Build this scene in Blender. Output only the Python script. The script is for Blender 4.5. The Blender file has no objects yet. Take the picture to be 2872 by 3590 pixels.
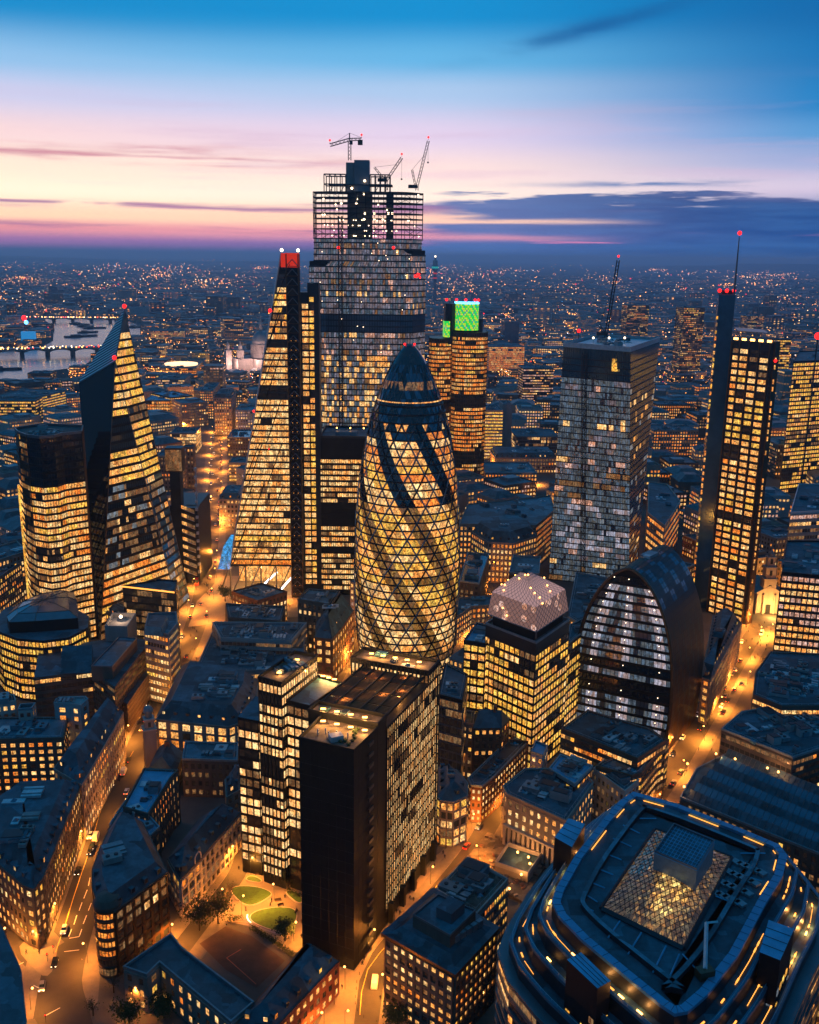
import bpy, math, random
from mathutils import Vector, Matrix
random.seed(7)
R = random.random
def U(a, b): return a + (b - a) * random.random()
scene = bpy.context.scene
col = scene.collection
# ---------------------------------------------------------------- survey: photo pixel -> place in the city
FPX, CX, CY, PITCH, ROLL, CH = 3455., 1436., 1795., math.radians(14.5), 0.0127, 223.
_c, _s, _cp, _sp = math.cos(ROLL), math.sin(ROLL), math.cos(PITCH), math.sin(PITCH)
def ray(u, v):
    a = (u - CX) / FPX; b = (CY - v) / FPX
    x = a * _c - b * _s; y = a * _s + b * _c
    return (x, _cp + y * _sp, -_sp + y * _cp)
def G(u, v, z=0.):
    d = ray(u, v); t = (z - CH) / d[2]
    return (d[0] * t, d[1] * t)
def YD(u, v, y):
    d = ray(u, v); t = y / d[1]
    return (d[0] * t, CH + d[2] * t)
def PX(x, y, z=0.):
    dz = z - CH
    f = y * _cp - dz * _sp; yy = y * _sp + dz * _cp
    a, b = x / f, yy / f
    return (CX + (a * _c + b * _s) * FPX, CY - (-a * _s + b * _c) * FPX)
# ---------------------------------------------------------------- materials
MATS = {}
def nodes(m):
    m.use_nodes = True
    nt = m.node_tree
    return nt, nt.nodes, nt.links, nt.nodes['Principled BSDF']
def N(nt, t, **k):
    n = nt.nodes.new(t)
    for a, b in k.items(): setattr(n, a, b)
    return n
def solid(name, rgb, rough=.8, metal=0., var=.25, scale=.12, spec=.5, streak=False, patch=0):
    m = bpy.data.materials.new(name); nt, ns, L, p = nodes(m)
    g = N(nt, 'ShaderNodeNewGeometry')
    mp = N(nt, 'ShaderNodeMapping'); mp.inputs['Scale'].default_value = (1, 1, .25 if streak else 1)
    L.new(g.outputs['Position'], mp.inputs['Vector'])
    n1 = N(nt, 'ShaderNodeTexNoise'); n1.inputs['Scale'].default_value = scale; n1.inputs['Detail'].default_value = 8; n1.inputs['Roughness'].default_value = .7
    L.new(mp.outputs[0], n1.inputs['Vector'])
    r = N(nt, 'ShaderNodeMapRange'); r.inputs[1].default_value = .3; r.inputs[2].default_value = .7
    r.inputs[3].default_value = 1 - var; r.inputs[4].default_value = 1 + var
    L.new(n1.outputs[0], r.inputs[0])
    mx = N(nt, 'ShaderNodeVectorMath', operation='SCALE'); mx.inputs[0].default_value = rgb
    fac = r.outputs[0]
    if patch:      # sheets and repairs of roofing felt, each a slightly different tone, with pale joints
        vo = N(nt, 'ShaderNodeTexVoronoi', feature='F1', distance='CHEBYCHEV'); vo.inputs['Scale'].default_value = patch; L.new(g.outputs['Position'], vo.inputs['Vector'])
        sp = N(nt, 'ShaderNodeSeparateColor'); L.new(vo.outputs['Color'], sp.inputs[0]); pr = N(nt, 'ShaderNodeMapRange'); pr.inputs[3].default_value = .5; pr.inputs[4].default_value = 1.6; L.new(sp.outputs[0], pr.inputs[0])
        mm = N(nt, 'ShaderNodeMath', operation='MULTIPLY'); L.new(fac, mm.inputs[0]); L.new(pr.outputs[0], mm.inputs[1]); fac = mm.outputs[0]
    L.new(fac, mx.inputs['Scale']); L.new(mx.outputs[0], p.inputs['Base Color'])
    p.inputs['Roughness'].default_value = rough; p.inputs['Metallic'].default_value = metal
    p.inputs['Specular IOR Level'].default_value = spec
    MATS[name] = m; return m
def lit(name, rgb, st, cell=(.7, .7, .33), lo=.4, hi=1.35, dark=.28):
    """glowing panes, mostly glass with a lit room behind: brightness varies from bay to bay with blinds and furniture"""
    m = bpy.data.materials.new(name); nt, ns, L, p = nodes(m)
    p.inputs['Base Color'].default_value = (.02, .025, .03, 1); p.inputs['Roughness'].default_value = .12
    g = N(nt, 'ShaderNodeNewGeometry')
    mp = N(nt, 'ShaderNodeMapping'); mp.inputs['Scale'].default_value = cell
    L.new(g.outputs['Position'], mp.inputs['Vector'])
    w = N(nt, 'ShaderNodeTexVoronoi', feature='F1', distance='CHEBYCHEV'); w.inputs['Scale'].default_value = 1.
    L.new(mp.outputs[0], w.inputs['Vector'])
    sp = N(nt, 'ShaderNodeSeparateColor'); L.new(w.outputs['Color'], sp.inputs[0])
    r = N(nt, 'ShaderNodeMapRange'); r.inputs[3].default_value = lo; r.inputs[4].default_value = hi
    L.new(sp.outputs[0], r.inputs[0])
    n1 = N(nt, 'ShaderNodeTexNoise'); n1.inputs['Scale'].default_value = 1.3; n1.inputs['Detail'].default_value = 3
    L.new(g.outputs['Position'], n1.inputs['Vector'])
    r2 = N(nt, 'ShaderNodeMapRange'); r2.inputs[1].default_value = .36; r2.inputs[2].default_value = .56; r2.inputs[3].default_value = dark; r2.inputs[4].default_value = 1.15
    L.new(n1.outputs[0], r2.inputs[0])
    mu = N(nt, 'ShaderNodeMath', operation='MULTIPLY'); L.new(r.outputs[0], mu.inputs[0]); L.new(r2.outputs[0], mu.inputs[1])
    m2 = N(nt, 'ShaderNodeMath', operation='MULTIPLY'); m2.inputs[1].default_value = st; L.new(mu.outputs[0], m2.inputs[0])
    mc = N(nt, 'ShaderNodeMix', data_type='RGBA'); mc.inputs[6].default_value = (rgb[0], rgb[1] * .72, rgb[2] * .5, 1); mc.inputs[7].default_value = (rgb[0], min(1, rgb[1] * 1.2), min(1, rgb[2] * 1.45), 1)
    L.new(sp.outputs[1], mc.inputs[0]); L.new(mc.outputs[2], p.inputs['Emission Color']); L.new(m2.outputs[0], p.inputs['Emission Strength'])
    m.cycles.emission_sampling = 'NONE'
    MATS[name] = m; return m
def glow(name, rgb, st, sample='NONE'):
    m = bpy.data.materials.new(name); nt, ns, L, p = nodes(m)
    p.inputs['Base Color'].default_value = (*[c * .2 for c in rgb], 1)
    p.inputs['Emission Color'].default_value = (*rgb, 1); p.inputs['Emission Strength'].default_value = st
    m.cycles.emission_sampling = sample
    MATS[name] = m; return m
solid('ground', (.085, .08, .075), .9, var=.35, scale=.05)
solid('city_ground', (.012, .016, .02), .95, var=.4, scale=.01)
solid('asphalt', (.032, .029, .027), .75, var=.3, scale=.15)
solid('pavement', (.14, .12, .1), .8, var=.22, scale=.3)
solid('plaza', (.17, .14, .11), .7, var=.2, scale=.25)
solid('paint', (.75, .72, .65), .6, var=.1)
solid('paint_yellow', (.75, .5, .08), .6, var=.1)
solid('stone', (.27, .215, .185), .85, var=.25, scale=.2, streak=True)
solid('pale_stone', (.4, .34, .31), .8, var=.2, scale=.2, streak=True)
solid('dark_stone', (.1, .075, .062), .8, var=.3, scale=.2, streak=True)
solid('brick', (.17, .075, .045), .85, var=.3, scale=.3)
solid('red_brick', (.2, .06, .035), .85, var=.3, scale=.3)
solid('render_grey', (.3, .3, .31), .8, var=.15)
solid('slate', (.026, .062, .085), .5, var=.4, scale=.5, patch=.25)
solid('flat_roof', (.028, .078, .105), .7, var=.45, scale=.3, patch=.13)
solid('flat_roof_b', (.04, .13, .17), .65, var=.45, scale=.3, patch=.1)
solid('blue_roof', (.05, .32, .5), .55, var=.3, scale=.15)
solid('gravel_roof', (.1, .085, .07), .9, var=.4, scale=.6, patch=.3)
solid('plant_metal', (.19, .24, .27), .5, .3, var=.3, scale=.5)
solid('pale_metal', (.42, .48, .52), .45, .3, var=.25, scale=.5)
solid('black_metal', (.006, .008, .011), .6, .1, var=.3, scale=.4, spec=.3)
solid('fin_metal', (.05, .056, .062), .45, .5, var=.3, scale=.4)
solid('dark_metal', (.02, .028, .036), .45, .4, var=.3)
solid('bronze', (.12, .065, .035), .45, .5, var=.3); solid('tile_brown', (.1, .055, .035), .5, .2, var=.3); solid('tile_dark', (.02, .022, .026), .35, .3, var=.3)
solid('steel_grey', (.14, .15, .17), .4, .5, var=.2)
solid('pale_steel', (.6, .58, .6), .35, .4, var=.15)
solid('concrete', (.22, .22, .22), .85, var=.25, scale=.2, streak=True)
solid('crane_dark', (.03, .03, .035), .6, .2)
solid('glass', (.012, .022, .032), .07, 0, var=.3, scale=.1, spec=.8)
solid('glass_blue', (.05, .14, .2), .12, .4, var=.3, scale=.1, spec=.9)
solid('glass_grey', (.10, .13, .17), .2, .25, var=.3, scale=.1, spec=.9)
solid('grass', (.045, .11, .014), .95, var=.4, scale=.8)
solid('leaf', (.03, .055, .015), .9, var=.5, scale=.8)
solid('bark', (.05, .035, .025), .95, var=.3)
solid('playground', (.07, .038, .03), .9, var=.3, scale=.3)
solid('red_line', (.5, .12, .06), .8)
solid('lead_dome', (.16, .2, .23), .5, .2, var=.2)
solid('car_white', (.6, .6, .6), .3, var=.05); solid('car_black', (.012, .012, .014), .25, var=.05)
solid('car_silver', (.3, .31, .33), .3, .6, var=.05); solid('bus_red', (.5, .02, .015), .35, var=.05)
solid('tyre', (.015, .015, .015), .9); solid('coat_dark', (.02, .02, .025), .9); solid('coat_tan', (.12, .08, .05), .9)
solid('hoarding', (.6, .58, .55), .6)
WARM = (1, .43, .1); YEL = (1, .52, .075); CREAM = (1, .57, .2); ORG = (1, .28, .035)
lit('win_warm', WARM, 1.3); lit('win_yellow', YEL, 1.25); lit('win_cream', CREAM, 1.35); lit('win_orange', ORG, 1.2)
lit('win_cool', (.72, .64, .8), .5, dark=.7, lo=.5); lit('win_dim', (1, .48, .17), .24, dark=.4); lit('win_dimcool', (.42, .47, .5), .44, dark=.6, lo=.4, hi=1.3); lit('win_pink', (1, .55, .4), .75)
lit('win_strip', (1, .55, .2), 1.35, dark=.5, lo=.5); lit('win_band', (1, .48, .1), .3, dark=.3, lo=.3); lit('win_hazy', (.5, .42, .48), .34, dark=.6, lo=.4); lit('win_sheen_glow', (.3, .4, .5), .26, dark=.55, lo=.35, hi=1.4)  # hazy and grey-blue panes: haze and reflected sky put in as glow
lit('win_dark', (1, .5, .2), .012, lo=.0, hi=1.5)
lit('win_blue', (.06, .35, .8), .9)
lit('win_flat', (1, .72, .3), 1.2, lo=.8, hi=1.2, dark=.7)
glow('lamp_glow', (1, .42, .09), 9); glow('lamp_white', (1, .72, .45), 7); glow('red_glow', (1, .012, .01), 3.5); glow('blue_glow', (.1, .45, 1), 6)
glow('sign_white', (.9, .9, 1), 3); glow('ring_warm', (1, .6, .3), 2.5); glow('sign_blue', (.1, .5, .9), 1.5); glow('bank_blue', (.03, .3, .7), .8); glow('tail_red', (1, .05, .02), 6); glow('red_band', (1, .04, .01), .55)
glow('warm_strip', (1, .36, .06), 2.2)
glow('shop_glow', (1, .55, .18), 1.8); glow('pink_panel', (1, .55, .5), .42); glow('pink_dim', (1, .5, .4), .2)
# brown/blue facade cell wall for far stuff
# ---------------------------------------------------------------- mesh builder
class MB:
    def __init__(s): s.v = []; s.f = []; s.m = []; s.names = []
    def mi(s, n):
        if n not in s.names: s.names.append(n)
        return s.names.index(n)
    def poly(s, pts, mat):
        b = len(s.v); s.v += [tuple(p) for p in pts]; s.f.append(tuple(range(b, b + len(pts)))); s.m.append(s.mi(mat)); return s
    def prism(s, P, z0, z1, mat, top=None, bottom=False, P1=None):
        P1 = P1 or P; n = len(P); b = len(s.v); k = s.mi(mat)
        s.v += [(p[0], p[1], z0) for p in P] + [(p[0], p[1], z1) for p in P1]
        for i in range(n):
            j = (i + 1) % n; s.f.append((b + i, b + j, b + n + j, b + n + i)); s.m.append(k)
        s.f.append(tuple(b + n + i for i in range(n))); s.m.append(s.mi(top or mat))
        if bottom: s.f.append(tuple(b + i for i in reversed(range(n)))); s.m.append(k)
        return s
    def box(s, c, d, mat, rz=0., top=None):
        hx, hy = d[0] / 2, d[1] / 2; ca, sa = math.cos(rz), math.sin(rz)
        P = [(c[0] + x * ca - y * sa, c[1] + x * sa + y * ca) for x, y in ((-hx, -hy), (hx, -hy), (hx, hy), (-hx, hy))]
        return s.prism(P, c[2], c[2] + d[2], mat, top, True)
    def tube(s, a, b, r, mat, n=4, r2=None):
        a = Vector(a); b = Vector(b); d = (b - a)
        if d.length < 1e-6: return s
        d.normalize(); x = d.orthogonal().normalized(); y = d.cross(x); r2 = r if r2 is None else r2
        k = len(s.v); mi = s.mi(mat)
        for q, rr in ((a, r), (b, r2)):
            for i in range(n):
                t = 2 * math.pi * (i + .5) / n; s.v.append(tuple(q + x * (rr * math.cos(t)) + y * (rr * math.sin(t))))
        for i in range(n):
            j = (i + 1) % n; s.f.append((k + i, k + j, k + n + j, k + n + i)); s.m.append(mi)
        s.f.append(tuple(k + i for i in reversed(range(n)))); s.m.append(mi); s.f.append(tuple(k + n + i for i in range(n))); s.m.append(mi)
        return s
    def lathe(s, c, prof, mat, n=24, matf=None):
        k = len(s.v)
        for r, z in prof:
            for i in range(n):
                t = 2 * math.pi * i / n; s.v.append((c[0] + r * math.cos(t), c[1] + r * math.sin(t), c[2] + z))
        for q in range(len(prof) - 1):
            mi = s.mi(matf(q) if matf else mat)
            for i in range(n):
                j = (i + 1) % n; s.f.append((k + q * n + i, k + q * n + j, k + q * n + n + j, k + q * n + n + i)); s.m.append(mi)
        s.f.append(tuple(k + (len(prof) - 1) * n + i for i in range(n))); s.m.append(s.mi(mat))
        return s
    def ball(s, c, r, mat, n=8):
        return s.lathe(c, [(r * math.sin(math.pi * (q + .02) / 5.04), -r * math.cos(math.pi * (q + .02) / 5.04)) for q in range(6)], mat, n)
    def mesh(s, name):
        me = bpy.data.meshes.new(name); me.from_pydata(s.v, [], s.f)
        for n in s.names: me.materials.append(MATS[n])
        me.polygons.foreach_set('material_index', s.m); me.update(); return me
def link(name, data, parent=None, rel=True):
    o = bpy.data.objects.new(name, data); col.objects.link(o)
    if parent:
        o.parent = parent
        if rel: o.matrix_parent_inverse = Matrix.Translation(-parent.location)
    return o
def part(name, mb, parent, stuff=False, label=None, rel=True):
    if not mb.f: return None
    o = link(name, mb.mesh(name), parent, rel)
    if stuff: o['kind'] = 'stuff'
    if label: o['label'] = label
    return o
def tag(o, label=None, cat=None, group=None, kind=None):
    for k, v in (('label', label), ('category', cat), ('group', group), ('kind', kind)):
        if v: o[k] = v
    return o
def thing(name, label, cat, loc=(0, 0, 0), group=None):
    o = bpy.data.objects.new(name, None); col.objects.link(o); o.location = loc; o.empty_display_size = 2
    return tag(o, label, cat, group)
def struct(name, mb): o = link(name, mb.mesh(name)); o['kind'] = 'structure'; return o
def copy_tree(o, parent=None):
    c = o.copy(); col.objects.link(c); c.parent = parent
    for ch in list(o.children): copy_tree(ch, c)
    return c
# ---------------------------------------------------------------- polygons
def area(P): return sum(P[i][0] * P[(i + 1) % len(P)][1] - P[(i + 1) % len(P)][0] * P[i][1] for i in range(len(P))) / 2
def ccw(P): return list(P) if area(P) > 0 else list(reversed(P))
def cen(P): return (sum(p[0] for p in P) / len(P), sum(p[1] for p in P) / len(P))
def inset(P, d):
    n = len(P); out = []
    for i in range(n):
        a, b, c = Vector(P[i - 1]), Vector(P[i]), Vector(P[(i + 1) % n])
        e1 = (b - a); e2 = (c - b)
        if e1.length < 1e-6 or e2.length < 1e-6: out.append(tuple(b)); continue
        e1.normalize(); e2.normalize()
        n1 = Vector((-e1.y, e1.x)); n2 = Vector((-e2.y, e2.x)); m = n1 + n2
        k = max(.35, 1 + n1.dot(n2)); out.append(tuple(b + m * (d / k)))
    return out
def para(a, b, c): return [a, b, c, (a[0] + c[0] - b[0], a[1] + c[1] - b[1])]
def inpoly(p, P):
    x, y = p; r = False; j = len(P) - 1
    for i in range(len(P)):
        if (P[i][1] > y) != (P[j][1] > y) and x < (P[j][0] - P[i][0]) * (y - P[i][1]) / (P[j][1] - P[i][1]) + P[i][0]: r = not r
        j = i
    return r
OCC = []     # footprints already built on
def occupied(P, m=3.):
    Q = ccw(P); c = cen(Q); rr = max(math.dist(c, p) for p in Q)
    pts = Q + [((Q[i][0] + Q[(i + 1) % len(Q)][0]) / 2, (Q[i][1] + Q[(i + 1) % len(Q)][1]) / 2) for i in range(len(Q))] + [c]
    for (O, oc, orr) in OCC:
        if math.dist(c, oc) > rr + orr + m: continue
        for p in pts:
            if inpoly(p, O): return True
        for p in O:
            if inpoly(p, Q): return True
    return False
def occupy(P, m=3.):
    Q = inset(ccw(P), -m); c = cen(Q); OCC.append((Q, c, max(math.dist(c, p) for p in Q)))
def facing(a, b, slack=.15):
    """does the wall a->b of a counter-clockwise footprint look towards the lookout"""
    mx, my = (a[0] + b[0]) / 2, (a[1] + b[1]) / 2; L = math.dist(a, b) + 1e-9
    nx, ny = (b[1] - a[1]) / L, -(b[0] - a[0]) / L; d = math.hypot(mx, my)
    return (-mx * nx - my * ny) / d > -slack
# ---------------------------------------------------------------- window planning
PAL = {
 'warm': [('win_warm', 6), ('win_yellow', 2), ('win_cream', 3), ('win_orange', 2)],
 'yellow': [('win_yellow', 7), ('win_warm', 3), ('win_cream', 1)],
 'cream': [('win_cream', 6), ('win_warm', 3), ('win_dim', 1)],
 'orange': [('win_orange', 5), ('win_warm', 3)],
 'cool': [('win_cool', 5), ('win_dimcool', 3), ('win_cream', 1)],
 'dim': [('win_dim', 4), ('win_dimcool', 3), ('win_warm', 2), ('win_cream', 1)],
 'pink': [('win_pink', 5), ('win_cream', 3), ('win_warm', 2)],
 'greyglass': [('win_dimcool', 8), ('win_cool', 1), ('win_hazy', 1)],
 'strip': [('win_strip', 8), ('win_cream', 2), ('win_dim', 1)],
 'hazy': [('win_hazy', 6), ('win_dim', 2), ('win_pink', 2), ('win_cream', 1)],
}
def pick(pal):
    L = PAL[pal]; t = sum(w for _, w in L) * R()
    for m, w in L:
        t -= w
        if t <= 0: return m
    return L[0][0]
def rowlights(n, p, pal, off='win_dark'):
    """lights along one storey come in runs, as rooms and open floors do"""
    out = []; cur = None; left = 0; pf = min(1, max(0, p + U(-.3, .3) if p < .97 else p))
    while len(out) < n:
        cur = pick(pal) if R() < pf else (off if R() < .6 else 'win_dim')
        k = random.choice((1, 1, 2, 3, 5)); out += [cur] * k
    return out[:n]
UNIT = {}
def unit_pane(mat):
    if mat not in UNIT:
        m = MB(); v = [(-.5, 0, 0), (.5, 0, 0), (.5, 0, 1), (-.5, 0, 1)]; w = [(x, -1, z) for x, y, z in v]
        m.v = v + w; m.names = [mat]
        m.f = [(4, 5, 6, 7), (0, 4, 7, 3), (1, 2, 6, 5), (3, 7, 6, 2), (0, 1, 5, 4)]; m.m = [0] * 5
        UNIT[mat] = m.mesh('window')
    return UNIT[mat]
def put_windows(root, wins, cap=100):
    """wins: (x,y,z,w,h,angle,mat): each is a pane of its own; beyond the cap the rest is one part"""
    wins.sort(key=lambda w: w[0] ** 2 + w[1] ** 2 + (w[2] - CH) ** 2)
    for (x, y, z, w, h, a, mat) in wins[:cap]:
        o = bpy.data.objects.new('window', unit_pane(mat)); col.objects.link(o)
        o.parent = root; o.location = (x - root.location[0], y - root.location[1], z - root.location[2])
        o.rotation_euler = (0, 0, a); o.scale = (w, .06, h)
    if wins[cap:]:
        m = MB()
        for (x, y, z, w, h, a, mat) in wins[cap:]:
            ca, sa = math.cos(a) * w / 2, math.sin(a) * w / 2; ox, oy = math.sin(a) * .06, -math.cos(a) * .06
            m.poly([(x - ca + ox, y - sa + oy, z), (x + ca + ox, y + sa + oy, z), (x + ca + ox, y + sa + oy, z + h), (x - ca + ox, y - sa + oy, z + h)], mat)
        part('windows', m, root, stuff=True)
def wall_windows(a, b, z0, z1, st, wins, grid):
    L = math.dist(a, b)
    if L < 2.2 or z1 - z0 < 2.5: return
    nf = max(1, round((z1 - z0) / st['fh'])); fh = (z1 - z0) / nf
    nb = max(1, round(L / st['bw'])); bw = L / nb
    ang = math.atan2(b[1] - a[1], b[0] - a[0]); dx, dy = (b[0] - a[0]) / L, (b[1] - a[1]) / L
    w = bw * st['ww']; h = fh * st['wh']; sill = fh * st.get('sill', (1 - st['wh']) * .55)
    dep = st.get('dep', .25); gm = st['grid']
    for f in range(nf):
        p = st['lit']
        if f == 0 and 'shop' in st: mats = rowlights(nb, st['shop'], 'warm')
        else: mats = rowlights(nb, p, st['pal'], st.get('off', 'win_dark'))
        if st.get('darkfloors') and R() < st['darkfloors']: mats = [st.get('off', 'win_dark')] * nb
        for k in range(nb):
            t = (k + .5) * bw; wins.append((a[0] + dx * t, a[1] + dy * t, z0 + f * fh + sill, w, h, ang, mats[k]))
    if dep > 0:
        nx, ny = dy, -dx
        for k in range(nb + 1):
            t = k * bw; pw = (bw - w) * (.5 if k in (0, nb) else 1)
            tt = min(max(t, pw / 2), L - pw / 2)
            grid.box((a[0] + dx * tt + nx * dep / 2, a[1] + dy * tt + ny * dep / 2, z0), (pw * .92, dep, z1 - z0 - .02), gm, ang)
        if st.get('hb', True):
            for f in range(nf + 1):
                zz = z0 + f * fh - (fh - h - sill) if f else z0
                hh = (fh - h) if f else sill
                if f == nf: hh = fh - h - sill
                if hh > .05: grid.box(((a[0] + b[0]) / 2 + nx * dep * .44, (a[1] + b[1]) / 2 + ny * dep * .44, zz), (L - .02, dep * .88, hh * .96 - .03), gm, ang)
ST = {}
def style(n, **k):
    d = dict(fh=3.7, bw=3., ww=.5, wh=.55, pal='warm', lit=.45, grid='stone', wall='stone', roof='flat_roof', dep=.22); d.update(k); ST[n] = d
style('stone', shop=.9)
style('stone_lit', lit=.8, pal='warm', shop=.95)
style('pale', wall='pale_stone', grid='pale_stone', lit=.5)
style('brick', wall='brick', grid='brick', shop=.9)
style('red', wall='red_brick', grid='red_brick', bw=3.4, lit=.3)
style('darkbrick', wall='dark_stone', grid='dark_stone', lit=.4)
style('office', fh=3.8, bw=2.2, ww=.84, wh=.62, wall='dark_metal', grid='dark_metal', lit=.7)
style('office_y', fh=3.9, bw=3.1, ww=.8, wh=.68, wall='dark_metal', grid='dark_metal', lit=.88, pal='yellow')
style('ribbon', fh=3.7, bw=2., ww=.93, wh=.5, wall='concrete', grid='concrete', lit=.75, pal='warm', dep=.3)
style('ribbon_dark', fh=3.8, bw=2.4, ww=.9, wh=.5, wall='dark_stone', grid='dark_stone', lit=.5)
style('glassy', fh=3.9, bw=1.8, ww=.9, wh=.75, wall='glass_grey', grid='steel_grey', lit=.45, pal='cream', dep=.1)
style('blank', lit=0, bw=400, ww=.0, dep=0, wall='black_metal')
style('dark', lit=.12, wall='dark_stone', grid='dark_stone', roof='flat_roof')
style('fins', fh=3.9, bw=1.55, ww=.5, wh=.8, wall='black_metal', grid='black_metal', lit=.7, pal='cream', dep=.5, darkfloors=.12)
style('hotel', fh=3.4, bw=3.6, ww=.5, wh=.52, wall='dark_stone', grid='dark_stone', lit=.9, pal='warm')
def parapet(m, P, z, h, t, mat):
    Q = inset(P, t); n = len(P)
    for i in range(n):
        j = (i + 1) % n
        m.poly([(*P[i], z), (*P[j], z), (*P[j], z + h), (*P[i], z + h)], mat)
        m.poly([(*P[i], z + h), (*P[j], z + h), (*Q[j], z + h), (*Q[i], z + h)], mat)
        m.poly([(*Q[j], z), (*Q[i], z), (*Q[i], z + h), (*Q[j], z + h)], mat)
def roof_clutter(root, P, z, n, ang, big=1.):
    c = cen(P); n = int(n * min(3.2, max(1, abs(area(P)) / 420)) * (1 if math.hypot(*c) < 620 else .5)) if n > 1 else n
    for k in range(n):
        for _ in range(8):
            t = [R() for _ in P]; s_ = sum(t); x = sum(P[i][0] * t[i] for i in range(len(P))) / s_; y = sum(P[i][1] * t[i] for i in range(len(P))) / s_
            x = c[0] + (x - c[0]) * 1.5; y = c[1] + (y - c[1]) * 1.5
            if inpoly((x, y), inset(P, 3.)): break
        else: continue
        m = MB(); kind = random.choice('abcd'); w, d, h = U(1.6, 5.5) * big, U(2, 9) * big, U(.8, 2.6) * big
        mat = random.choice(('plant_metal', 'plant_metal', 'pale_metal', 'flat_roof_b', 'concrete'))
        nm = 'plant_unit'
        if kind == 'a':
            m.box((x, y, z + .2), (w, d, h), mat, ang); uo = part('plant_unit', m, root); m = MB(); nm = 'fan'
            for q in range(2): m.lathe((x + math.cos(ang + 1.57) * (q - .5) * d * .45, y + math.sin(ang + 1.57) * (q - .5) * d * .45, z + h + .2), [(.7, 0), (.7, .35), (.3, .4)], 'dark_metal', 10)
        elif kind == 'b':
            nm = 'duct_run'
            for q in range(random.choice((3, 4, 5))): m.box((x + math.cos(ang) * q * 1.7, y + math.sin(ang) * q * 1.7, z + .1), (1.2, d * .8, .9 + .3 * (q % 2)), mat, ang)
        elif kind == 'c':
            nm = 'skylight'; m.box((x, y, z), (w, d, .5), 'pale_metal', ang)
            m.prism([(x - 1, y - 1), (x + 1, y - 1), (x + 1, y + 1), (x - 1, y + 1)], z + .5, z + 1.3, 'glass_blue', P1=[(x - .1, y - .1), (x + .1, y - .1), (x + .1, y + .1), (x - .1, y + .1)])
        else:
            nm = 'lift_housing'; m.box((x, y, z), (w * 1.2, d * 1.1, h * 1.3), random.choice(('render_grey', 'flat_roof_b', 'plant_metal')), ang, 'flat_roof')
            m.box((x, y, z + h * 1.3), (w * .9, d * .8, .25), 'dark_metal', ang)
        part(nm, m, uo if kind == 'a' else root)
BUILT = []
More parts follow.
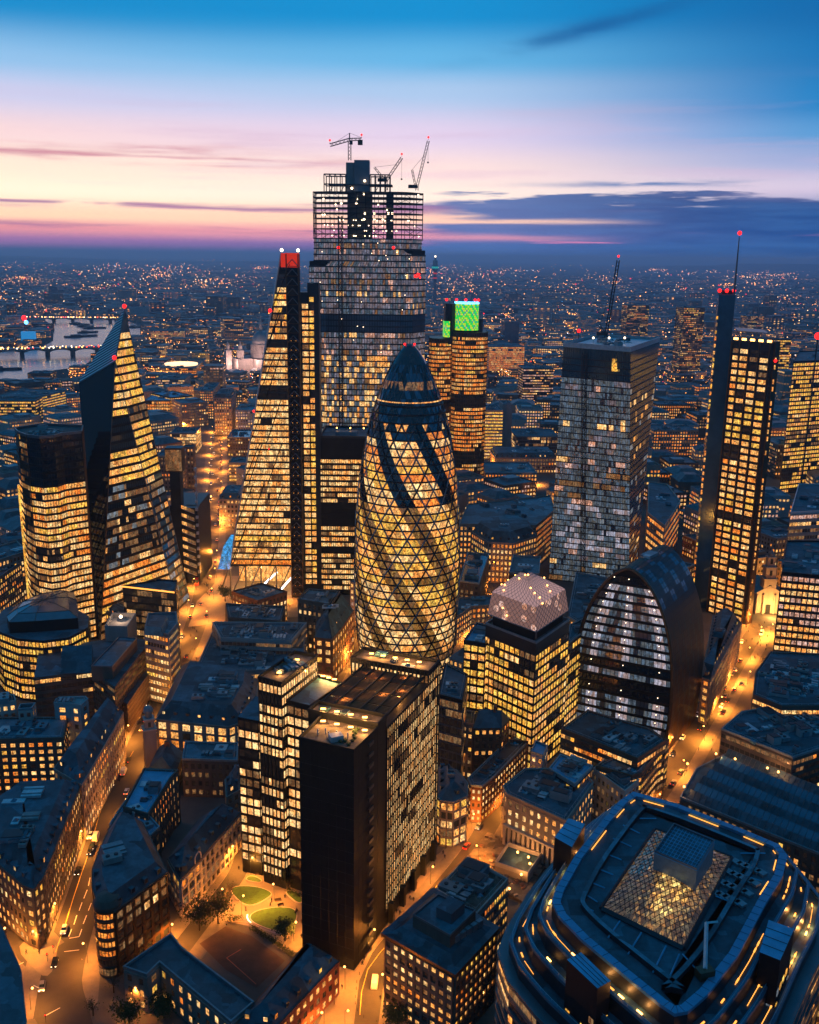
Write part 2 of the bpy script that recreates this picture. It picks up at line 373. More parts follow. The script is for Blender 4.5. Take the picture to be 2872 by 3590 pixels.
def B(name, label, h, P, st='stone', cat='building', z0=0., roof='flat', rh=5., ri=3., clutter=5, cap=100, group=None, over=None, occ=True, wallmat=None, roofmat=None, root=None, px=True, backs=False, par=1.):
    """a building from the roof corners surveyed in the photograph (pixels at height h) or from plan metres"""
    Q = [G(u, v, h) for u, v in P] if px else list(P)
    Q = ccw(Q); s = dict(ST[st]);
    if over: s.update(over)
    wm = wallmat or s['wall']; rm = roofmat or s['roof']; c = cen(Q)
    if occ: occupy(Q)
    fresh = root is None
    if fresh: root = thing(name, label, cat, (c[0], c[1], z0), group)
    m = MB(); m.prism(Q, z0, h, wm, rm); part('wall', m, root)
    wins = []; grid = MB(); n = len(Q); e = max(range(n), key=lambda i: math.dist(Q[i], Q[(i + 1) % n])); ang = math.atan2(Q[(e + 1) % n][1] - Q[e][1], Q[(e + 1) % n][0] - Q[e][0])
    if s['ww'] > 0:
        for i in range(n):
            a, b = Q[i], Q[(i + 1) % n]
            if backs or facing(a, b): wall_windows(a, b, z0 + s.get('base', .4), h - s.get('top', .6), s, wins, grid)
    part('facade_frame', grid, root)
    put_windows(root, wins, cap)
    rf = MB()
    if roof == 'flat':
        parapet(rf, inset(Q, -.12), h, par, .5, wm if R() < .5 else 'plant_metal'); part('parapet', rf, root)
        if clutter:
            roof_clutter(root, Q, h, clutter, ang)
            if math.hypot(*c) < 560:
                K = inset(Q, 1.3); rl = MB()
                for i in range(len(K)):
                    a_, b_ = K[i], K[(i + 1) % len(K)]; rl.tube((*a_, h + par + .3), (*b_, h + par + .3), .05, 'pale_metal', 3)
                    for q in range(int(math.dist(a_, b_) / 3) + 1): p_ = (a_[0] + (b_[0] - a_[0]) * q * 3 / max(math.dist(a_, b_), .1), a_[1] + (b_[1] - a_[1]) * q * 3 / max(math.dist(a_, b_), .1)); rl.tube((*p_, h), (*p_, h + par + .3), .04, 'pale_metal', 3)
                part('roof_railing', rl, root); roof_clutter(root, Q, h, clutter, ang, .45)
    elif roof == 'mansard':
        I = inset(Q, ri); O = inset(Q, -.3)
        rf.prism(O, h - .3, h + .25, wm); rf.prism(inset(Q, .1), h + .25, h + rh, rm, 'flat_roof', P1=I); part('roof', rf, root)
        d = MB()
        for i in range(n):
            a, b = Q[i], Q[(i + 1) % n]; L = math.dist(a, b)
            if not facing(a, b) or L < 6: continue
            an = math.atan2(b[1] - a[1], b[0] - a[0]); nb = max(1, int(L / 5))
            for k in range(nb):
                t = (k + .5) / nb; x, y = a[0] + (b[0] - a[0]) * t - math.sin(an) * ri * .45, a[1] + (b[1] - a[1]) * t + math.cos(an) * ri * .45
                d = MB(); d.box((x, y, h + rh * .22), (1.7, 1.8, 1.9), rm, an)
                dm = part('dormer', d, root); d = MB()
                fx, fy = x + math.sin(an) * .93, y - math.cos(an) * .93; ca, sa = math.cos(an) * .6, math.sin(an) * .6
                d.poly([(fx - ca, fy - sa, h + rh * .22 + .3), (fx + ca, fy + sa, h + rh * .22 + .3), (fx + ca, fy + sa, h + rh * .22 + 1.7), (fx - ca, fy - sa, h + rh * .22 + 1.7)], pick('warm') if R() < s['lit'] * .6 else 'win_dark')
                part('window', d, dm)
        if clutter: roof_clutter(root, I, h + rh, clutter, ang)
    elif roof == 'hip':
        a = Vector(cen([Q[e], Q[(e - 1) % n]])); b = Vector(cen([Q[(e + 1) % n], Q[(e + 2) % n]])); k = U(.1, .25)
        r0 = a.lerp(b, k); r1 = b.lerp(a, k); O = inset(Q, -.4); v = [(*p, h) for p in O]
        q = [v[e], v[(e + 1) % n], v[(e + 2) % n], v[(e + 3) % n]]; A = (*r0, h + rh); Bq = (*r1, h + rh)
        rf.poly([q[0], q[1], Bq, A], rm); rf.poly([q[1], q[2], Bq], rm); rf.poly([q[2], q[3], A, Bq], rm); rf.poly([q[3], q[0], A], rm)
        rfo = part('roof', rf, root)
        ch = MB(); x, y = r0.lerp(r1, .3); ch.box((x, y, h + rh - 1), (1.2, 2, 3), 'brick', ang); part('chimney', ch, rfo)
    BUILT.append((root, Q, h)); return root
def curtain(root, pf, zs, bay, litf, slab='dark_metal', slabh=.8, slabp=.2, gap=.12, body='black_metal', all_sides=False, name='window_band', skip=None, solidtop=True):
    """storeys of a glass tower: pf(z) gives the plan at height z; one band of panes per storey"""
    core = MB(); n = len(pf(zs[0]))
    sl = MB()
    for f in range(len(zs) - 1):
        z, z1 = zs[f], zs[f + 1]; P, P1 = pf(z), pf(z1 - .001)
        I, I1 = inset(P, .35), inset(P1, .35)
        core.prism(I, z, z1, body)
        m = MB(); zt = z + slabh
        tf = slabh / (z1 - z)
        for i in range(n):
            j = (i + 1) % n; a, b, a1, b1 = P[i], P[j], P1[i], P1[j]
            if not all_sides and not facing(a, b, .25): continue
            if skip and skip(i, z): continue
            L = math.dist(a, b); L1 = math.dist(a1, b1)
            if L < .3 and L1 < .3: continue
            nb = max(1, round(L / bay)); row = litf(f, i, nb)
            g = gap / max(L / nb, .1) / 2
            for k in range(nb):
                t0, t1 = (k + g) / nb, (k + 1 - g) / nb
                def pt(t, w, zz): return (a[0] * (1 - t) * (1 - w) + b[0] * t * (1 - w) + a1[0] * (1 - t) * w + b1[0] * t * w, a[1] * (1 - t) * (1 - w) + b[1] * t * (1 - w) + a1[1] * (1 - t) * w + b1[1] * t * w, zz)
                m.poly([pt(t0, tf, zt), pt(t1, tf, zt), pt(t1, 1, z1), pt(t0, 1, z1)], row[k])
        part(name, m, root)
        O = inset(P, -slabp); sl.prism(O, z, zt - .01, slab, bottom=True)
    z = zs[-1]
    if solidtop: core.prism(pf(z), z, z + .5, slab)
    part('wall', core, root); part('floor_edges', sl, root)
# ================================================================ towers
def lerp(a, b, t): return tuple(a[i] + (b[i] - a[i]) * t for i in range(len(a)))
def at_z(pl, z):
    """point of a polyline (sorted by falling or rising z) at height z"""
    pl = sorted(pl, key=lambda p: p[2])
    if z <= pl[0][2]: return pl[0]
    for a, b in zip(pl, pl[1:]):
        if z <= b[2]: return lerp(a, b, (z - a[2]) / max(b[2] - a[2], 1e-6))
    return pl[-1]
def edgeface(root, left, right, zs, bay, litf, slab='dark_metal', slabh=.9, gap=.14, out=.25, name='window_band'):
    """a sloping glazed face between two edges: one band of panes per storey"""
    sl = MB()
    for f in range(len(zs) - 1):
        z, z1 = zs[f], zs[f + 1]
        A, Bq, A1, B1 = [Vector(at_z(p, q)) for p, q in ((left, z), (right, z), (left, z1), (right, z1))]
        L = max((Bq - A).length, (B1 - A1).length)
        if L < .5: continue
        nrm = (Bq - A).cross(A1 - A) if (Bq - A).length > .3 else (B1 - A1).cross(A1 - A)
        if nrm.length < 1e-6: continue
        nrm.normalize()
        if nrm.dot(Vector((0, 0, CH)) - A) < 0: nrm = -nrm
        m = MB(); nb = max(1, round(L / bay)); row = litf(f, 0, nb); g = gap / (L / nb) / 2; tf = slabh / (z1 - z)
        def pt(t, w, o): return tuple((A.lerp(Bq, t)).lerp(A1.lerp(B1, t), w) + nrm * o)
        for k in range(nb):
            t0, t1 = (k + g) / nb, (k + 1 - g) / nb
            m.poly([pt(t0, tf, .05), pt(t1, tf, .05), pt(t1, 1, .05), pt(t0, 1, .05)], row[k])
        part(name, m, root)
        p = [pt(0, 0, 0), pt(1, 0, 0), pt(1, tf, 0), pt(0, tf, 0)]; q = [pt(0, 0, out), pt(1, 0, out), pt(1, tf, out), pt(0, tf, out)]
        sl.poly(q, slab); sl.poly([p[3], q[3], q[2], p[2]], slab); sl.poly([p[0], p[1], q[1], q[0]], slab)
    part('floor_edges', sl, root)
def beacon(root, x, y, z, r=.9, mat='red_glow', power=0, name='beacon'):
    m = MB(); m.tube((x, y, z), (x, y, z + 1.2), .12, 'dark_metal'); m.ball((x, y, z + 1.2 + r), r, mat); part(name, m, root)
    if power:
        l = bpy.data.lights.new('beacon_light', 'POINT'); l.energy = power; l.color = (1, .04, .03); l.shadow_soft_size = 1.5
        o = link('beacon_light', l, root); o.location = (x, y, z + 2.6 + 2 * r); o.visible_camera = False if False else True
def truss(m, a, b, w, mat, r=.12, seg=2.5):
    """square lattice girder from a to b"""
    a, b = Vector(a), Vector(b); d = (b - a); L = d.length; d.normalize(); x = d.cross(Vector((0, 0, 1)))
    x = x.normalized() if x.length > .05 else Vector((1, 0, 0)); y = d.cross(x); n = max(1, int(L / seg))
    cs = [x * w / 2 + y * w / 2, -x * w / 2 + y * w / 2, -x * w / 2 - y * w / 2, x * w / 2 - y * w / 2]
    for c in cs: m.tube(a + c, b + c, r, mat)
    for k in range(n):
        p, q = a.lerp(b, k / n), a.lerp(b, (k + 1) / n)
        for i in range(4): m.tube(p + cs[i], q + cs[(i + 1) % 4], r * .6, mat, 3)
def lf(pfun, pal='cream', off='win_dark'):
    return lambda f, i, nb: rowlights(nb, pfun(f) if callable(pfun) else pfun, pal, off)
def runlights(n, p, pal, off):
    out = []; main = pick(pal)
    while len(out) < n: out += [(main if R() < .6 else pick(pal)) if R() < p else off] * random.choice((2, 3, 4, 6))
    return out[:n]
# ---------------- the pointed oval tower
solid('lattice_grey', (.2, .24, .28), .4, .3, var=.2)
def gherkin():
    cx, cy = -1.0, 511.5; t = thing('oval_glass_tower', 'bullet-shaped glass tower with diagonal lattice and spiral bands, glowing yellow at the centre', 'tower', (cx, cy, 0))
    prof = [(0, 24.6), (20, 26.7), (40, 28), (62, 28.5), (90, 27.5), (110, 25.6), (130, 22.4), (145, 18.9), (155, 15.7), (165, 11.4), (172, 7.8), (177, 4.3), (180, .6)]
    def r(z):
        for (a, ra), (b, rb) in zip(prof, prof[1:]):
            if z <= b: return ra + (rb - ra) * (z - a) / (b - a)
        return .5
    occupy([(cx + 27 * math.cos(a / 8 * 6.283), cy + 27 * math.sin(a / 8 * 6.283)) for a in range(8)])
    NS = 36; fh = 4.15; nf = 41; core = MB(); lat = MB(); edges = MB()
    core.lathe((cx, cy, 0), [(r(k * fh) - .9, k * fh) for k in range(nf + 1)] + [(.5, 178)], 'glass', 36)
    def P(j, k, o=0.):
        z = min(k * fh, 179.); a = math.radians(10 * j - 5 * k - 90); rr = r(z) + o
        return Vector((cx + rr * math.cos(a), cy + rr * math.sin(a), z))
    for k in range(nf):
        m = MB(); z = k * fh
        p = .99 if z < 92 else .96 if z < 104 else .82 if z < 122 else .9 if z < 127 else .62 if z < 138 else 0
        if 82 < z < 95: p = .97
        pal = 'cream' if z < 45 else 'yellow' if z < 96 else 'warm'
        up = runlights(NS, p, pal, 'glass_blue' if z > 92 else 'win_band'); dn = list(up)
        for j in range(NS):
            band = (j + 1) % 6 in (0, 1) and z > 14
            for tri, row in (((P(j, k), P(j + 1, k), P(j + 1, k + 1)), up), ((P(j, k), P(j + 1, k + 1), P(j, k + 1)), dn)):
                c = (tri[0] + tri[1] + tri[2]) / 3; mat = row[j]
                if band: mat = 'glass' if z > 96 else ('win_band' if R() < .8 else 'win_dim')
                elif 133 < z < 152: mat = 'glass' if R() > p else mat
                if 157 < z < 161: mat = 'win_dim' if R() < .5 else 'glass'
                if z > 162 or 138 < z < 156: mat = 'glass_blue' if R() < .3 else 'glass'
                m.poly([tuple(c + (q - c) * .965) for q in tri], mat)
                if False:   # fine glazing bars across each pane
                    q0, q1, q2 = tri; mid = [(q0 + q1) / 2, (q1 + q2) / 2, (q2 + q0) / 2]
                    o = Vector((c.x - cx, c.y - cy, 0)).normalized() * .1
                    for u_, v_ in ((0, 1), (1, 2), (2, 0)):
                        if c.y < cy + 3: edges.tube(mid[u_] + o, mid[v_] + o, .06, 'dark_metal', 3)
        part('window_band', m, t)
        m = MB(); ro = [(r(z - .05) + .02, -.05), (r(z) + .42, 0), (r(z) + .42, .75), (r(z + .8) + .02, .8)]
        if z < 150: m.lathe((cx, cy, z), ro, 'dark_metal', 72); part('floor_edge', m, t)
        for j in range(NS):
            a, b, c = P(j, k, .15), P(j + 1, k + 1, .15), P(j, k + 1, .15)
            if a.y > cy + 4: continue
            w = .46 if z < 140 else .12
            lm = 'lattice_grey' if z < 130 else 'steel_grey'; lat.tube(a, b, w if (j - k) % 2 == 0 else .055, (lm if (j - k) % 6 else 'dark_metal') if (j - k) % 2 == 0 else 'dark_metal'); lat.tube(a, c, w if j % 2 == 0 else .055, (lm if j % 6 else 'dark_metal') if j % 2 == 0 else 'dark_metal')
    part('glazing_bars', edges, t); part('wall', core, t); part('diagonal_lattice', lat, t)
    m = MB(); m.lathe((cx, cy, 0), [(r(170) + .1, 170), (7.8, 172.2), (4.6, 176.8), (2.2, 179.2), (.3, 180)], 'glass', 36); part('domed_cap', m, t)
    m = MB()
    for k in range(14):
        a = k / 14 * math.tau; m.tube((cx + 15.9 * math.cos(a), cy + 15.9 * math.sin(a), 155), (cx + .5 * math.cos(a), cy + .5 * math.sin(a), 180.2), .1, 'steel_grey', 3)
    beacon(t, cx - 2.5, cy - 1, 178, .6, power=0); beacon(t, cx + 2.5, cy - 1, 178, .6)
    m = MB(); m.lathe((cx, cy, 151.5), [(r(151.5) + .3, 0), (r(152) + .3, .5)], 'win_warm', 48); part('light_ring', m, t)
gherkin()
# ---------------- the wedge tower with the ladder frame
def wedge():
    y0, y1 = 628., 672.; s = lambda u, v: YD(u, v, y0)
    xb, zb = s(806, 1983); xt, zt = s(984, 866); xr, _ = s(1018, 1500); zt = 224.; xr = s(1016, 1700)[0]; xR2 = s(1060, 1700)[0]
    t = thing('wedge_tower', 'tall wedge-shaped tower leaning back on its left, cream lit storeys and a dark ladder frame', 'tower', ((xb + xr) / 2, y0 + 20, 0))
    occupy([(xb - 3, y0), (xR2 + 14, y0), (xR2 + 14, y1), (xb - 3, y1)])
    xl = lambda z: xb + (xt - xb) * (z - zb) / (zt - zb)
    core = MB(); core.v = [(xb, y0 + .4, zb), (xr, y0 + .4, zb), (xr, y1, zb), (xb, y1, zb), (xt, y0 + .4, zt), (xr, y0 + .4, zt), (xr, y1, zt), (xt, y1, zt)]
    core.names = ['black_metal', 'glass_blue']; core.f = [(0, 1, 5, 4), (1, 2, 6, 5), (2, 3, 7, 6), (3, 0, 4, 7), (4, 5, 6, 7), (3, 2, 1, 0)]; core.m = [0, 0, 0, 1, 0, 0]
    part('wall', core, t)
    nf = 46; zs = [zb + (zt - 12 - zb) * k / nf for k in range(nf + 1)]
    def row(f, i, nb):
        if f == 0: return ['win_orange'] * nb
        if f in (27, 28, 35) or f > 43: return ['win_dark'] * nb
        r_ = rowlights(nb, .99, 'cream', 'win_dark')
        if f in (4,): r_ = ['win_yellow'] * nb
        if f > 36: r_ = rowlights(nb, .6, 'warm')
        return r_
    edgeface(t, [(xb, y0, zb), (xt, y0, zt)], [(xr, y0, zb), (xr, y0, zt)], zs, 1.5, row, slabh=1.25, gap=.16)
    m = MB()                                     # mega-frame diagonals
    for k in range(3):
        xa = xr - 12.5 * (k + .9)
        for q in range(9):
            z0 = zb + 28 * q; za, zc = z0, z0 + 28
            x_a, x_c = xa - 3 + 0 * q, xa + 7
            if x_a > xl(za) and zc < zt: m.tube((x_a, y0 - .5, za), (min(x_c, xr), y0 - .5, zc), .32, 'black_metal')
    for k in range(8):
        z0 = zb + 28 * (k - 1); m.tube((max(xl(max(z0, zb)), xl(zb)), y0 - .45, max(z0, zb)), (max(xl(max(z0, zb)) + 12, xl(z0 + 28)), y0 - .45, min(z0 + 28, zt)), .3, 'black_metal')
    part('diagonal_frame', m, t)
    m = MB(); m.tube((xb, y0 - .3, zb), (xt, y0 - .3, zt), .55, 'pale_steel'); part('sloping_edge', m, t)
    m = MB(); m.box(((xr + xR2) / 2, y0 + 3, 0), (xR2 - xr, 6, zt), 'black_metal'); part('ladder_core', m, t)
    lad = MB(); xm = (xr + xR2) / 2; hw = (xR2 - xr) / 2 - .4; st = 5.8; dots = MB()
    lad.tube((xm - hw, y0 - .6, 0), (xm - hw, y0 - .6, zt), .42, 'bronze'); lad.tube((xm + hw, y0 - .6, 0), (xm + hw, y0 - .6, zt), .42, 'bronze')
    for k in range(38):
        z = 2 + k * st; lad.tube((xm - hw, y0 - .6, z), (xm, y0 - .6, z + st * .72), .3, 'steel_grey'); lad.tube((xm, y0 - .6, z + st * .72), (xm + hw, y0 - .6, z), .3, 'steel_grey'); lad.tube((xm - hw, y0 - .6, z), (xm + hw, y0 - .6, z), .2, 'bronze')
        if k < 30:
            for sx in (-.4, .4): dots.ball((xm + sx * hw, y0 - .4, z + .9), .17, 'warm_strip', 5)
    part('ladder_brace', lad, t); part('ladder_lights', dots, t)
    m = MB(); m.box((xm, y0 - .3, zt - 8), (xR2 - xr + .4, .5, 8.6), 'red_band'); m.box((xt + (xr - xt) / 2, y0 - .3, zt - 8), (xr - xt, .5, 8.4), 'red_band'); part('red_lit_crown', m, t)
    for x in (xt + .5, xR2 - .5): beacon(t, x, y0 + 1, zt, 1.0, 'lamp_white')
    beacon(t, xl(189) - .6, y0, 187, 1.3, power=0); beacon(t, xl(125) - .4, y0, 124, .9); beacon(t, xl(172) - .3, y0, 100, .5)
    # core towers to the right of the ladder
    for (u0, u1, vt, gl) in ((1063, 1082, 1025, 'cream'), (1088, 1113, 992, 'yellow')):
        xa, _ = YD(u0, 1500, y0 + 6); xc, zt2 = YD(u1, vt, y0 + 6)
        m = MB(); m.box(((xa + xc) / 2, y0 + 12, 0), (xc - xa + 1.5, 12, zt2), 'dark_metal'); part('service_core', m, t)
        k = 0; z = 8.
        while z < zt2 - 8:
            m = MB(); mat = pick(gl) if R() < .93 else 'win_dark'
            m.poly([(xa + .4, y0 + 5.9, z), (xc - (.4 if gl == 'cream' else 2.5), y0 + 5.9, z), (xc - (.4 if gl == 'cream' else 2.5), y0 + 5.9, z + 2.9), (xa + .4, y0 + 5.9, z + 2.9)], mat); part('lift_lobby_window', m, t); z += 4.25; k += 1
    # legs under the wedge
    m = MB()
    for k in range(5):
        x = xb + (xr - xb) * k / 4; m.tube((x, y0 + 1, 0), (x, y0 + 1, zb + 1), .55, 'steel_grey', 8)
        if k < 4: m.tube((x, y0 + 1, 0), (x + (xr - xb) / 4, y0 + 1, zb + 1), .4, 'steel_grey', 6)
    m.tube((xb - 8, y0 + 4, 0), (xb, y0 + 1, zb + 1), .5, 'steel_grey', 6); part('raised_legs', m, t)
    m = MB(); m.box(((xb + xr) / 2, y0 + 38, 0), (xr - xb, 8, 16), 'win_warm'); part('lobby', m, t)
    for q in range(3):
        l = bpy.data.lights.new('plaza_light', 'POINT'); l.energy = 26000; l.color = (1, .5, .14); l.shadow_soft_size = 1; o = link('plaza_light', l, t); o.location = (xb + 8 + q * 16, y0 + 14, 17)
    m = MB()
    for k in range(2): m.tube((xb + 14 + k * 16, y0 + 3, .5), (xb + 29 + k * 13, y0 + 18, 12), .8, 'sign_white', 4)
    part('escalator', m, t)
    m = MB(); a, b = s(765, 1983), s(806, 1983); c_, d_ = s(780, 1900), s(800, 1880)
    m.prism([(a[0], y0 - 2), (b[0], y0 - 2), (b[0], y0 + 26), (a[0], y0 + 26)], zb - 2, zb + 14, 'win_blue', P1=[(c_[0] + 1, y0 - 2), (b[0] + 2.5, y0 - 2), (b[0] + 2.5, y0 + 26), (c_[0] + 1, y0 + 26)]); part('blue_canopy', m, t)
wedge()
# ---------------- the tower under construction
def build22():
    yf = 748.; X = lambda u, v=1100: YD(u, v, yf)[0]; Z = lambda v: YD(1300, v, yf)[1]
    t = thing('unfinished_tower', 'tallest tower, still under construction with an open steel top and cranes, behind the oval tower', 'tower', (X(1290), yf + 25, 0))
    def pl(l, r): return ccw([(X(l), yf + 6), (X(l + 60), yf), (X(1405), yf - 3), (X(r - 45), yf), (X(r), yf + 16), (X(r), yf + 50), (X(l), yf + 50)])
    occupy(pl(1083, 1492))
    low, mid, hi, top = pl(1083, 1492), pl(1100, 1490), pl(1101, 1476), pl(1100, 1478)
    zs = [4.3 * k for k in range(60)]; z_step1, z_step2, z_glass = Z(932), Z(885), Z(838)
    def pf(z): return low if z < z_step1 else mid if z < z_step2 else hi
    zs = [z for z in zs if z < z_glass - 1] + [z_glass]
    def litf(f, i, nb):
        z = zs[f]; side = i
        if 165 < z < 178: return ['glass_grey'] * nb
        p = .85 if 95 < z < 165 else .55 if z < 95 else .45
        if z < 76: p = .15
        row = runlights(nb, .97 if z > 95 else .6, 'hazy' if z > 150 else 'dim' if z < 95 else 'cream', 'win_sheen_glow')
        return [(('win_hazy' if R() < .5 else 'win_sheen_glow') if R() < (.6 if (k < nb * .5 or z > 165) else .25) else r_) for k, r_ in enumerate(row)]
    curtain(t, pf, zs, 1.9, litf, slab='dark_metal', slabh=1.0, gap=.3, slabp=.2)
    m = MB(); m.box((X(1270), yf - 3.2, 66), (X(1440) - X(1120), 2, 5.5), 'win_flat'); part('podium_light_band', m, t)
    # open steel storeys
    deck = MB(); colm = MB(); lights = []; P = ccw([(X(1100), yf + 6), (X(1160), yf), (X(1405), yf - 3), (X(1433), yf), (X(1478), yf + 12), (X(1478), yf + 30), (X(1100), yf + 30)]); PD = inset(P, -.3); z = z_glass; zt = Z(672); k = 0; n = 9; st = (zt - z) / n
    core = MB(); core.prism([(X(1215), yf + 14), (X(1300), yf + 14), (X(1300), yf + 28), (X(1222), yf + 28)], z, zt, 'concrete')
    core.prism([(X(1350), yf + 16), (X(1375), yf + 16), (X(1375), yf + 28), (X(1350), yf + 28)], z, zt, 'concrete')
    part('concrete_core', core, t)
    for k in range(n + 1):
        zz = z + k * st; deck.prism(PD, zz - .4, zz, 'dark_metal', 'concrete', True)
        if k == n: break
        for i in range(len(P)):
            a, b = P[i], P[(i + 1) % len(P)]; L = math.dist(a, b); c = max(1, round(L / 6.5))
            for q in range(c):
                x, y = a[0] + (b[0] - a[0]) * q / c, a[1] + (b[1] - a[1]) * q / c; colm.tube((x, y, zz), (x, y, zz + st), .22, 'dark_metal')
                if R() < .18: colm.tube((x, y, zz), (a[0] + (b[0] - a[0]) * (q + 1) / c, a[1] + (b[1] - a[1]) * (q + 1) / c, zz + st), .2, 'dark_metal', 3)
        for q in range(11 if k < 4 else 2):
            x, y = U(X(1125), X(1465)), yf + U(3, 9); r_ = .36 if k < 4 else .5
            lights.append((x, y, zz + st - 1.4, r_))
    part('open_floors', deck, t); part('steel_frame', colm, t)
    for (u, v) in ((1197, 712), (1250, 712), (1280, 748), (1313, 748), (1362, 748), (1376, 748), (1277, 768), (1313, 768), (1343, 768), (1234, 660), (1279, 634)):
        x, zz = YD(u, v, yf + 4); lights.append((x, yf + 4, zz, .85))
    for q in range(24):
        zz = U(150, z_glass); u = U(1120, 1470); x = X(u); lights.append((x, yf - 3.6 + (0 if 1160 < u < 1440 else 5), zz, .26))
    for (x, y, zz, r_) in lights[:140]: m = MB(); m.ball((x, y, zz), r_, 'lamp_white', 6); part('work_light', m, t)
    # partial upper storeys
    m = MB(); z1 = Z(610); z2 = Z(645)
    for (u0, u1) in ((1138, 1212), (1295, 1363)):
        for zz in (z2, z1):
            for yy in (yf + 6, yf + 26): m.tube((X(u0), yy, zz), (X(u1), yy, zz), .45, 'dark_metal')
            for q in range(5): x = X(u0 + (u1 - u0) * q / 4); m.tube((x, yf + 6, zz), (x, yf + 26, zz), .3, 'dark_metal')
        for q in range(5):
            x = X(u0 + (u1 - u0) * q / 4)
            for yy in (yf + 6, yf + 26): m.tube((x, yy, zt), (x, yy, z1), .35, 'dark_metal')
            if q % 2: m.tube((x, yf + 6, zt), (X(u0 + (u1 - u0) * (q + 1) / 4), yf + 6, z2), .22, 'dark_metal')
    m.box((X(1262), yf + 16, z2 - .4), (X(1360) - X(1140), 22, .5), 'dark_metal'); part('upper_steelwork', m, t)
    m = MB()
    m.box((X(1226), yf + 16, zt), (X(1240) - X(1212), 12, Z(566) - zt), 'concrete'); m.box((X(1267), yf + 14, zt), (X(1293) - X(1241), 14, Z(558) - zt), 'steel_grey'); part('lift_core', m, t)
    m = MB(); x = X(1196)
    truss(m, (x, yf - 4.6, 40), (x, yf - 4.6, Z(760)), 2.6, 'crane_dark', .35, 3.2); part('hoist_mast', m, t)
    m = MB()
    for (u, v) in ((1187, 868), (1380, 868)):
        xx, zz = YD(u, v, yf - 3); m.ball((xx, yf - 4, zz), 1.1, 'red_glow', 6)
    for q in range(10): xx, zz = YD(1430 + U(0, 45), 965 + U(-6, 10), yf); m.ball((xx, yf + 2, zz), .8, 'red_glow', 5)
    part('red_lights', m, t)
    return t, X, Z, yf
T22, X22, Z22, Y22 = build22()
def hammer_crane(label, X0, Y0, zb, zj, xl, zl, xr, zr):
    t = thing('tower_crane', label, 'crane', (X0, Y0, zb)); m = MB(); truss(m, (X0, Y0, zb), (X0, Y0, zj), 2., 'crane_dark', .22); part('mast', m, t)
    m = MB(); truss(m, (xl, Y0, zl), (X0, Y0, zj + 1.5), 1.9, 'crane_dark', .22); part('jib', m, t)
    m = MB(); truss(m, (X0, Y0, zj + 1.5), (xr, Y0, zr), 1.6, 'crane_dark', .22); m.box((xr - 1, Y0, zr - 4), (3.5, 2.5, 3.5), 'bronze'); part('counter_jib', m, t)
    m = MB(); m.box((X0 + 1.2, Y0 - 1.5, zj - 2), (2.2, 2.2, 2.6), 'crane_dark'); part('cab', m, t)
    m = MB(); m.tube((X0, Y0, zj + 1), (X0, Y0, zj + 6), .4, 'crane_dark'); m.tube((X0, Y0, zj + 6), (xl * .6 + X0 * .4, Y0, zl * .6 + zj * .4 + 2), .12, 'crane_dark', 3); m.tube((X0, Y0, zj + 6), (xr, Y0, zr + 1), .12, 'crane_dark', 3); part('tie_bars', m, t)
    for x, z in ((xl, zl + 1.4), (xr, zr + 1)): beacon(t, x, Y0, z, .8)
    return t
def luffing_crane(label, x0, y0, zb, zp, x1, z1, mast=2.0, back=None, hook=True):
    t = thing('luffing_crane', label, 'crane', (x0, y0, zb)); m = MB(); truss(m, (x0, y0, zb), (x0, y0, zp), mast, 'crane_dark', .2); part('mast', m, t)
    m = MB(); truss(m, (x0, y0, zp), (x1, y0, z1), 1.7, 'crane_dark', .2); part('jib', m, t)
    bx, bz = back or (x0 - 6, zp + 9); m = MB(); truss(m, (x0 - 1, y0, zp), (bx, y0, bz), 1.2, 'crane_dark', .18); m.box((x0 - 3, y0, zp - 1), (7, 2.6, 2.4), 'crane_dark'); part('counterweight_frame', m, t)
    m = MB(); m.tube((bx, y0, bz), (x0 + (x1 - x0) * .7, y0, zp + (z1 - zp) * .7), .12, 'crane_dark', 3); part('stay_cable', m, t)
    if hook: m = MB(); m.tube((x1, y0, z1), (x1, y0, z1 - 14), .1, 'crane_dark', 3); m.ball((x1, y0, z1 - 15), .7, 'crane_dark'); part('hook', m, t)
    beacon(t, x1, y0, z1 + .6, .8); return t
f = lambda u, v: (X22(u, v), YD(u, v, Y22 + 14)[1])
yk = Y22 + 14; q = lambda u, v: YD(u, v, yk)
hammer_crane('flat-topped crane standing on the core of the unfinished tower', q(1226, 520)[0], yk, q(1226, 562)[1], q(1226, 497)[1], q(1157, 509)[0], q(1157, 509)[1], q(1268, 488)[0], q(1268, 488)[1])
yk = Y22 + 20; a, b = q(1355, 632), q(1409, 553)
luffing_crane('short luffing crane beside the core at the top of the unfinished tower', a[0], yk, q(1355, 668)[1], a[1], b[0], b[1], back=(a[0] - 9, a[1] + 9))
yk = Y22 + 24; a, b = q(1462, 655), q(1502, 494)
luffing_crane('steep luffing crane at the right corner of the unfinished tower', a[0], yk, q(1462, 668)[1], a[1], b[0], b[1], back=q(1445, 595))
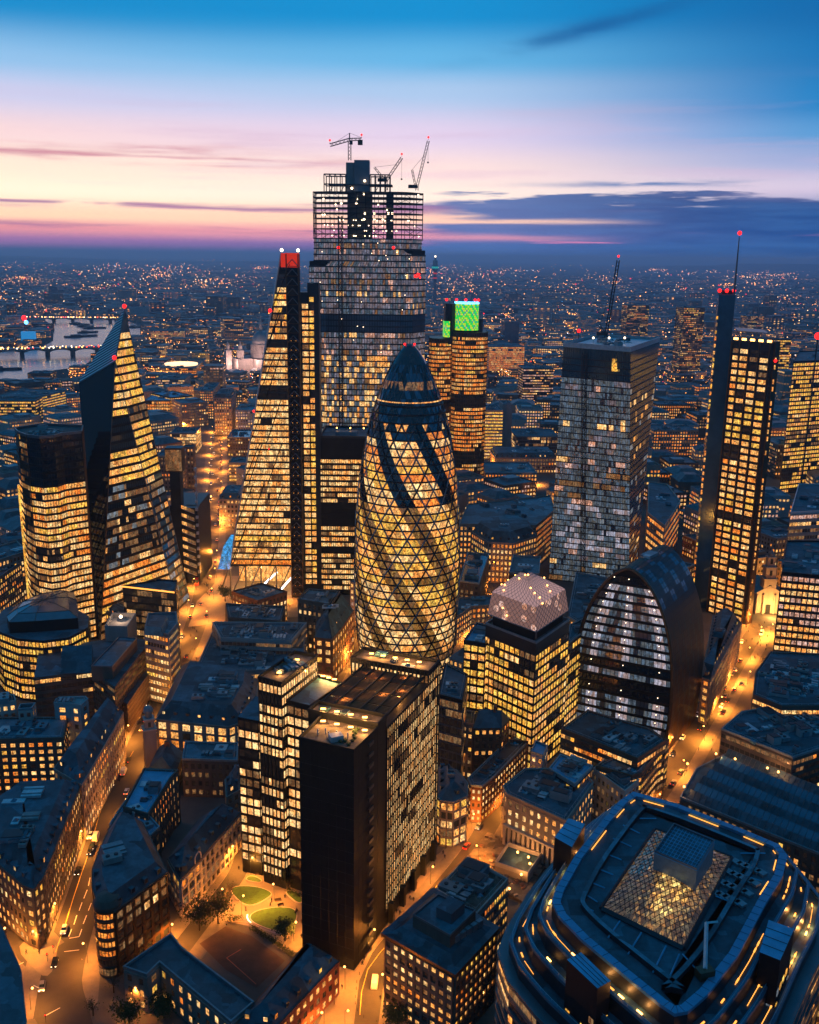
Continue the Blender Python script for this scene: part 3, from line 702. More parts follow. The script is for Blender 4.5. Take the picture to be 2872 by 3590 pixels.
# ---------------- brown mullioned tower with the green lit crown
def t42():
    y0 = 930.; X = lambda u, v=1400: YD(u, v, y0)[0]; Z = lambda v: YD(1600, v, y0)[1]
    t = thing('mullioned_tower', 'brown ribbed tower with a green and yellow glowing screen crown, right of the oval tower', 'tower', (X(1620), y0 + 10, 0))
    def rnd(l, r, y, d, n=5):
        xl, xr = X(l), X(r); w = (xr - xl); P = []
        for k in range(n + 1):
            a = math.pi + math.pi * k / n; P.append(((xl + xr) / 2 + w / 2 * math.cos(a), y + d * .3 + d * .3 * math.sin(a)))
        return ccw(P + [(xr, y + d), (xl, y + d)])
    occupy([(X(1495), y0 - 2), (X(1710), y0 - 2), (X(1710), y0 + 45), (X(1495), y0 + 45)])
    for (l, r, vt, y, nm) in ((1584, 1706, 1168, y0, 'front'), (1503, 1586, 1192, y0 + 6, 'side')):
        P = rnd(l, r, y, 34); zt = Z(vt); zs = [zt - 3.9 * k for k in range(int(zt / 3.9))][::-1]
        def litf(f, i, nb, n=len(zs)):
            if n - f in (2, 17, 18, 19, 31, 32, 33): return ['win_dark'] * nb
            return rowlights(nb, .88, 'orange' if R() < .7 else 'warm')
        curtain(t, lambda z: P, [z for z in zs], 1.7, litf, slab='bronze', slabh=1.5, gap=.3, body='black_metal', slabp=.1)
        m = MB()
        for i in range(len(P)):
            a, b = P[i], P[(i + 1) % len(P)]
            if not facing(a, b, .2): continue
            L = math.dist(a, b); c = max(1, round(L / 1.7))
            for k in range(c): x, yy = a[0] + (b[0] - a[0]) * k / c, a[1] + (b[1] - a[1]) * k / c; m.tube((x, yy - .35, 0), (x, yy - .35, zt + .8), .24, 'bronze')
        part('mullions', m, t)
    m = MB(); P = rnd(1592, 1673, y0 + 5, 26, 8); m.prism(P, Z(1170), Z(1062), 'black_metal'); m.prism(rnd(1553, 1594, y0 + 8, 22), Z(1210), Z(1066), 'dark_metal'); m.prism(rnd(1670, 1690, y0 + 12, 18), Z(1175), Z(1120), 'dark_metal'); part('crown_drum', m, t)
    # pixel screen: rows of coloured lamps
    cols = []
    for nme, c in (('screen_green', (.02, .75, .08)), ('screen_yellow', (.55, .75, .03)), ('screen_teal', (.02, .35, .35))): glow(nme, c, 1.0)
    def screen(P, z0, z1, sel, ny=14):
        m = MB()
        for i in range(len(P)):
            a, b = P[i], P[(i + 1) % len(P)]
            if not facing(a, b, .1) or not sel(i): continue
            c = max(1, round(math.dist(a, b) / 1.4))
            for k in range(c):
                for j in range(ny):
                    s_ = (k + i * 3 + j) % 4; mat = 'screen_yellow' if s_ == 0 or (j + 2 * k) % 5 == 0 else 'screen_teal' if (j - k) % 4 == 0 else 'screen_green'
                    p = lerp(a, b, k / c); q_ = lerp(a, b, (k + 1) / c); za, zb_ = z0 + (z1 - z0) * j / ny, z0 + (z1 - z0) * (j + .93) / ny
                    m.poly([(p[0], p[1] - .15, za), (q_[0], q_[1] - .15, za), (q_[0], q_[1] - .15, zb_), (p[0], p[1] - .15, zb_)], mat)
        part('light_screen', m, t)
    screen(P, Z(1160), Z(1066), lambda i: True); screen(rnd(1551, 1580, y0 + 7, 22), Z(1185), Z(1128), lambda i: True, 8)
    m = MB(); m.prism(inset(P, -.3), Z(1066), Z(1062), 'blue_glow'); part('blue_rim', m, t)
    for u in (1560, 1594, 1626, 1658, 1670): beacon(t, X(u), y0 + 8, Z(1062), 1.3)
    m = MB()
    for k in range(9): x = X(1555 + k * 15); m.tube((x, y0 + 12, Z(1064)), (x, y0 + 12, Z(1064) + U(2, 6)), .2, 'dark_metal', 4)
    part('aerials', m, t)
t42()
# ---------------- the folded angular tower (left)
def scalpel():
    D = lambda u, v, y: (YD(u, v, y)[0], y, YD(u, v, y)[1])
    Gq = lambda u, v: (*G(u, v), 0.)
    A = D(437, 1085, 612); T = D(404, 1268, 590); L = D(277, 1343, 600); M0 = Gq(352, 2255); L0 = (L[0] + 3, 596, 0.); Q0 = D(622, 2085, 600); R0 = D(664, 2085, 622)
    Q0 = (Q0[0], 600, 0.); R0 = (R0[0], 622, 0.); K0 = (R0[0] - 22, 660, 0.); K1 = (L[0] + 6, 640, 0.)
    t = thing('folded_tower', 'angular folded glass tower rising to a sharp striped point, left of the wedge tower', 'tower', (M0[0] + 15, 600, 0))
    occupy([L0[:2], M0[:2], Q0[:2], R0[:2], K0[:2], K1[:2]])
    solid('mirror_dark', (.004, .008, .014), .04, 0, var=.3, spec=.35); solid('stripe_white', (.8, .74, .78), .6, var=.05); m = MB(); g = 'glass'
    m.poly([L, L0, M0, T], 'mirror_dark'); m.poly([T, M0, Q0], 'glass_blue'); m.poly([T, Q0, R0, A], 'glass_blue'); m.poly([A, R0, K0], g); m.poly([A, K0, K1, L], g); m.poly([L, K1, L0], g); part('wall', m, t)
    m = MB()
    for k in range(19):      # striped sail at the top
        w = (k + .3) / 19; p, p2 = lerp(L, A, w), lerp(L, A, min(1, w + .027)); q_, q2 = lerp(T, A, w), lerp(T, A, min(1, w + .027))
        n = Vector((-.3, -.9, .3)) * .5
        m.poly([tuple(Vector(p) + n), tuple(Vector(q_) + n), tuple(Vector(q2) + n), tuple(Vector(p2) + n)], 'stripe_white')
    n0 = Vector((-.05, -.15, 0)); m.poly([tuple(Vector(x) + n0) for x in (L, T, A)], 'dark_metal'); part('striped_sail', m, t)
    zt = T[2]; zs = [z for z in [4.9 * k for k in range(36)] if z < zt]
    def r1(f, i, nb):
        z = zs[f]
        if 86 < z < 106: return rowlights(nb, 1, 'yellow')
        if z > 126: return rowlights(nb, .95, 'yellow')
        if 106 <= z < 126: return ['glass'] * nb
        if z < 36 and z > 8: return rowlights(nb, .93, 'warm')
        if z <= 8: return ['win_dim'] * nb
        return rowlights(nb, .35, 'dim', 'glass')
    edgeface(t, [M0, T], [Q0, T], zs, 1.8, r1, slab='black_metal', slabh=1.7)
    zs2 = [z for z in [4.9 * k for k in range(40)] if z < A[2] - 12]
    def r2(f, i, nb):
        z = zs2[f]
        if z > 100 and not 118 < z < 128: return rowlights(nb, .96, 'yellow', 'glass')
        if 84 < z <= 100: return ['win_yellow'] * nb
        return rowlights(nb, .3, 'dim', 'glass_blue')
    edgeface(t, [Q0, T, A], [R0, A], zs2, 1.8, r2, slab='black_metal', slabh=1.5)
    m = MB()
    for a, b, r_ in ((T, M0, .3), (T, Q0, .4), (A, R0, .35), (T, A, .4), (L, L0, .3), (L, T, .4), (L, A, .35)): m.tube(a, b, r_, 'bronze' if b is M0 else 'steel_grey')
    part('edge_trim', m, t)
    m = MB()
    for k in range(60):      # scattered lamps seen in the dark face
        w, s_ = U(.1, .95), U(.05, .9); p = Vector(lerp(lerp(L, T, s_), lerp(L0, M0, s_), w)); p += Vector((-.2, -.3, 0))
        if p.z > 20: m.poly([tuple(p), tuple(p + Vector((U(.5, 2.5), -.1, 0))), tuple(p + Vector((1.2, -.1, .7))), tuple(p + Vector((0, 0, .7)))], random.choice(('win_dim', 'win_dim', 'win_blue', 'win_dimcool')))
    part('window', m, t, stuff=True)
    beacon(t, A[0], A[1], A[2] - .5, 1.3); beacon(t, T[0], T[1] - 1, T[2], 1.3, power=0); p = lerp(L, L0, .35); beacon(t, p[0], p[1] - 1, p[2], 1.2)
    # low annex with the triangular light slot
    B('glass_annex', 'black glass annex with a bright triangular slot along its roof, under the folded tower', 44, [(430, 2058), (617, 2078), (622, 2040), (560, 2035)], 'glassy', over=dict(lit=.06, wall='glass', grid='black_metal'), clutter=0, occ=False)
    m = MB(); a, b, c = [(*G(u, v, 44.9), 44.9) for u, v in ((428, 2056), (612, 2077), (622, 2040))]
    m.tube(a, b, .45, 'warm_strip'); m.tube(b, c, .4, 'bronze'); part('lit_roof_edge', m, BUILT[-1][0])
scalpel()
# ---------------- the curved ribbed tower far left
def willis():
    h = 124.; P = ccw([G(u, v, h) for u, v in ((52, 1508), (62, 1520), (92, 1532), (140, 1538), (190, 1534), (217, 1527), (288, 1519), (292, 1499), (150, 1492))])
    t = thing('curved_tower', 'curved glass tower with a dark top and ribbed right flank, left edge', 'tower', (*cen(P), 0)); occupy(P)
    n = 31; zs = [4. * k for k in range(n + 1)]; top = cen(P)
    xr = [p for p in P]; ribi = max(range(len(P)), key=lambda i: -min(P[i][1], P[(i + 1) % len(P)][1]) if False else (P[i][0] + P[(i + 1) % len(P)][0]) - .6 * P[i][1])
    def litf(f, i, nb):
        a, b = P[i], P[(i + 1) % len(P)]
        rib = math.dist(a, b) > 12 and (a[0] + b[0]) / 2 > -222
        if f >= 24: return ['glass'] * nb if not rib else rowlights(nb, .08, 'warm', 'glass')
        if rib: return rowlights(nb, .95 if f < 17 else .35, 'cream')
        return rowlights(nb, .97 if f not in (13, 14) else .3, 'warm' if f > 12 else 'cream')
    curtain(t, lambda z: P, zs, 1.6, litf, slab='black_metal', slabh=1.3, gap=.3)
    m = MB()
    for i in range(len(P)):
        a, b = P[i], P[(i + 1) % len(P)]
        if facing(a, b) and math.dist(a, b) > 12 and (a[0] + b[0]) / 2 > -222:
            c = round(math.dist(a, b) / 1.9)
            for k in range(c + 1): x, y = lerp(a, b, k / c); m.tube((x + .2, y - .4, 0), (x + .2, y - .4, h + 1), .26, 'bronze')
    part('ribs', m, t)
    m = MB(); p0 = P[0]; l = min(P, key=lambda p: p[0]); m.tube((l[0] - .3, l[1] - .6, 0), (l[0] - .3, l[1] - .6, 92), .7, 'win_yellow', 6); part('lit_corner_strip', m, t)
    m = MB(); parapet(m, inset(P, -.2), h, 1.6, .6, 'steel_grey'); part('parapet', m, t)
    roof_clutter(t, P, h, 5, .2)
willis()
# ---------------- tall grey glass tower with the external hoist (100)
def hundred():
    h = 170.; a, b, c, d = [G(u, v, h) for u, v in ((1976, 1200), (2211, 1217), (2313, 1183), (2095, 1171))]
    a0, b0 = G(1924, 2032), G(2206, 2062); d0 = (a0[0] + 5, a0[1] + 34); c0 = (b0[0] + 12, b0[1] + 34)
    TP, BP = [a, b, c, d], [a0, b0, c0, d0]; assert area(TP) > 0 or True
    if area(TP) < 0: TP.reverse(); BP.reverse()
    t = thing('grey_glass_tower', 'tall grey glass tower with thin floor lines and a construction hoist on its front', 'tower', (*cen(TP), 0)); occupy(BP)
    pf = lambda z: [lerp(p, q_, min(1, z / h)) for p, q_ in zip(BP, TP)]
    zs = [4.2 * k for k in range(39)] + [h - 3]
    def litf(f, i, nb):
        A_, B_ = TP[i], TP[(i + 1) % 4]; side = not (A_ in (a, b) and B_ in (a, b))
        if f >= 35: return ['glass_blue'] * nb
        if side: return runlights(nb, .1, 'dim', 'glass_grey')
        return [('glass_grey' if R() < .06 else q) for q in runlights(nb, .42 if 5 < f < 14 else .22, 'cool' if 5 < f < 14 else 'hazy', 'win_sheen_glow')]
    curtain(t, pf, zs, 1.6, litf, slab='dark_metal', slabh=.75, gap=.2, body='glass', slabp=.3)
    m = MB(); parapet(m, inset(TP, -.3), h - 3, 3.2, .6, 'pale_metal'); part('parapet', m, t)
    m = MB(); m.prism(inset(TP, 3), h - 2.6, h - 1.8, 'flat_roof_b', 'pale_metal')
    part('roof_deck', m, t); roof_clutter(t, inset(TP, 4), h - 1.8, 9, .1)
    for k in range(3): x, y = G(2080 + k * 55, 1195, h); mm = MB(); mm.tube((x, y, h - 1.8), (x, y, h + 2), .12, 'dark_metal'); mm.ball((x, y, h + 2), .7, 'lamp_white'); part('roof_lamp', mm, t)
    m = MB(); p, q_ = lerp(a0, b0, .42), lerp(a, b, .32); truss(m, (p[0], p[1] - 2.4, 0), (q_[0], q_[1] - 2.4, h - 6), 2.6, 'crane_dark', .22, 3); part('hoist_mast', m, t)
    m = MB(); p = lerp(lerp(a0, b0, .78), lerp(a, b, .8), .9); m.box((p[0], p[1] - .7, h * .905), (6.2, .5, 8), 'win_yellow'); part('lit_plant_window', m, t)
    p = lerp(a, d, .3); x0, y0 = p
    luffing_crane('slender luffing crane leaning right behind the grey glass tower roof', x0 + 24, y0 + 14, h - 8, h + 3, YD(2168, 912, y0 + 14)[0], YD(2168, 912, y0 + 14)[1], 1.6, (x0 + 19, h + 9), False)
    x, z = YD(2030, 1160, y0 + 5); m = MB(); m.tube((x, y0 + 5, h), (x, y0 + 5, z), .25, 'dark_metal'); m.ball((x, y0 + 5, z), 1.3, 'red_glow'); part('beacon', m, t)
hundred()
# ---------------- tower with the mast at right
def heron():
    y0 = 592.; X = lambda u, v: YD(u, v, y0)[0]; Z = lambda v: YD(2600, v, y0)[1]
    a0, b0 = G(2478, 2145), G(2612, 2190); h = Z(1200)
    at, bt = G(2562, 1225, h), G(2722, 1218, h); dx = Vector(b0) - Vector(a0)
    P = [a0, b0, (b0[0] + 9, b0[1] + 38), (a0[0] + 9, a0[1] + 38)]
    t = thing('masted_tower', 'tall tower with big yellow window blocks, dark stair shaft and mast, right side', 'tower', (*cen(P), 0)); occupy(P)
    P = ccw(P); nf = int(h / 4.3); zs = [4.3 * k for k in range(nf - 1)] + [h - 4.3]
    core = MB(); core.prism(P, 0, h, 'dark_metal', 'flat_roof'); part('wall', core, t)
    i = max(range(4), key=lambda i: -(P[i][1] + P[(i + 1) % 4][1])); a, b = P[i], P[(i + 1) % 4]
    if a[0] > b[0]: a, b = b, a
    L = math.dist(a, b); ux, uy = (b[0] - a[0]) / L, (b[1] - a[1]) / L; nx, ny = uy, -ux; ang = math.atan2(uy, ux)
    wins = []; fr = MB(); spans = [(.05, .14)] + [(.23 + .24 * k, .19) for k in range(3)]
    for f in range(nf):
        z = f * 4.3 + 1.2
        if z > h - 5: break
        v = f
        dark = f in (6, 15, 24, 25, 33); pal = 'yellow' if 26 <= f <= 33 else 'warm' if f < 36 else 'cream'
        for s_, w_ in spans:
            mat = 'win_dark' if (dark and R() < .75) or R() < .08 else pick(pal)
            if f >= 38 and R() < .6: mat = random.choice(('win_orange', 'win_dim', 'win_dark'))
            for q_ in range(2 if w_ > .15 else 1):
                ww = L * w_ / (2 if w_ > .15 else 1); tt = L * s_ + ww * (q_ + .5)
                wins.append((a[0] + ux * tt, a[1] + uy * tt, z, ww * .95, 2.6, ang, mat))
        fr.box(((a[0] + b[0]) / 2 + nx * .1, (a[1] + b[1]) / 2 + ny * .1, z - 1.15), (L, .25, 1.0), 'dark_metal', ang)
    for s_ in (0, .205, .43, .67, .92): fr.box((a[0] + ux * L * s_ + nx * .2, a[1] + uy * L * s_ + ny * .2, 0), (.9, .5, h - .5), 'bronze', ang)
    part('facade_frame', fr, t); put_windows(t, wins, 100)
    # right flank
    m = MB(); c = P[(P.index(b) + 1) % 4] if P[(P.index(b) + 1) % 4] != a else P[(P.index(b) - 1) % 4]
    m.box((b[0] + 1.8, b[1] + 2.5, 0), (3.4, 5, h + 1), 'bronze', ang); part('corner_shaft', m, t)
    w2 = MB()
    for f in range(nf - 2):
        if R() < .7: z = 2 + f * 4.3; w2.box((b[0] + 1.8, b[1] - .05, z), (.8, .3, 2.6), 'win_warm', ang)
    part('shaft_windows', w2, t, stuff=True)
    # dark stair shaft on the left, taller
    sx0, sx1 = G(2432, 1950)[0], 0; q0, q1 = G(2425, 2120), G(2478, 2135)
    hs = YD(2535, 1034, q1[1] + 4)[1]
    sp = MB(); sp.prism(ccw([q0, (q1[0] - .2, q1[1]), (q1[0] + 8, q1[1] + 30), (q0[0] + 8, q0[1] + 30)]), 0, hs, 'glass_blue', 'flat_roof'); part('stair_shaft', sp, t)
    g = MB()
    for f in range(44):
        z = 3 + f * 4.3
        if z < hs - 14: g.box((q0[0] - .1, q0[1] - .3, z), (.9, .6, U(1.5, 3.2)), random.choice(('win_orange', 'win_dim', 'win_warm', 'win_yellow')), 0)
    part('stair_windows', g, t, stuff=True)
    m = MB(); m.box(((q0[0] + q1[0]) / 2 + 4, q0[1] + 12, hs), (8, 8, 2.5), 'dark_metal'); part('roof_plant', m, t)
    for k in range(3): beacon(t, q0[0] + 1 + k * 4.5, q0[1] + 3, hs, 1.2)
    mx, mz = YD(2594, 832, q1[1] + 10); bx = YD(2574, 1030, q1[1] + 10)[0]
    m = MB(); m.tube((bx, q1[1] + 10, hs - 2), (bx, q1[1] + 10, mz), .75, 'steel_grey', 8, .3); part('mast', m, t); beacon(t, bx, q1[1] + 10, mz, 1.3)
    m = MB(); P2 = inset(P, 3)
    for k in range(6): m.tube((P2[0][0] + k * 3, P2[0][1] + 1, h), (P2[0][0] + k * 3, P2[0][1] + 1, h + 5), .2, 'steel_grey', 4)
    m.prism([lerp(P2[0], P2[1], .0), lerp(P2[0], P2[1], 1), lerp(P2[3], P2[2], 1), lerp(P2[3], P2[2], 0)], h + 5, h + 5.5, 'steel_grey'); part('roof_canopy', m, t)
    m = MB()
    for k in range(5): p = lerp(a, b, .1 + .2 * k); m.box((p[0], p[1] + .5, h + .2), (2.8, .5, 1.3), 'lamp_glow', ang)
    part('roof_lights', m, t); beacon(t, b[0] + 1.5, b[1] - 1, h * .93, 1.0)
heron()
# ---------------- arched building
def can():
    B0 = Vector(G(2338, 2655)); w = Vector((-.885, .465)); w.normalize(); W = 47.; ex = Vector(G(2455, 2512)) - B0; ex = ex.normalized() * 47
    h = 88.
    t = thing('arched_tower', 'glass tower shaped like a rounded arch, cool lit storeys, dark tiled curved back', 'tower', (B0.x - 20, B0.y + 25, 0))
    occupy([tuple(B0 - w * 2), tuple(B0 + w * (W + 2)), tuple(B0 + w * W + ex), tuple(B0 + ex)])
    def edge(z, s_):   # s_=-1 right edge, +1 left edge : offset from centre line
        u = z / h
        k = 1.0 if u < .3 else max(0, 1 - ((u - .3) / .7) ** 2.3) ** .62
        base = .94 + .06 * math.sin(min(1, u / .3) * math.pi / 2)
        return W / 2 * (base if u < .3 else k) * s_
    cc = B0 + w * (W / 2)
    def P(s_, z, d=0.): p = cc + w * edge(z, s_) + ex * d; return (p.x, p.y, z)
    N_ = 30; zz = [h * (1 - (1 - k / N_) ** 1.6) for k in range(N_ + 1)]
    hull = MB(); rim = MB(); pan = MB()
    prof = [(-1, z) for z in zz] + [(1, z) for z in reversed(zz[:-1])]
    front = [P(s_, z, .02) for s_, z in prof]; hull.poly(front, 'black_metal'); hull.poly([P(s_, z, 1) for s_, z in reversed(prof)], 'black_metal')
    for (s0, z0), (s1, z1) in zip(prof, prof[1:]):
        hull.poly([P(s0, z0, 0), P(s0, z0, 1), P(s1, z1, 1), P(s1, z1, 0)], 'dark_stone')
        a, b = Vector(P(s0, z0, -.01)), Vector(P(s1, z1, -.01)); rim.tube(a, b, .75, 'bronze', 6)
    part('wall', hull, t); part('arch_rim', rim, t)
    # tiled right flank and roof shell
    nd = 9
    for q_ in range(nd):
        pan = MB()
        for k in range(N_):
            z0, z1 = zz[k], zz[k + 1]
            for d in range(2):
                d0, d1 = (q_ + d * .5 + .03) / nd, (q_ + d * .5 + .47) / nd
                a_, b_, c_, e_ = [Vector(P(-1, z, d_)) for z, d_ in ((z0 + .1, d0), (z0 + .1, d1), (z1 - .1, d1), (z1 - .1, d0))]
                nrm = (b_ - a_).cross(e_ - a_); nrm.normalize()
                if nrm.dot(Vector((-w.x, -w.y, .35))) < 0: nrm = -nrm
                o = nrm * .12
                dk = (k // 3 + q_) % 3 == 0
                pan.poly([tuple(x + o) for x in (a_, b_, c_, e_)], 'glass_grey' if z0 > 70 and dk else 'tile_dark' if z0 > 62 or (k // 2 + q_ * 2 + d) % 3 == 0 else 'tile_brown' if R() < .8 else 'bronze')
        part('flank_panels', pan, t)
    left = [P(1, z) for z in zz]; right = [P(-1, z) for z in zz]
    n = 21; zs = [h / n * k for k in range(n + 1)]; fr = -ex.normalized() * .2
    left = [(x + fr.x - w.x * .9, y + fr.y - w.y * .9, z) for x, y, z in left[:-1]]; right = [(x + fr.x + w.x * .9, y + fr.y + w.y * .9, z) for x, y, z in right[:-1]]
    zs = [z for z in zs if z < left[-1][2]]
    def litf(f, i, nb):
        if f in (6, 7, 9, 19): return ['glass'] * nb
        r_ = []
        for k in range(nb):
            d = min(abs(k - nb * c_) for c_ in (.16, .5, .88)); r_.append('win_cool' if d < 1.3 else random.choice(('win_sheen_glow', 'win_sheen_glow', 'win_sheen_glow', 'glass_grey')))
        return r_
    edgeface(t, left, right, zs, 1.9, litf, slab='black_metal', slabh=1.3, gap=.25, out=.4)
    m = MB()
    for z in zs[1:-1]:
        if zs.index(z) in (7, 8, 10): continue
        l_, r_ = Vector(at_z(left, z)), Vector(at_z(right, z))
        for q_ in (.16, .5, .88): p = l_.lerp(r_, q_); m.ball((p.x - ex.x * .004, p.y - .45, z + 3.4), .2, 'lamp_white', 6)
    part('ceiling_lights', m, t)
    m = MB(); p = cc + ex * .55; m.box((p.x, p.y, h - .8), (9, 5, 1.6), 'plant_metal', .9); m.box((p.x - 2, p.y - 4, h - .8), (3, 3, 1.8), 'pale_metal', .9); part('roof_plant', m, t)
can()
# ---------------- yellow office block with the lattice dome
def domed():
    h = 64.; fc = G(1880, 2258, h); l = G(1703, 2190, h); r_ = G(1997, 2177, h); P = ccw([l, fc, r_, (l[0] + r_[0] - fc[0], l[1] + r_[1] - fc[1])])
    t = B('yellow_office_block', 'black framed office block full of yellow windows, carrying a pink lattice glass dome', h, P, 'office_y', px=False, cap=100, clutter=0, over=dict(fh=3.9, bw=2.9, top=5))
    c = cen(P); m = MB(); Pi = inset(P, 2.5); m.prism(Pi, h, h + 8, 'black_metal', 'flat_roof'); part('attic_storey', m, t)
    # faceted grid shell
    z0, z1 = h + 5, h + 24; Q = inset(P, .6); apex = Vector((*G(1838, 2012, z1), z1)); apex = Vector((c[0] - 2, c[1] + 4, z1)); n = 10; sh = MB(); gr = MB(); dots = MB()
    def S(i, u, w):     # u along edge, w towards apex
        a, b = Q[i], Q[(i + 1) % 4]; p = Vector((*lerp(a, b, u), 0)); kk = w / .4 * .1 if w < .4 else .1 + .9 * (w - .4) / .6; q_ = p.lerp(Vector((apex.x, apex.y, 0)), kk); zf = w / .4 * .55 if w < .4 else .55 + .45 * (w - .4) / .6
        z = z0 + (z1 - z0) * zf; return Vector((q_.x, q_.y, z))
    for i in range(4):
        for k in range(n):
            for j in range(n):
                u0, u1, w0, w1 = k / n, (k + 1) / n, j / n * .98, (j + 1) / n * .98
                a, b, c_, d = S(i, u0, w0), S(i, u1, w0), S(i, u1, w1), S(i, u0, w1)
                mat = 'pink_panel' if (j > 3) else ('win_pink' if R() < .15 else 'pink_dim')
                sh.poly([a, b, c_], mat); sh.poly([a, c_, d], mat)
                gr.tube(a, S(i, u1, w1), .13, 'steel_grey', 3); gr.tube(b, d, .13, 'steel_grey', 3)
                if R() < .06: q_ = a + (a - Vector((apex.x, apex.y, z0))).normalized() * .5; dots.ball(tuple(q_), .4, 'lamp_glow', 5)
    part('dome_glazing', sh, t); part('dome_lattice', gr, t); part('dome_lamps', dots, t)
    m = MB()
    for i in range(4): m.tube((*Q[i], z0 - 3), (*Q[i], z0 + 1), .25, 'steel_grey'); m.tube((*Q[i], z0), (*Q[(i + 1) % 4], z0), .25, 'steel_grey')
    part('dome_frame', m, t)
    B('side_wing', 'lower blue-roofed wing with yellow windows on the left of the domed office block', 56, [(1627, 2250), (1702, 2262), (1735, 2205), (1672, 2188)], 'office_y', clutter=2, roofmat='blue_roof', over=dict(bw=4, fh=4))
    B('side_wing', 'right hand wing of yellow windows stepping down beside the domed office block', 52, [(1990, 2262), (2050, 2215), (2042, 2175), (1998, 2195)], 'office_y', clutter=1, occ=False, over=dict(bw=3))
domed()
# ---------------- dark slab behind the oval tower
def darkslab():
    y0 = G(1180, 2085)[1]; h = YD(1200, 1537, y0)[1]; x0, x1 = YD(1124, 1800, y0)[0], YD(1245, 1800, y0)[0] + 14
    P = [(x0, y0), (x1, y0), (x1, y0 + 42), (x0, y0 + 42)]; occupy(P)
    t = thing('dark_slab_tower', 'square dark tower with grouped cream window rows, between the ladder frame and the oval tower', 'tower', (x0 + 15, y0 + 20, 0))
    m = MB(); m.prism(P, 0, h, 'black_metal', 'flat_roof_b'); part('wall', m, t)
    wins = []; fr = MB(); z = 4.; f = 0; zt = h - 15
    while z < zt:
        if not 12.5 * 3.8 < z < 17 * 3.8 and f != 7:
            row = rowlights(26, .93, 'cream')
            for k in range(26):
                w = (x1 - x0) / 26; wins.append((x0 + w * (k + .5), y0, z, w * .8, 2.3, 0, row[k]))
        fr.box(((x0 + x1) / 2, y0 - .15, z - 1.3), (x1 - x0, .3, 1.2), 'black_metal'); z += 3.8; f += 1
    part('facade_frame', fr, t); put_windows(t, wins, 100)
    m = MB(); parapet(m, P, h, 1.5, .8, 'dark_metal'); part('parapet', m, t)
    m = MB(); m.box(((x0 + x1) / 2 - 2, y0 + 14, h), (14, 8, 2.5), 'plant_metal'); part('roof_plant', m, t)
    for k in range(3): beacon(t, x0 + 10 + k * 9, y0 + 16, h + 2.5, .5, 'lamp_glow')
darkslab()
# ---------------- the service-stair building with zigzag landings
def lloyds():
    y0 = 655.; X = lambda u: YD(u, 1800, y0)[0]; Z = lambda v: YD(640, v, y0)[1]
    t = thing('stair_tower_building', 'bronze service towers with zigzag landings and a gold-lit box, beside the folded tower', 'building', (X(640), y0, 0))
    occupy([(X(585), y0), (X(700), y0), (X(700), y0 + 45), (X(585), y0 + 45)])
    m = MB(); m.box((X(640), y0 + 25, 0), (X(695) - X(595), 40, Z(1780)), 'dark_metal'); part('wall', m, t)
    m = MB(); m.box((X(617), y0 + 5, Z(1655)), (X(647) - X(588), 9, Z(1572) - Z(1655)), 'bronze', 0, 'flat_roof_b'); m.poly([(X(589), y0 + .3, Z(1652)), (X(645), y0 + .3, Z(1652)), (X(645), y0 + .3, Z(1578)), (X(589), y0 + .3, Z(1578))], 'win_dim'); part('gold_lit_box', m, t)
    m = MB(); m.box((X(617), y0 + 6, 0), (7, 8, Z(1655)), 'dark_metal'); m.box((X(670), y0 + 4, 0), (9, 8, Z(1780)), 'dark_metal'); part('service_shaft', m, t)
    z = 6.; 
    while z < Z(1790):
        m = MB(); xa, xb, xc = X(637), X(655), X(682); yy = y0 - .2
        m.poly([(xa, yy, z + 3.4), (xb, yy - .4, z + 2.2), (xb, yy - .4, z + 4.6), (xa, yy, z + 5.6)], 'win_warm'); m.poly([(xb, yy - .4, z + 2.2), (xc, yy, z), (xc, yy, z + 2.3), (xb, yy - .4, z + 4.6)], 'win_dim')  # lamplight on the bronze panels painted as glow, right half dimmer
        m.poly([(xa, yy + .1, z + 3.0), (xb, yy - .5, z + 1.6), (xc, yy + .1, z - .5), (xc, yy + .1, z), (xb, yy - .5, z + 2.2), (xa, yy + .1, z + 3.4)], 'pale_steel'); part('stair_landing', m, t); z += 5.6
    for k in range(14): m = MB(); m.box((X(692), y0 - 1, 8 + k * 5.6), (1.6, 1.6, 2.), 'pale_metal'); part('pod', m, t)
    m = MB(); m.tube((X(690), y0 + 2, 0), (X(690), y0 + 2, Z(1640)), .5, 'pale_steel', 8); part('duct', m, t)
lloyds()
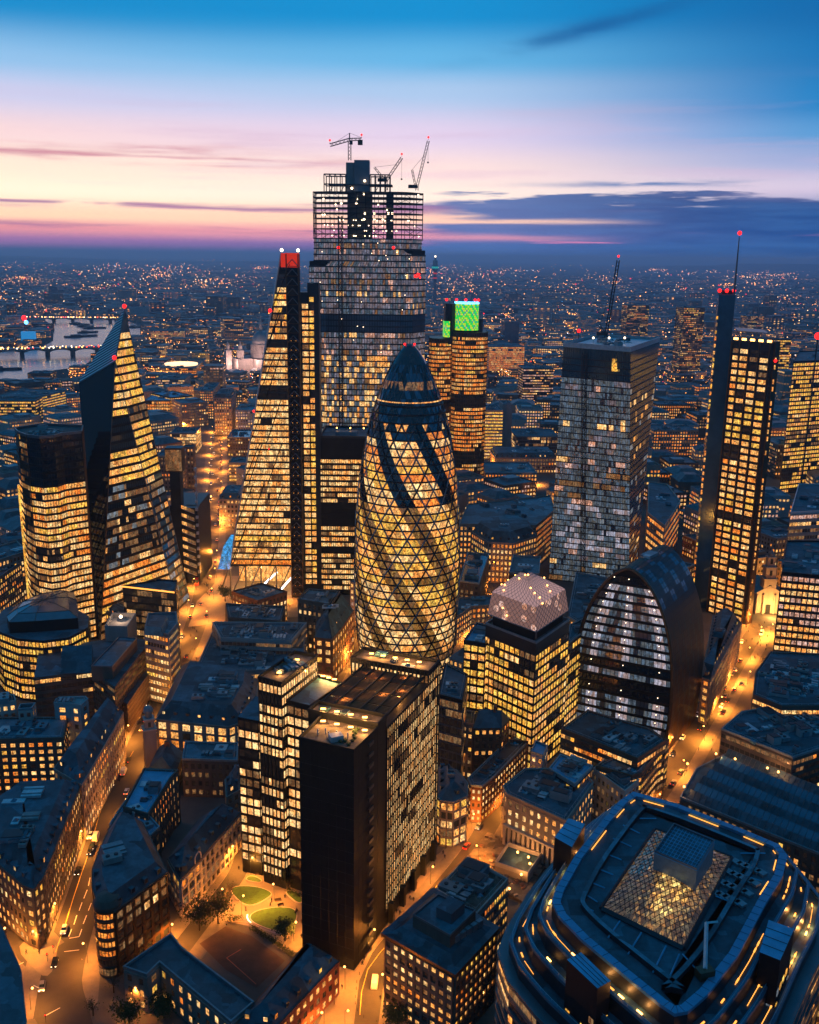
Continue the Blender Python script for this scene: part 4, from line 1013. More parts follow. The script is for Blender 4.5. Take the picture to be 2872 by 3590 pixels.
# ================================================================ the black slab complex in front
def black_complex():
    def gp(*L): return [G(u, v) for u, v in L]
    t = thing('black_slab_block', 'big black ribbed office block of joined slabs with orange-lit roof terraces, nearest tower', 'office building', (-10, 300, 0))
    blocks = {}
    def blk(P, h, st, roofm='flat_roof', nm='slab', fins=True):
        P = ccw(P); B(nm, '', h, P, st, px=False, root=t, roof='', cap=0, roofmat='gravel_roof', over=dict(dep=0)); m = MB(); parapet(m, inset(P, -.15), h, 1.3, .45, 'black_metal')
        part('parapet', m, t)
        if fins:
            m = MB()
            for i in range(len(P)):
                a, b = P[i], P[(i + 1) % len(P)]
                if facing(a, b) and st != 'blank':
                    c = max(1, round(math.dist(a, b) / 1.55)); L = math.dist(a, b); nx, ny = (b[1] - a[1]) / L, -(b[0] - a[0]) / L
                    for k in range(c + 1): x, y = lerp(a, b, k / c); m.tube((x + nx * .2, y + ny * .2, 1 if st != 'fins' else 5), (x + nx * .2, y + ny * .2, h + .6), .2, 'fin_metal' if st != 'blank' else 'black_metal')
            part('vertical_fins', m, t)
    V = Vector
    # main slab: right face from (1351,3249) to (1520,2999)
    a = V(G(1351, 3249)); b = V(G(1520, 2999)); d = (b - a); L = d.length; d.normalize(); n = V((-d.y, d.x))   # n points left/back
    q = lambda s, w: tuple(a + d * s + n * w)
    style('slabfins', fh=3.9, bw=1.55, ww=.5, wh=.82, wall='black_metal', grid='black_metal', lit=.93, pal='strip', dep=0, base=6, darkfloors=.05)
    ST['fins']['base'] = 6
    B('s', '', 75, [q(0, 0), q(L, 0), q(L, 26), q(0, 26)], 'slabfins', px=False, root=t, roof='', cap=100, over=dict(base=6), roofmat='dark_metal')
    m = MB()
    for k in range(int(L / 1.55) + 1): x, y = a + d * (k * 1.55) - n * .25; m.tube((x, y, 6), (x, y, 75.5), .2, 'fin_metal')
    part('vertical_fins', m, t)
    for k in range(5): m = MB(); x, y = a + d * (3 + k * (L - 4) / 4.2) - n * 1.0; m.box((x, y, 0), (1.8, 1.8, 8), 'black_metal', math.atan2(d.y, d.x)); part('pillar', m, t)
    m = MB(); m.box((*(a + d * L * .5 + n * 3), .2), (L * .9, .4, 5), 'shop_glow', math.atan2(d.y, d.x)); part('lobby_glass', m, t)
    # rear taller end cap box (B), mid plant box (C), front blank box (D)
    blk([q(L - 8, .3), q(L + 3, .3), q(L + 3, 31), q(L - 8, 31)], 78.5, 'slabfins')
    # louvred roof
    m = MB(); s0, s1 = 1, L - 9
    for r_ in range(4):
        for c_ in range(5):
            for k in range(9):
                x, y = a + d * (s0 + (s1 - s0) * (r_ + (k + .5) / 9 * .94) / 4) + n * (2.2 + c_ * 4.8 + 2)
                m.box((x, y, 77), (.28, 4.4, .5), 'bronze', math.atan2(d.y, d.x))
    for c_ in range(6): x, y = a + d * (s0 + s1) / 2 + n * (1.8 + c_ * 4.8); m.box((x, y, 76.9), (s1 - s0, .5, .9), 'black_metal', math.atan2(d.y, d.x))
    part('roof_louvres', m, t)
    for k in range(12):
        m = MB(); x, y = a + d * U(3, L - 12) + n * U(3, 24); m.box((x, y, 75.2), (2.2, .5, .5), 'lamp_glow', U(0, 3)); part('deck_light', m, t)
        if k % 2: l = bpy.data.lights.new('deck_lamp', 'POINT'); l.energy = 900; l.color = (1, .38, .08); l.shadow_soft_size = .3; o = link('deck_lamp', l, t); o.location = (x, y, 76.2)
    m = MB()      # cladding joints of the blank end walls
    def seams(pa, pb, z0, z1):
        pa, pb = V(pa), V(pb); dd = (pb - pa); LL = dd.length; dd.normalize(); nn = V((dd.y, -dd.x)); nn = nn if nn.dot(pa) < 0 else -nn; pa = pa + nn * .02; pb = pb + nn * .02
        for k in range(1, int((z1 - z0) / 3.9)): m.tube((*pa, z0 + k * 3.9), (*pb, z0 + k * 3.9), .05, 'dark_metal', 3)
        for k in range(1, int(LL / 3)): x, y = pa + dd * (k * 3); m.tube((x, y, z0), (x, y, z1), .045, 'dark_metal', 3)
    seams(G(1242, 3404), G(1061, 3345), 0, 77); seams(G(1242, 3404), tuple(a - d * 7.2), 0, 77); part('cladding_joints', m, t)
    # C
    c0 = V(G(1351, 3249)); e = V(G(1242, 3404))
    blk([tuple(a - d * 7), q(.1, .1), q(.1, 25), tuple(a - d * 7 + n * 25)], 78.5, 'blank')
    # ladder-like dark strip and D
    D0 = V(G(1242, 3404)); Dl = V(G(1061, 3345)); nd = (Dl - D0); w = nd.length; nd.normalize(); back = V((-nd.y, nd.x)); back = back if back.y > 0 else -back
    D1 = a - d * 7
    P = [tuple(D0), tuple(D1 - d * .2), tuple(D1 - d * .2 + nd * (w + 1)), tuple(Dl)]
    blk(P, 77.5, 'blank')
    for k in range(20):
        m = MB(); p = D0.lerp(D1, .62); m.box((p.x - d.y * -.3 + .35, p.y - .2, 3 + k * 3.8), (3.4, .6, 1.2), 'fin_metal', math.atan2(d.y, d.x)); part('stair_grille', m, t)
    # roof furniture of D and C
    def lamps(P0, P1, z, k_, e=2600):
        for k in range(k_):
            p = lerp(tuple(P0), tuple(P1), (k + .5) / k_); m = MB(); m.box((p[0], p[1], z), (1.6, .5, .4), 'lamp_glow', 0)
            l = bpy.data.lights.new('terrace_lamp', 'POINT'); l.energy = e; l.color = (1, .42, .1); l.shadow_soft_size = .4; o = link('terrace_light', l, t); o.location = (p[0], p[1] - .6, z + 1.2); part('terrace_lamp', m, t)
    A1, A2, A3, A4 = [V(p) for p in P]
    lamps(A4.lerp(A3, .75), A1.lerp(A2, .75), 78.6, 4); 
    m = MB(); m.box((*A1.lerp(A4, .45).lerp(A2.lerp(A3, .45), .3), 77.6), (4, 3, 1.8), 'pale_metal', .4); part('plant_unit', m, t)
    for k in range(6):
        m = MB(); p = A4.lerp(A1, .2 + .1 * k).lerp(A3.lerp(A2, .2 + .1 * k), .35 + .1 * (k % 2)); m.tube((*p, 77.5), (*p, 79.4), .25, 'pale_metal', 6); part('vent_pipe', m, t)
    for k in range(14):
        m = MB(); p = A1.lerp(A4, U(.03, .6)).lerp(A2.lerp(A3, .3), U(.2, .9)); m.lathe((*p, 77.5), [(.5, 0), (.7, .5), (.3, .9)], 'leaf', 6); part('planter_shrub', m, t)
    lamps(q(-5, 3), q(-5, 23), 79.6, 4); roof_clutter(t, ccw([tuple(a - d * 7), q(.1, .1), q(.1, 25), tuple(a - d * 7 + n * 25)]), 78.5, 3, math.atan2(d.y, d.x), .7)
    lamps(q(L - 2, 4), q(L - 2, 28), 79.6, 5); roof_clutter(t, ccw([q(L - 8, .3), q(L + 3, .3), q(L + 3, 31), q(L - 8, 31)]), 78.5, 3, math.atan2(d.y, d.x), .7)
    # left wings
    style('wing', fh=3.9, bw=1.6, ww=.62, wh=.66, wall='black_metal', grid='black_metal', lit=.85, pal='strip', dep=0, base=6, darkfloors=.12)
    style('wingw', fh=3.9, bw=3.1, ww=.78, wh=.68, wall='black_metal', grid='black_metal', lit=.85, pal='strip', dep=0, base=5, darkfloors=.1)
    w1 = [G(905, 3090), G(990, 3125), G(1112 + 10, 2980), G(1040, 2950)]
    P1 = [G(906, 2381, 80.5), G(987, 2401, 80.5), G(1112, 2306, 80.5), G(1033, 2291, 80.5)]
    B('s', '', 80.5, P1, 'wing', px=False, root=t, roof='', roofmat='gravel_roof', cap=100, over=dict(base=4))
    P1 = ccw(P1); m = MB(); parapet(m, inset(P1, -.2), 80.5, 1.2, .4, 'black_metal'); part('parapet', m, t)
    m = MB()
    for i in range(4):
        aa, bb = P1[i], P1[(i + 1) % 4]
        if facing(aa, bb):
            c = round(math.dist(aa, bb) / 1.6)
            for k in range(c + 1): x, y = lerp(aa, bb, k / c); m.tube((x, y - .25, 3), (x, y - .25, 81), .17, 'fin_metal')
    part('vertical_fins', m, t); lamps(lerp(P1[0], P1[1], .5), lerp(P1[2], P1[3], .5), 81.2, 2, 1600); roof_clutter(t, P1, 80.5, 3, .6, .7)
    P2 = [G(1005, 2462, 73.5), G(1085, 2482, 73.5), G(1200, 2400, 73.5), G(1115, 2375, 73.5)]
    B('s', '', 73.5, P2, 'wingw', px=False, root=t, roof='', cap=100, roofmat='flat_roof_b'); P2 = ccw(P2); m = MB(); parapet(m, inset(P2, -.2), 73.5, 1., .4, 'black_metal'); part('parapet', m, t); lamps(lerp(P2[2], P2[3], .2), lerp(P2[2], P2[3], .9), 74.5, 3)
    P3 = [G(833, 2513, 63), G(905, 2527, 63), G(975, 2460, 63), G(895, 2440, 63)]
    B('s', '', 63, P3, 'wingw', px=False, root=t, roof='', cap=100)
    P4 = [G(985, 2415, 72), G(1010, 2470, 72), G(1090, 2420, 72), G(1060, 2380, 72)]; blk(P4, 72, 'blank', fins=False)
    for P_ in (w1, P1, P2, P3): occupy(P_)
black_complex()
# ================================================================ the big block with the glazed court, bottom right
def court_block():
    h = 58.; t = thing('court_block', 'large rounded block with glowing terrace rings and a glass roof court, bottom right', 'office building', (85, 215, 0))
    Z = lambda L, z: [G(1872 + u * .5797, 2590 + v * .5797, z) for u, v in L]
    ring = [(600, 335), (870, 410), (1230, 550), (1480, 655), (1530, 720), (1500, 850), (1400, 1010), (1230, 1330), (1050, 1560), (930, 1665), (850, 1680), (760, 1620), (540, 1440), (290, 1230), (150, 1085), (110, 1000), (135, 920), (250, 720), (430, 490), (520, 390)]
    R0 = ccw(Z(ring, h)); c = Vector(cen(R0))
    occupy(inset(R0, -14), 1)
    def grow(d, P=R0): return inset(P, -d)
    def smooth(P, k=2):
        for _ in range(k):
            Q = []
            for i in range(len(P)): a, b = P[i], P[(i + 1) % len(P)]; Q += [lerp(a, b, .25), lerp(a, b, .75)]
            P = Q
        return P
    R0 = smooth(R0, 1)
    inner = inset(R0, 7.0)
    # terraced rings stepping down outside the crown
    lev = [(0, h, 4.0), (3.4, h - 4.2, 4.2), (6.8, h - 8.4, 4.2), (10.5, h - 12.8, 4.4)]
    for k, (d, z, fh) in enumerate(lev):
        P = smooth(grow(d), 0); m = MB(); m.prism(P, z - fh, z, 'dark_metal', 'flat_roof'); part('terrace', m, t)
        m = MB(); parapet(m, inset(P, -.1), z, .9, 1.0 if k else 2.2, 'crown_blue' if k == 0 else 'crown_dim'); part('parapet_ring', m, t)
    # facade below
    P = grow(13); zs = [4.1 * k for k in range(12)]
    zs = [z for z in zs if z < h - 16.5] + [h - 17.2]
    def litf(f, i, nb):
        r_ = rowlights(nb, .34, 'warm', 'glass'); return r_
    curtain(t, lambda z: P, zs, 2.2, litf, slab='steel_grey', slabh=1.2, gap=.15, slabp=.5, body='black_metal')
    # terrace light strips and the warm undersides
    m = MB(); n = len(R0); lights = 0
    P1, P2, P3 = [inset(R0, -d) for d in (1.6, 5.0, 8.4)]
    for i in range(n):
        j = (i + 1) % n
        for P_, z, pr in ((P1, h - 4.0, .5), (P2, h - 8.2, .4), (P3, h - 12.6, .2)):
            a, b = P_[i], P_[j]; L = math.dist(a, b); c_ = max(1, round(L / 3.2))
            for k in range(c_):
                if R() < pr:
                    p = lerp(a, b, (k + .5) / c_); m.box((p[0], p[1], z), (1.7, .35, .25), 'lamp_glow' if R() < .14 else 'warm_strip', math.atan2(b[1] - a[1], b[0] - a[0]))
                    if R() < .35 and lights < 40:
                        lights += 1; l = bpy.data.lights.new('terrace_lamp', 'POINT'); l.energy = 500; l.color = (1, .4, .1); l.shadow_soft_size = .3; o = link('terrace_light', l, t); o.location = (p[0], p[1], z + .8)
        if R() < .45:
            for P_, z in ((P1, h - 4.), (P2, h - 8.2), (P3, h - 12.6)):
                if R() < .5: m.tube((*P_[i], z + .1), (*P_[j], z + .1), .1, 'warm_strip', 4)
    part('terrace_lights', m, t, stuff=True)
    m = MB()
    for i in range(len(R0)):
        j = (i + 1) % len(R0); c_ = max(1, round(math.dist(R0[i], R0[j]) / 3.5)); I_ = inset(R0, 2.3)
        for k in range(c_): a, b = lerp(R0[i], R0[j], k / c_), lerp(I_[i], I_[j], k / c_); m.tube((*a, h + .93), (*b, h + .93), .06, 'dark_metal', 3)
    part('crown_joints', m, t); m = MB()
    for d_, z in ((3.2, h - 4.2), (6.6, h - 8.4), (10.2, h - 12.8)):
        K = inset(R0, -d_)
        for i in range(len(K)):
            a, b = K[i], K[(i + 1) % len(K)]; m.tube((*a, z + 1.5), (*b, z + 1.5), .05, 'pale_metal', 3); c_ = max(1, round(math.dist(a, b) / 2.2))
            for k in range(c_): p = lerp(a, b, k / c_); m.tube((*p, z + .8), (*p, z + 1.5), .035, 'pale_metal', 3)
    part('terrace_railing', m, t)
    # crown gutter and inner well
    m = MB(); I = inner; O = inset(R0, 1.8)
    n = len(R0)
    for i in range(n):
        j = (i + 1) % n
        m.poly([(*O[i], h + .02), (*O[j], h + .02), (*I[j], h + .02), (*I[i], h + .02)], 'flat_roof'); m.poly([(*I[j], h - 5), (*I[i], h - 5), (*I[i], h + 1.6), (*I[j], h + 1.6)], 'dark_metal')
        I2 = inset(R0, 8.2); m.poly([(*I[i], h + 1.6), (*I[j], h + 1.6), (*I2[j], h + 1.6), (*I2[i], h + 1.6)], 'flat_roof_b')
        m.poly([(*I2[j], h - 3), (*I2[i], h - 3), (*I2[i], h + 1.6), (*I2[j], h + 1.6)], 'dark_metal')
    part('crown_walkway', m, t)
    m = MB(); m.prism(inset(R0, 8.3), h + .05, h + .12, 'flat_roof'); part('roof_deck', m, t)
    m = MB()
    for i in range(len(ring)):    # warm gutter lights at top corners and right side
        a, b = Vector(R0[2 * i]), Vector(R0[(2 * i + 1) % n]); u, v = PX(a.x, a.y, h)
        if v < 3000 or u > 2650:
            p, q_ = inset(R0, 2.6)[2 * i], inset(R0, 2.6)[(2 * i + 1) % n]; m.tube((*p, h + .3), (*q_, h + .3), .16, 'warm_strip', 4)
    part('gutter_lights', m, t)
    # glass court roof
    A = Z([(735, 545), (1198, 715), (905, 1262), (412, 1020)], h + 1); m = MB(); fr = MB(); nx, ny = 16, 16
    def C(u, v):
        p = lerp(lerp(A[0], A[1], u), lerp(A[3], A[2], u), v); return Vector((*p, h + 1 + 3.2 * math.sin(u * math.pi) ** .7 * math.sin(v * math.pi) ** .7 if 0 < u < 1 and 0 < v < 1 else h + 1))
    for i in range(nx):
        for j in range(ny):
            u0, u1, v0, v1 = i / nx, (i + 1) / nx, j / ny, (j + 1) / ny; mid = C((u0 + u1) / 2, (v0 + v1) / 2)
            cs = [C(u0, v0), C(u1, v0), C(u1, v1), C(u0, v1)]
            for k in range(4):
                cu, cv = (u0 + u1) / 2, (v0 + v1) / 2
                warm = math.exp(-((cu - .62) ** 2 / .05 + (cv - .62) ** 2 / .12)); mat = 'court_hot' if warm > .55 and R() < .45 else 'court_warm' if warm + U(-.2, .3) > .32 else 'court_dim'
                if cu < .25 and cv < .6: mat = 'court_cool' if R() < .5 else 'court_dim'
                m.poly([tuple(cs[k]), tuple(cs[(k + 1) % 4]), tuple(mid)], mat)
            fr.tube(cs[0], cs[2], .11, 'black_metal', 3); fr.tube(cs[1], cs[3], .11, 'black_metal', 3)
            if (i + j) % 1 == 0: fr.tube(cs[0], cs[1], .08, 'black_metal', 3)
    part('court_glazing', m, t); part('court_lattice', fr, t)
    m = MB(); 
    for i in range(4): m.tube((*A[i], h + .6), (*A[(i + 1) % 4], h + .6), .8, 'dark_metal')
    part('court_kerb', m, t)
    Pb = Z([(845, 520), (1092, 625), (985, 800), (728, 690)], h + 9); m = MB(); m.prism(ccw(Pb), h + 1, h + 9, 'plant_metal', 'flat_roof_b'); part('plant_box', m, t)
    m = MB(); Pb = ccw(Pb)
    for k in range(13): a, b = lerp(Pb[0], Pb[1], k / 12), lerp(Pb[3], Pb[2], k / 12); m.tube((*a, h + 9.1), (*b, h + 9.1), .1, 'blue_roof')
    for k in range(11): a, b = lerp(Pb[0], Pb[3], k / 10), lerp(Pb[1], Pb[2], k / 10); m.tube((*a, h + 9.1), (*b, h + 9.1), .1, 'blue_roof')
    parapet(m, Pb, h + 9, .7, .3, 'steel_grey'); part('plant_grille', m, t)
    # joists and ducts on the dark deck
    m = MB()
    for (p, q_) in (((300, 930), (385, 985)), ((280, 1000), (360, 1040)), ((450, 1200), (520, 1100)), ((570, 1300), (650, 1170)), ((720, 1410), (800, 1250)), ((800, 1490), (880, 1300)), ((330, 860), (430, 900)), ((380, 780), (480, 820)), ((430, 690), (530, 730)), ((480, 600), (590, 650)), ((540, 520), (640, 570)), ((1100, 950), (1260, 1010)), ((1200, 800), (1380, 860)), ((1250, 690), (1400, 690)), ((900, 1300), (990, 1400)), ((640, 480), (740, 480))):
        a, b = Z([p, q_], h + .7); m.tube((*a, h + .6), (*b, h + .6), .22, 'blue_roof')
    part('roof_joists', m, t)
    for k in range(5):
        for j in range(4):
            m = MB(); a = Z([(1225 - j * 42 + k * 38, 745 + j * 62 + k * 16)], h + .6)[0]; m.box((a[0], a[1], h + .2), (2.1, 2.6, .7), 'plant_metal', .55); part('solar_panel', m, t)
    # maintenance crane on the deck
    g = thing('roof_maintenance_crane', 'pale folded maintenance crane lying on the dark roof beside the glass court', 'crane', (*Z([(1035, 1400)], h)[0], h)); m = MB()
    a, b = Z([(1035, 1400), (1042, 1130)], h + 2); m.box((*a, h + .2), (4, 2.6, 2.2), 'bronze', .3); part('base', m, g); m = MB(); m.tube((*a, h + 2.4), (*b, h + 2.8), .5, 'pale_metal'); m.tube((*b, h + 2.8), (b[0] + 3, b[1] + .5, h + 2.8), .35, 'pale_metal'); part('boom', m, g)
    # service towers breaking the ring
    for L, hh in (([(125, 595), (210, 480), (310, 515), (230, 655)], h + 3), ([(200, 1335), (285, 1290), (465, 1465), (385, 1510)], h + 1), ([(1365, 1290), (1420, 1095), (1575, 1150), (1490, 1340)], h + 1)):
        P_ = ccw(Z(L, hh)); m = MB(); m.prism(P_, 0, hh, 'black_metal', 'blue_roof'); part('service_tower', m, t); m = MB()
        for i in range(4):
            a, b = P_[i], P_[(i + 1) % 4]
            if facing(a, b): 
                ang = math.atan2(b[1] - a[1], b[0] - a[0]); c_ = max(2, round(math.dist(a, b) / 3))
                for k in range(c_):
                    for f in range(12):
                        if R() < .45: p = lerp(a, b, (k + .5) / c_); m.box((p[0], p[1], 3 + f * 4.1), (1.5, .3, 1.6), random.choice(('win_dim', 'win_yellow', 'win_dimcool')), ang)
        part('tower_windows', m, t, stuff=True)
        m = MB()
        for k in range(1, 4): a, b = lerp(P_[0], P_[1], k / 4), lerp(P_[3], P_[2], k / 4); m.tube((*a, hh + .05), (*b, hh + .05), .1, 'dark_metal')
        part('roof_joints', m, t)
lit('court_hot', (1, .62, .16), 1.3, dark=.6); lit('court_warm', (.9, .5, .16), .42, dark=.4); lit('court_dim', (.7, .45, .22), .14, dark=.5); lit('court_cool', (.25, .45, .6), .16, dark=.5)
solid('crown_blue', (.07, .26, .42), .35, .3, var=.15); solid('crown_dim', (.06, .16, .24), .35, .4, var=.2)
court_block()
# ================================================================ low and middle blocks, nearest first
F1 = lambda L, ox, oy, k: [(ox + u * k, oy + v * k) for u, v in L]
# bottom left
B('corner_block', 'wedge-shaped stone corner block with dark mansard roof, pointing down at the junction, left edge', 23, [(85, 3105), (118, 3118), (150, 3080), (283, 2750), (60, 2760), (-150, 2910)], 'stone_lit', roof='mansard', rh=5, ri=4.5, clutter=4, wallmat='dark_stone', over=dict(grid='dark_stone', lit=.62, bw=2.9, fh=3.9))
B('street_block', 'long stone block with tall steep slate roof along the left street', 24, [(287, 2752), (432, 2499), (372, 2462), (190, 2695)], 'stone', roof='mansard', rh=7.5, ri=5, clutter=0, over=dict(lit=.35, shop=1.0))
B('hotel_block', 'dark block with three neat rows of square yellow windows, left edge above the corner block', 24, [(-70, 2600), (222, 2592), (238, 2520), (-70, 2520)], 'hotel', clutter=4, roofmat='flat_roof_b')
B('pale_rendered_block', 'pale rendered stair block with four lit windows rising behind the hotel block', 31, [(190, 2470), (246, 2472), (284, 2478), (309, 2455), (300, 2447), (208, 2450)], 'pale', clutter=1, wallmat='render_grey', over=dict(grid='render_grey', bw=5.5, lit=.9, ww=.35), roofmat='render_grey')
B('grey_attic_block', 'small grey block with two rows of square windows, far left edge', 30, [(-20, 2472), (56, 2462), (50, 2440), (-20, 2445)], 'pale', clutter=1, over=dict(lit=.1), occ=False)
B('grey_attic_block', 'low pale penthouse between the dark hotel roof and the stepped block', 29, [(64, 2492), (112, 2488), (125, 2470), (72, 2474)], 'pale', clutter=0, over=dict(lit=0), occ=False)
def stepped():
    t = B('stepped_block', 'big dark stepped office block with sawtooth roofs and a long striped street wall, left', 27, [(120, 2376), (322, 2350), (402, 2408), (530, 2243), (418, 2235), (227, 2262), (135, 2290)], 'ribbon_dark', roof='', over=dict(lit=.3, darkfloors=.6), roofmat='flat_roof')
    Q = ccw([G(u, v, 33) for u, v in ((320, 2338), (394, 2340), (480, 2240), (418, 2234))]); m = MB(); m.prism(Q, 26, 33, 'dark_stone', 'flat_roof_b'); parapet(m, Q, 33, .6, .3, 'steel_grey'); part('penthouse', m, t)
    for k in range(4):
        m = MB(); a, b, c, d = [(*G(u, v, 30), 27.1) for u, v in ((212, 2342 - k * 18), (318, 2340 - k * 18), (324, 2322 - k * 18), (220, 2325 - k * 18))]
        m.poly([a, b, (c[0], c[1], 31), (d[0], d[1], 31)], 'slate'); m.poly([(c[0], c[1], 31), (c[0], c[1], 27), (d[0], d[1], 27), (d[0], d[1], 31)], 'glass'); m.poly([b, (c[0], c[1], 27), (c[0], c[1], 31)], 'slate'); m.poly([a, (d[0], d[1], 31), (d[0], d[1], 27)], 'slate'); part('sawtooth_roof', m, t)
    P = ccw([G(u, v, 15) for u, v in ((446, 2470), (565, 2300), (556, 2288), (535, 2285), (405, 2440))]); occupy(P)
    m = MB(); m.prism(P, 0, 15, 'dark_stone', 'slate'); part('street_wing', m, t); m = MB()
    for k in range(6): m.prism(inset(P, -.25), 1.5 + k * 2.3, 2.1 + k * 2.3, 'bronze', bottom=True)
    part('string_courses', m, t)
stepped()
def domecorner():
    A = [(0, 2215), (60, 2238), (150, 2246), (240, 2235), (308, 2200), (312, 2160), (200, 2100), (20, 2130), (-30, 2180)]
    t = B('curved_office_block', 'low curved office block with bright yellow storeys under a rounded glazed roof, left edge', 34, A, 'office_y', roof='', over=dict(bw=2, lit=.92, wh=.6, fh=4))
    Q = ccw([G(u, v, 43) for u, v in ((22, 2140), (30, 2162), (120, 2158), (272, 2147), (268, 2085), (258, 2058), (225, 2053), (135, 2070), (55, 2105))])
    m = MB(); m.prism(Q, 34, 40, 'black_metal'); c = cen(Q); I = [lerp(p, c, .25) for p in Q]; I2 = [lerp(p, c, .6) for p in Q]; m.prism(Q, 40, 42.4, 'glass_grey', P1=I); m.prism(I, 42.4, 43.6, 'glass_grey', P1=I2); part('glazed_roof', m, t)
    m = MB()
    for k in range(len(Q)): m.tube((*Q[k], 40.1), (*I[k], 42.5), .15, 'bronze'); m.tube((*I[k], 42.5), (*I2[k], 43.7), .15, 'bronze'); m.tube((*I[k], 42.5), (*I[(k + 1) % len(Q)], 42.5), .12, 'bronze'); m.tube((*I2[k], 43.7), (*c, 43.8), .12, 'bronze')
    part('roof_ribs', m, t)
domecorner()
def island():
    """the narrow curved block with the round turret at its tip"""
    pts = [(380, 3215), (352, 3190), (322, 3120), (318, 3060), (345, 2990), (372, 2925), (402, 2862), (470, 2800), (545, 2900), (575, 3040), (400, 3180)]
    pts = [(402, 3195), (350, 3185), (325, 3110), (325, 3050), (352, 2975), (385, 2905), (420, 2850), (500, 2885), (585, 3058)]
    t = B('turret_block', 'narrow blue-roofed block with a round turret at its tip, in the island between two streets', 24, pts, 'darkbrick', roof='mansard', rh=4, ri=3.2, clutter=2, roofmat='slate', over=dict(lit=.06, grid='bronze', ww=.62, wh=.7, bw=3.6, fh=4, dep=.3), wallmat='dark_stone')
    x, y = G(384, 3425); y += 1.5; m = MB(); m.lathe((x, y + 2, 0), [(4.2, 0), (4.2, 24.5), (4.5, 24.6), (4.5, 25.4), (3.3, 27), (.4, 28.2)], 'dark_stone', 24); part('turret', m, t)
    wins = []
    for f in range(7):
        for k in range(9):
            a = math.radians(-150 + k * 15); r_ = 4.22; wins.append((x + r_ * math.cos(a), y + 2 + r_ * math.sin(a), 1.4 + f * 3.35 + (0 if f else -.4), .8, 1.7 if f else 2.6, a + math.pi / 2, ('win_orange' if (f != 1 and 1 < k < 7) else 'win_dark') if f else 'win_dim'))
    put_windows(t, wins, 70); m = MB()
    for f in range(7): m.lathe((x, y + 2, 3.9 + f * 3.35 - .6), [(4.25, 0), (4.5, .1), (4.5, .5), (4.25, .6)], 'bronze', 24)
    part('turret_bands', m, t)
    t = B('arcade_block', 'block with a pale grid of square bays and slate roof along the park lane', 15, [(632, 3085), (700, 3015), (840, 2850), (790, 2820), (700, 2870), (590, 3010)], 'pale', roof='mansard', rh=5, ri=5.5, clutter=0, roofmat='slate', over=dict(lit=.03, ww=.74, wh=.74, bw=3.6, fh=3.7, dep=.55, base=.2), wallmat='dark_stone')
    a, b = Vector(G(632, 3216)), Vector(G(841, 2988)); d = (b - a).normalized(); n = Vector((d.y, -d.x))
    for s_ in (.28, ):
        p = a.lerp(b, s_) + n * .7; m = MB(); ang = math.atan2(d.y, d.x); q_ = []
        for k in range(9): an = math.pi * k / 8; q_.append((p.x + d.x * 2 * math.cos(an), p.y + d.y * 2 * math.cos(an), 16.5 + 2 * math.sin(an)))
        for u_, v_ in zip(q_, q_[1:]): m.tube(u_, v_, .28, 'pale_stone', 5)
        m.tube((p.x + d.x * 2, p.y + d.y * 2, 0), q_[0], .28, 'pale_stone', 5); m.tube((p.x - d.x * 2, p.y - d.y * 2, 0), q_[-1], .28, 'pale_stone', 5); part('arch_frame', m, t)
    B('link_block', 'pale blue-topped roof units between the turret block and the arcade block', 21, [(385, 2895), (470, 2990), (560, 2905), (455, 2790)], 'darkbrick', clutter=5, roofmat='blue_roof', over=dict(lit=.1), occ=False)
    B('rear_block', 'long narrow block with stepped blue roof and few lit slots, above the turret block', 23, [(432, 2835), (520, 2860), (600, 2730), (625, 2705), (505, 2700)], 'darkbrick', clutter=3, roofmat='blue_roof', over=dict(lit=.35, ww=.25))
    B('terrace_block', 'orange-lit narrow terrace of houses at the far end of the arcade block', 19, [(795, 2795), (838, 2770), (842, 2695), (790, 2735)], 'stone', roof='mansard', clutter=0, over=dict(lit=.15))
    B('back_court_block', 'dark flat-roofed block behind the church tower with a few amber windows', 17, [(640, 2665), (832, 2672), (835, 2610), (650, 2605)], 'dark', clutter=2, roofmat='flat_roof_b', over=dict(lit=.12))
    B('church_hall', 'long dark church roof behind the little domed tower', 11, [(520, 2700), (612, 2715), (640, 2640), (560, 2620)], 'dark', roof='hip', rh=6, over=dict(lit=.03))
    # the small domed church tower
    t = thing('church_tower', 'small stone church tower with a lead dome, at the right kerb of the left street', 'church tower', (*G(526, 2715), 0)); x, y = G(528, 2712); m = MB(); m.box((x, y + 2, 0), (5.2, 5.2, 21), 'stone', .4); m.box((x, y + 2, 21), (6, 6, .7), 'pale_stone', .4); m.box((x, y + 2, 21.7), (4, 4, 4), 'stone', .4); m.box((x, y + 2, 25.7), (4.8, 4.8, .5), 'pale_stone', .4); part('tower', m, t)
    m = MB(); m.lathe((x, y + 2, 26.2), [(1.5, 0), (1.5, 2.4), (2.1, 2.5), (2.2, 3.6), (1.6, 5), (.3, 5.8)], 'lead_dome', 14); m.tube((x, y + 2, 31.8), (x, y + 2, 33.2), .15, 'bronze'); part('dome', m, t); m = MB()
    for k in range(4): a = .4 + k * math.pi / 2; m.box((x + math.cos(a) * 2.02, y + 2 + math.sin(a) * 2.02, 22.5), (.08, 1.2, 2.2), 'win_dark', a)
    part('belfry_opening', m, t)
island()
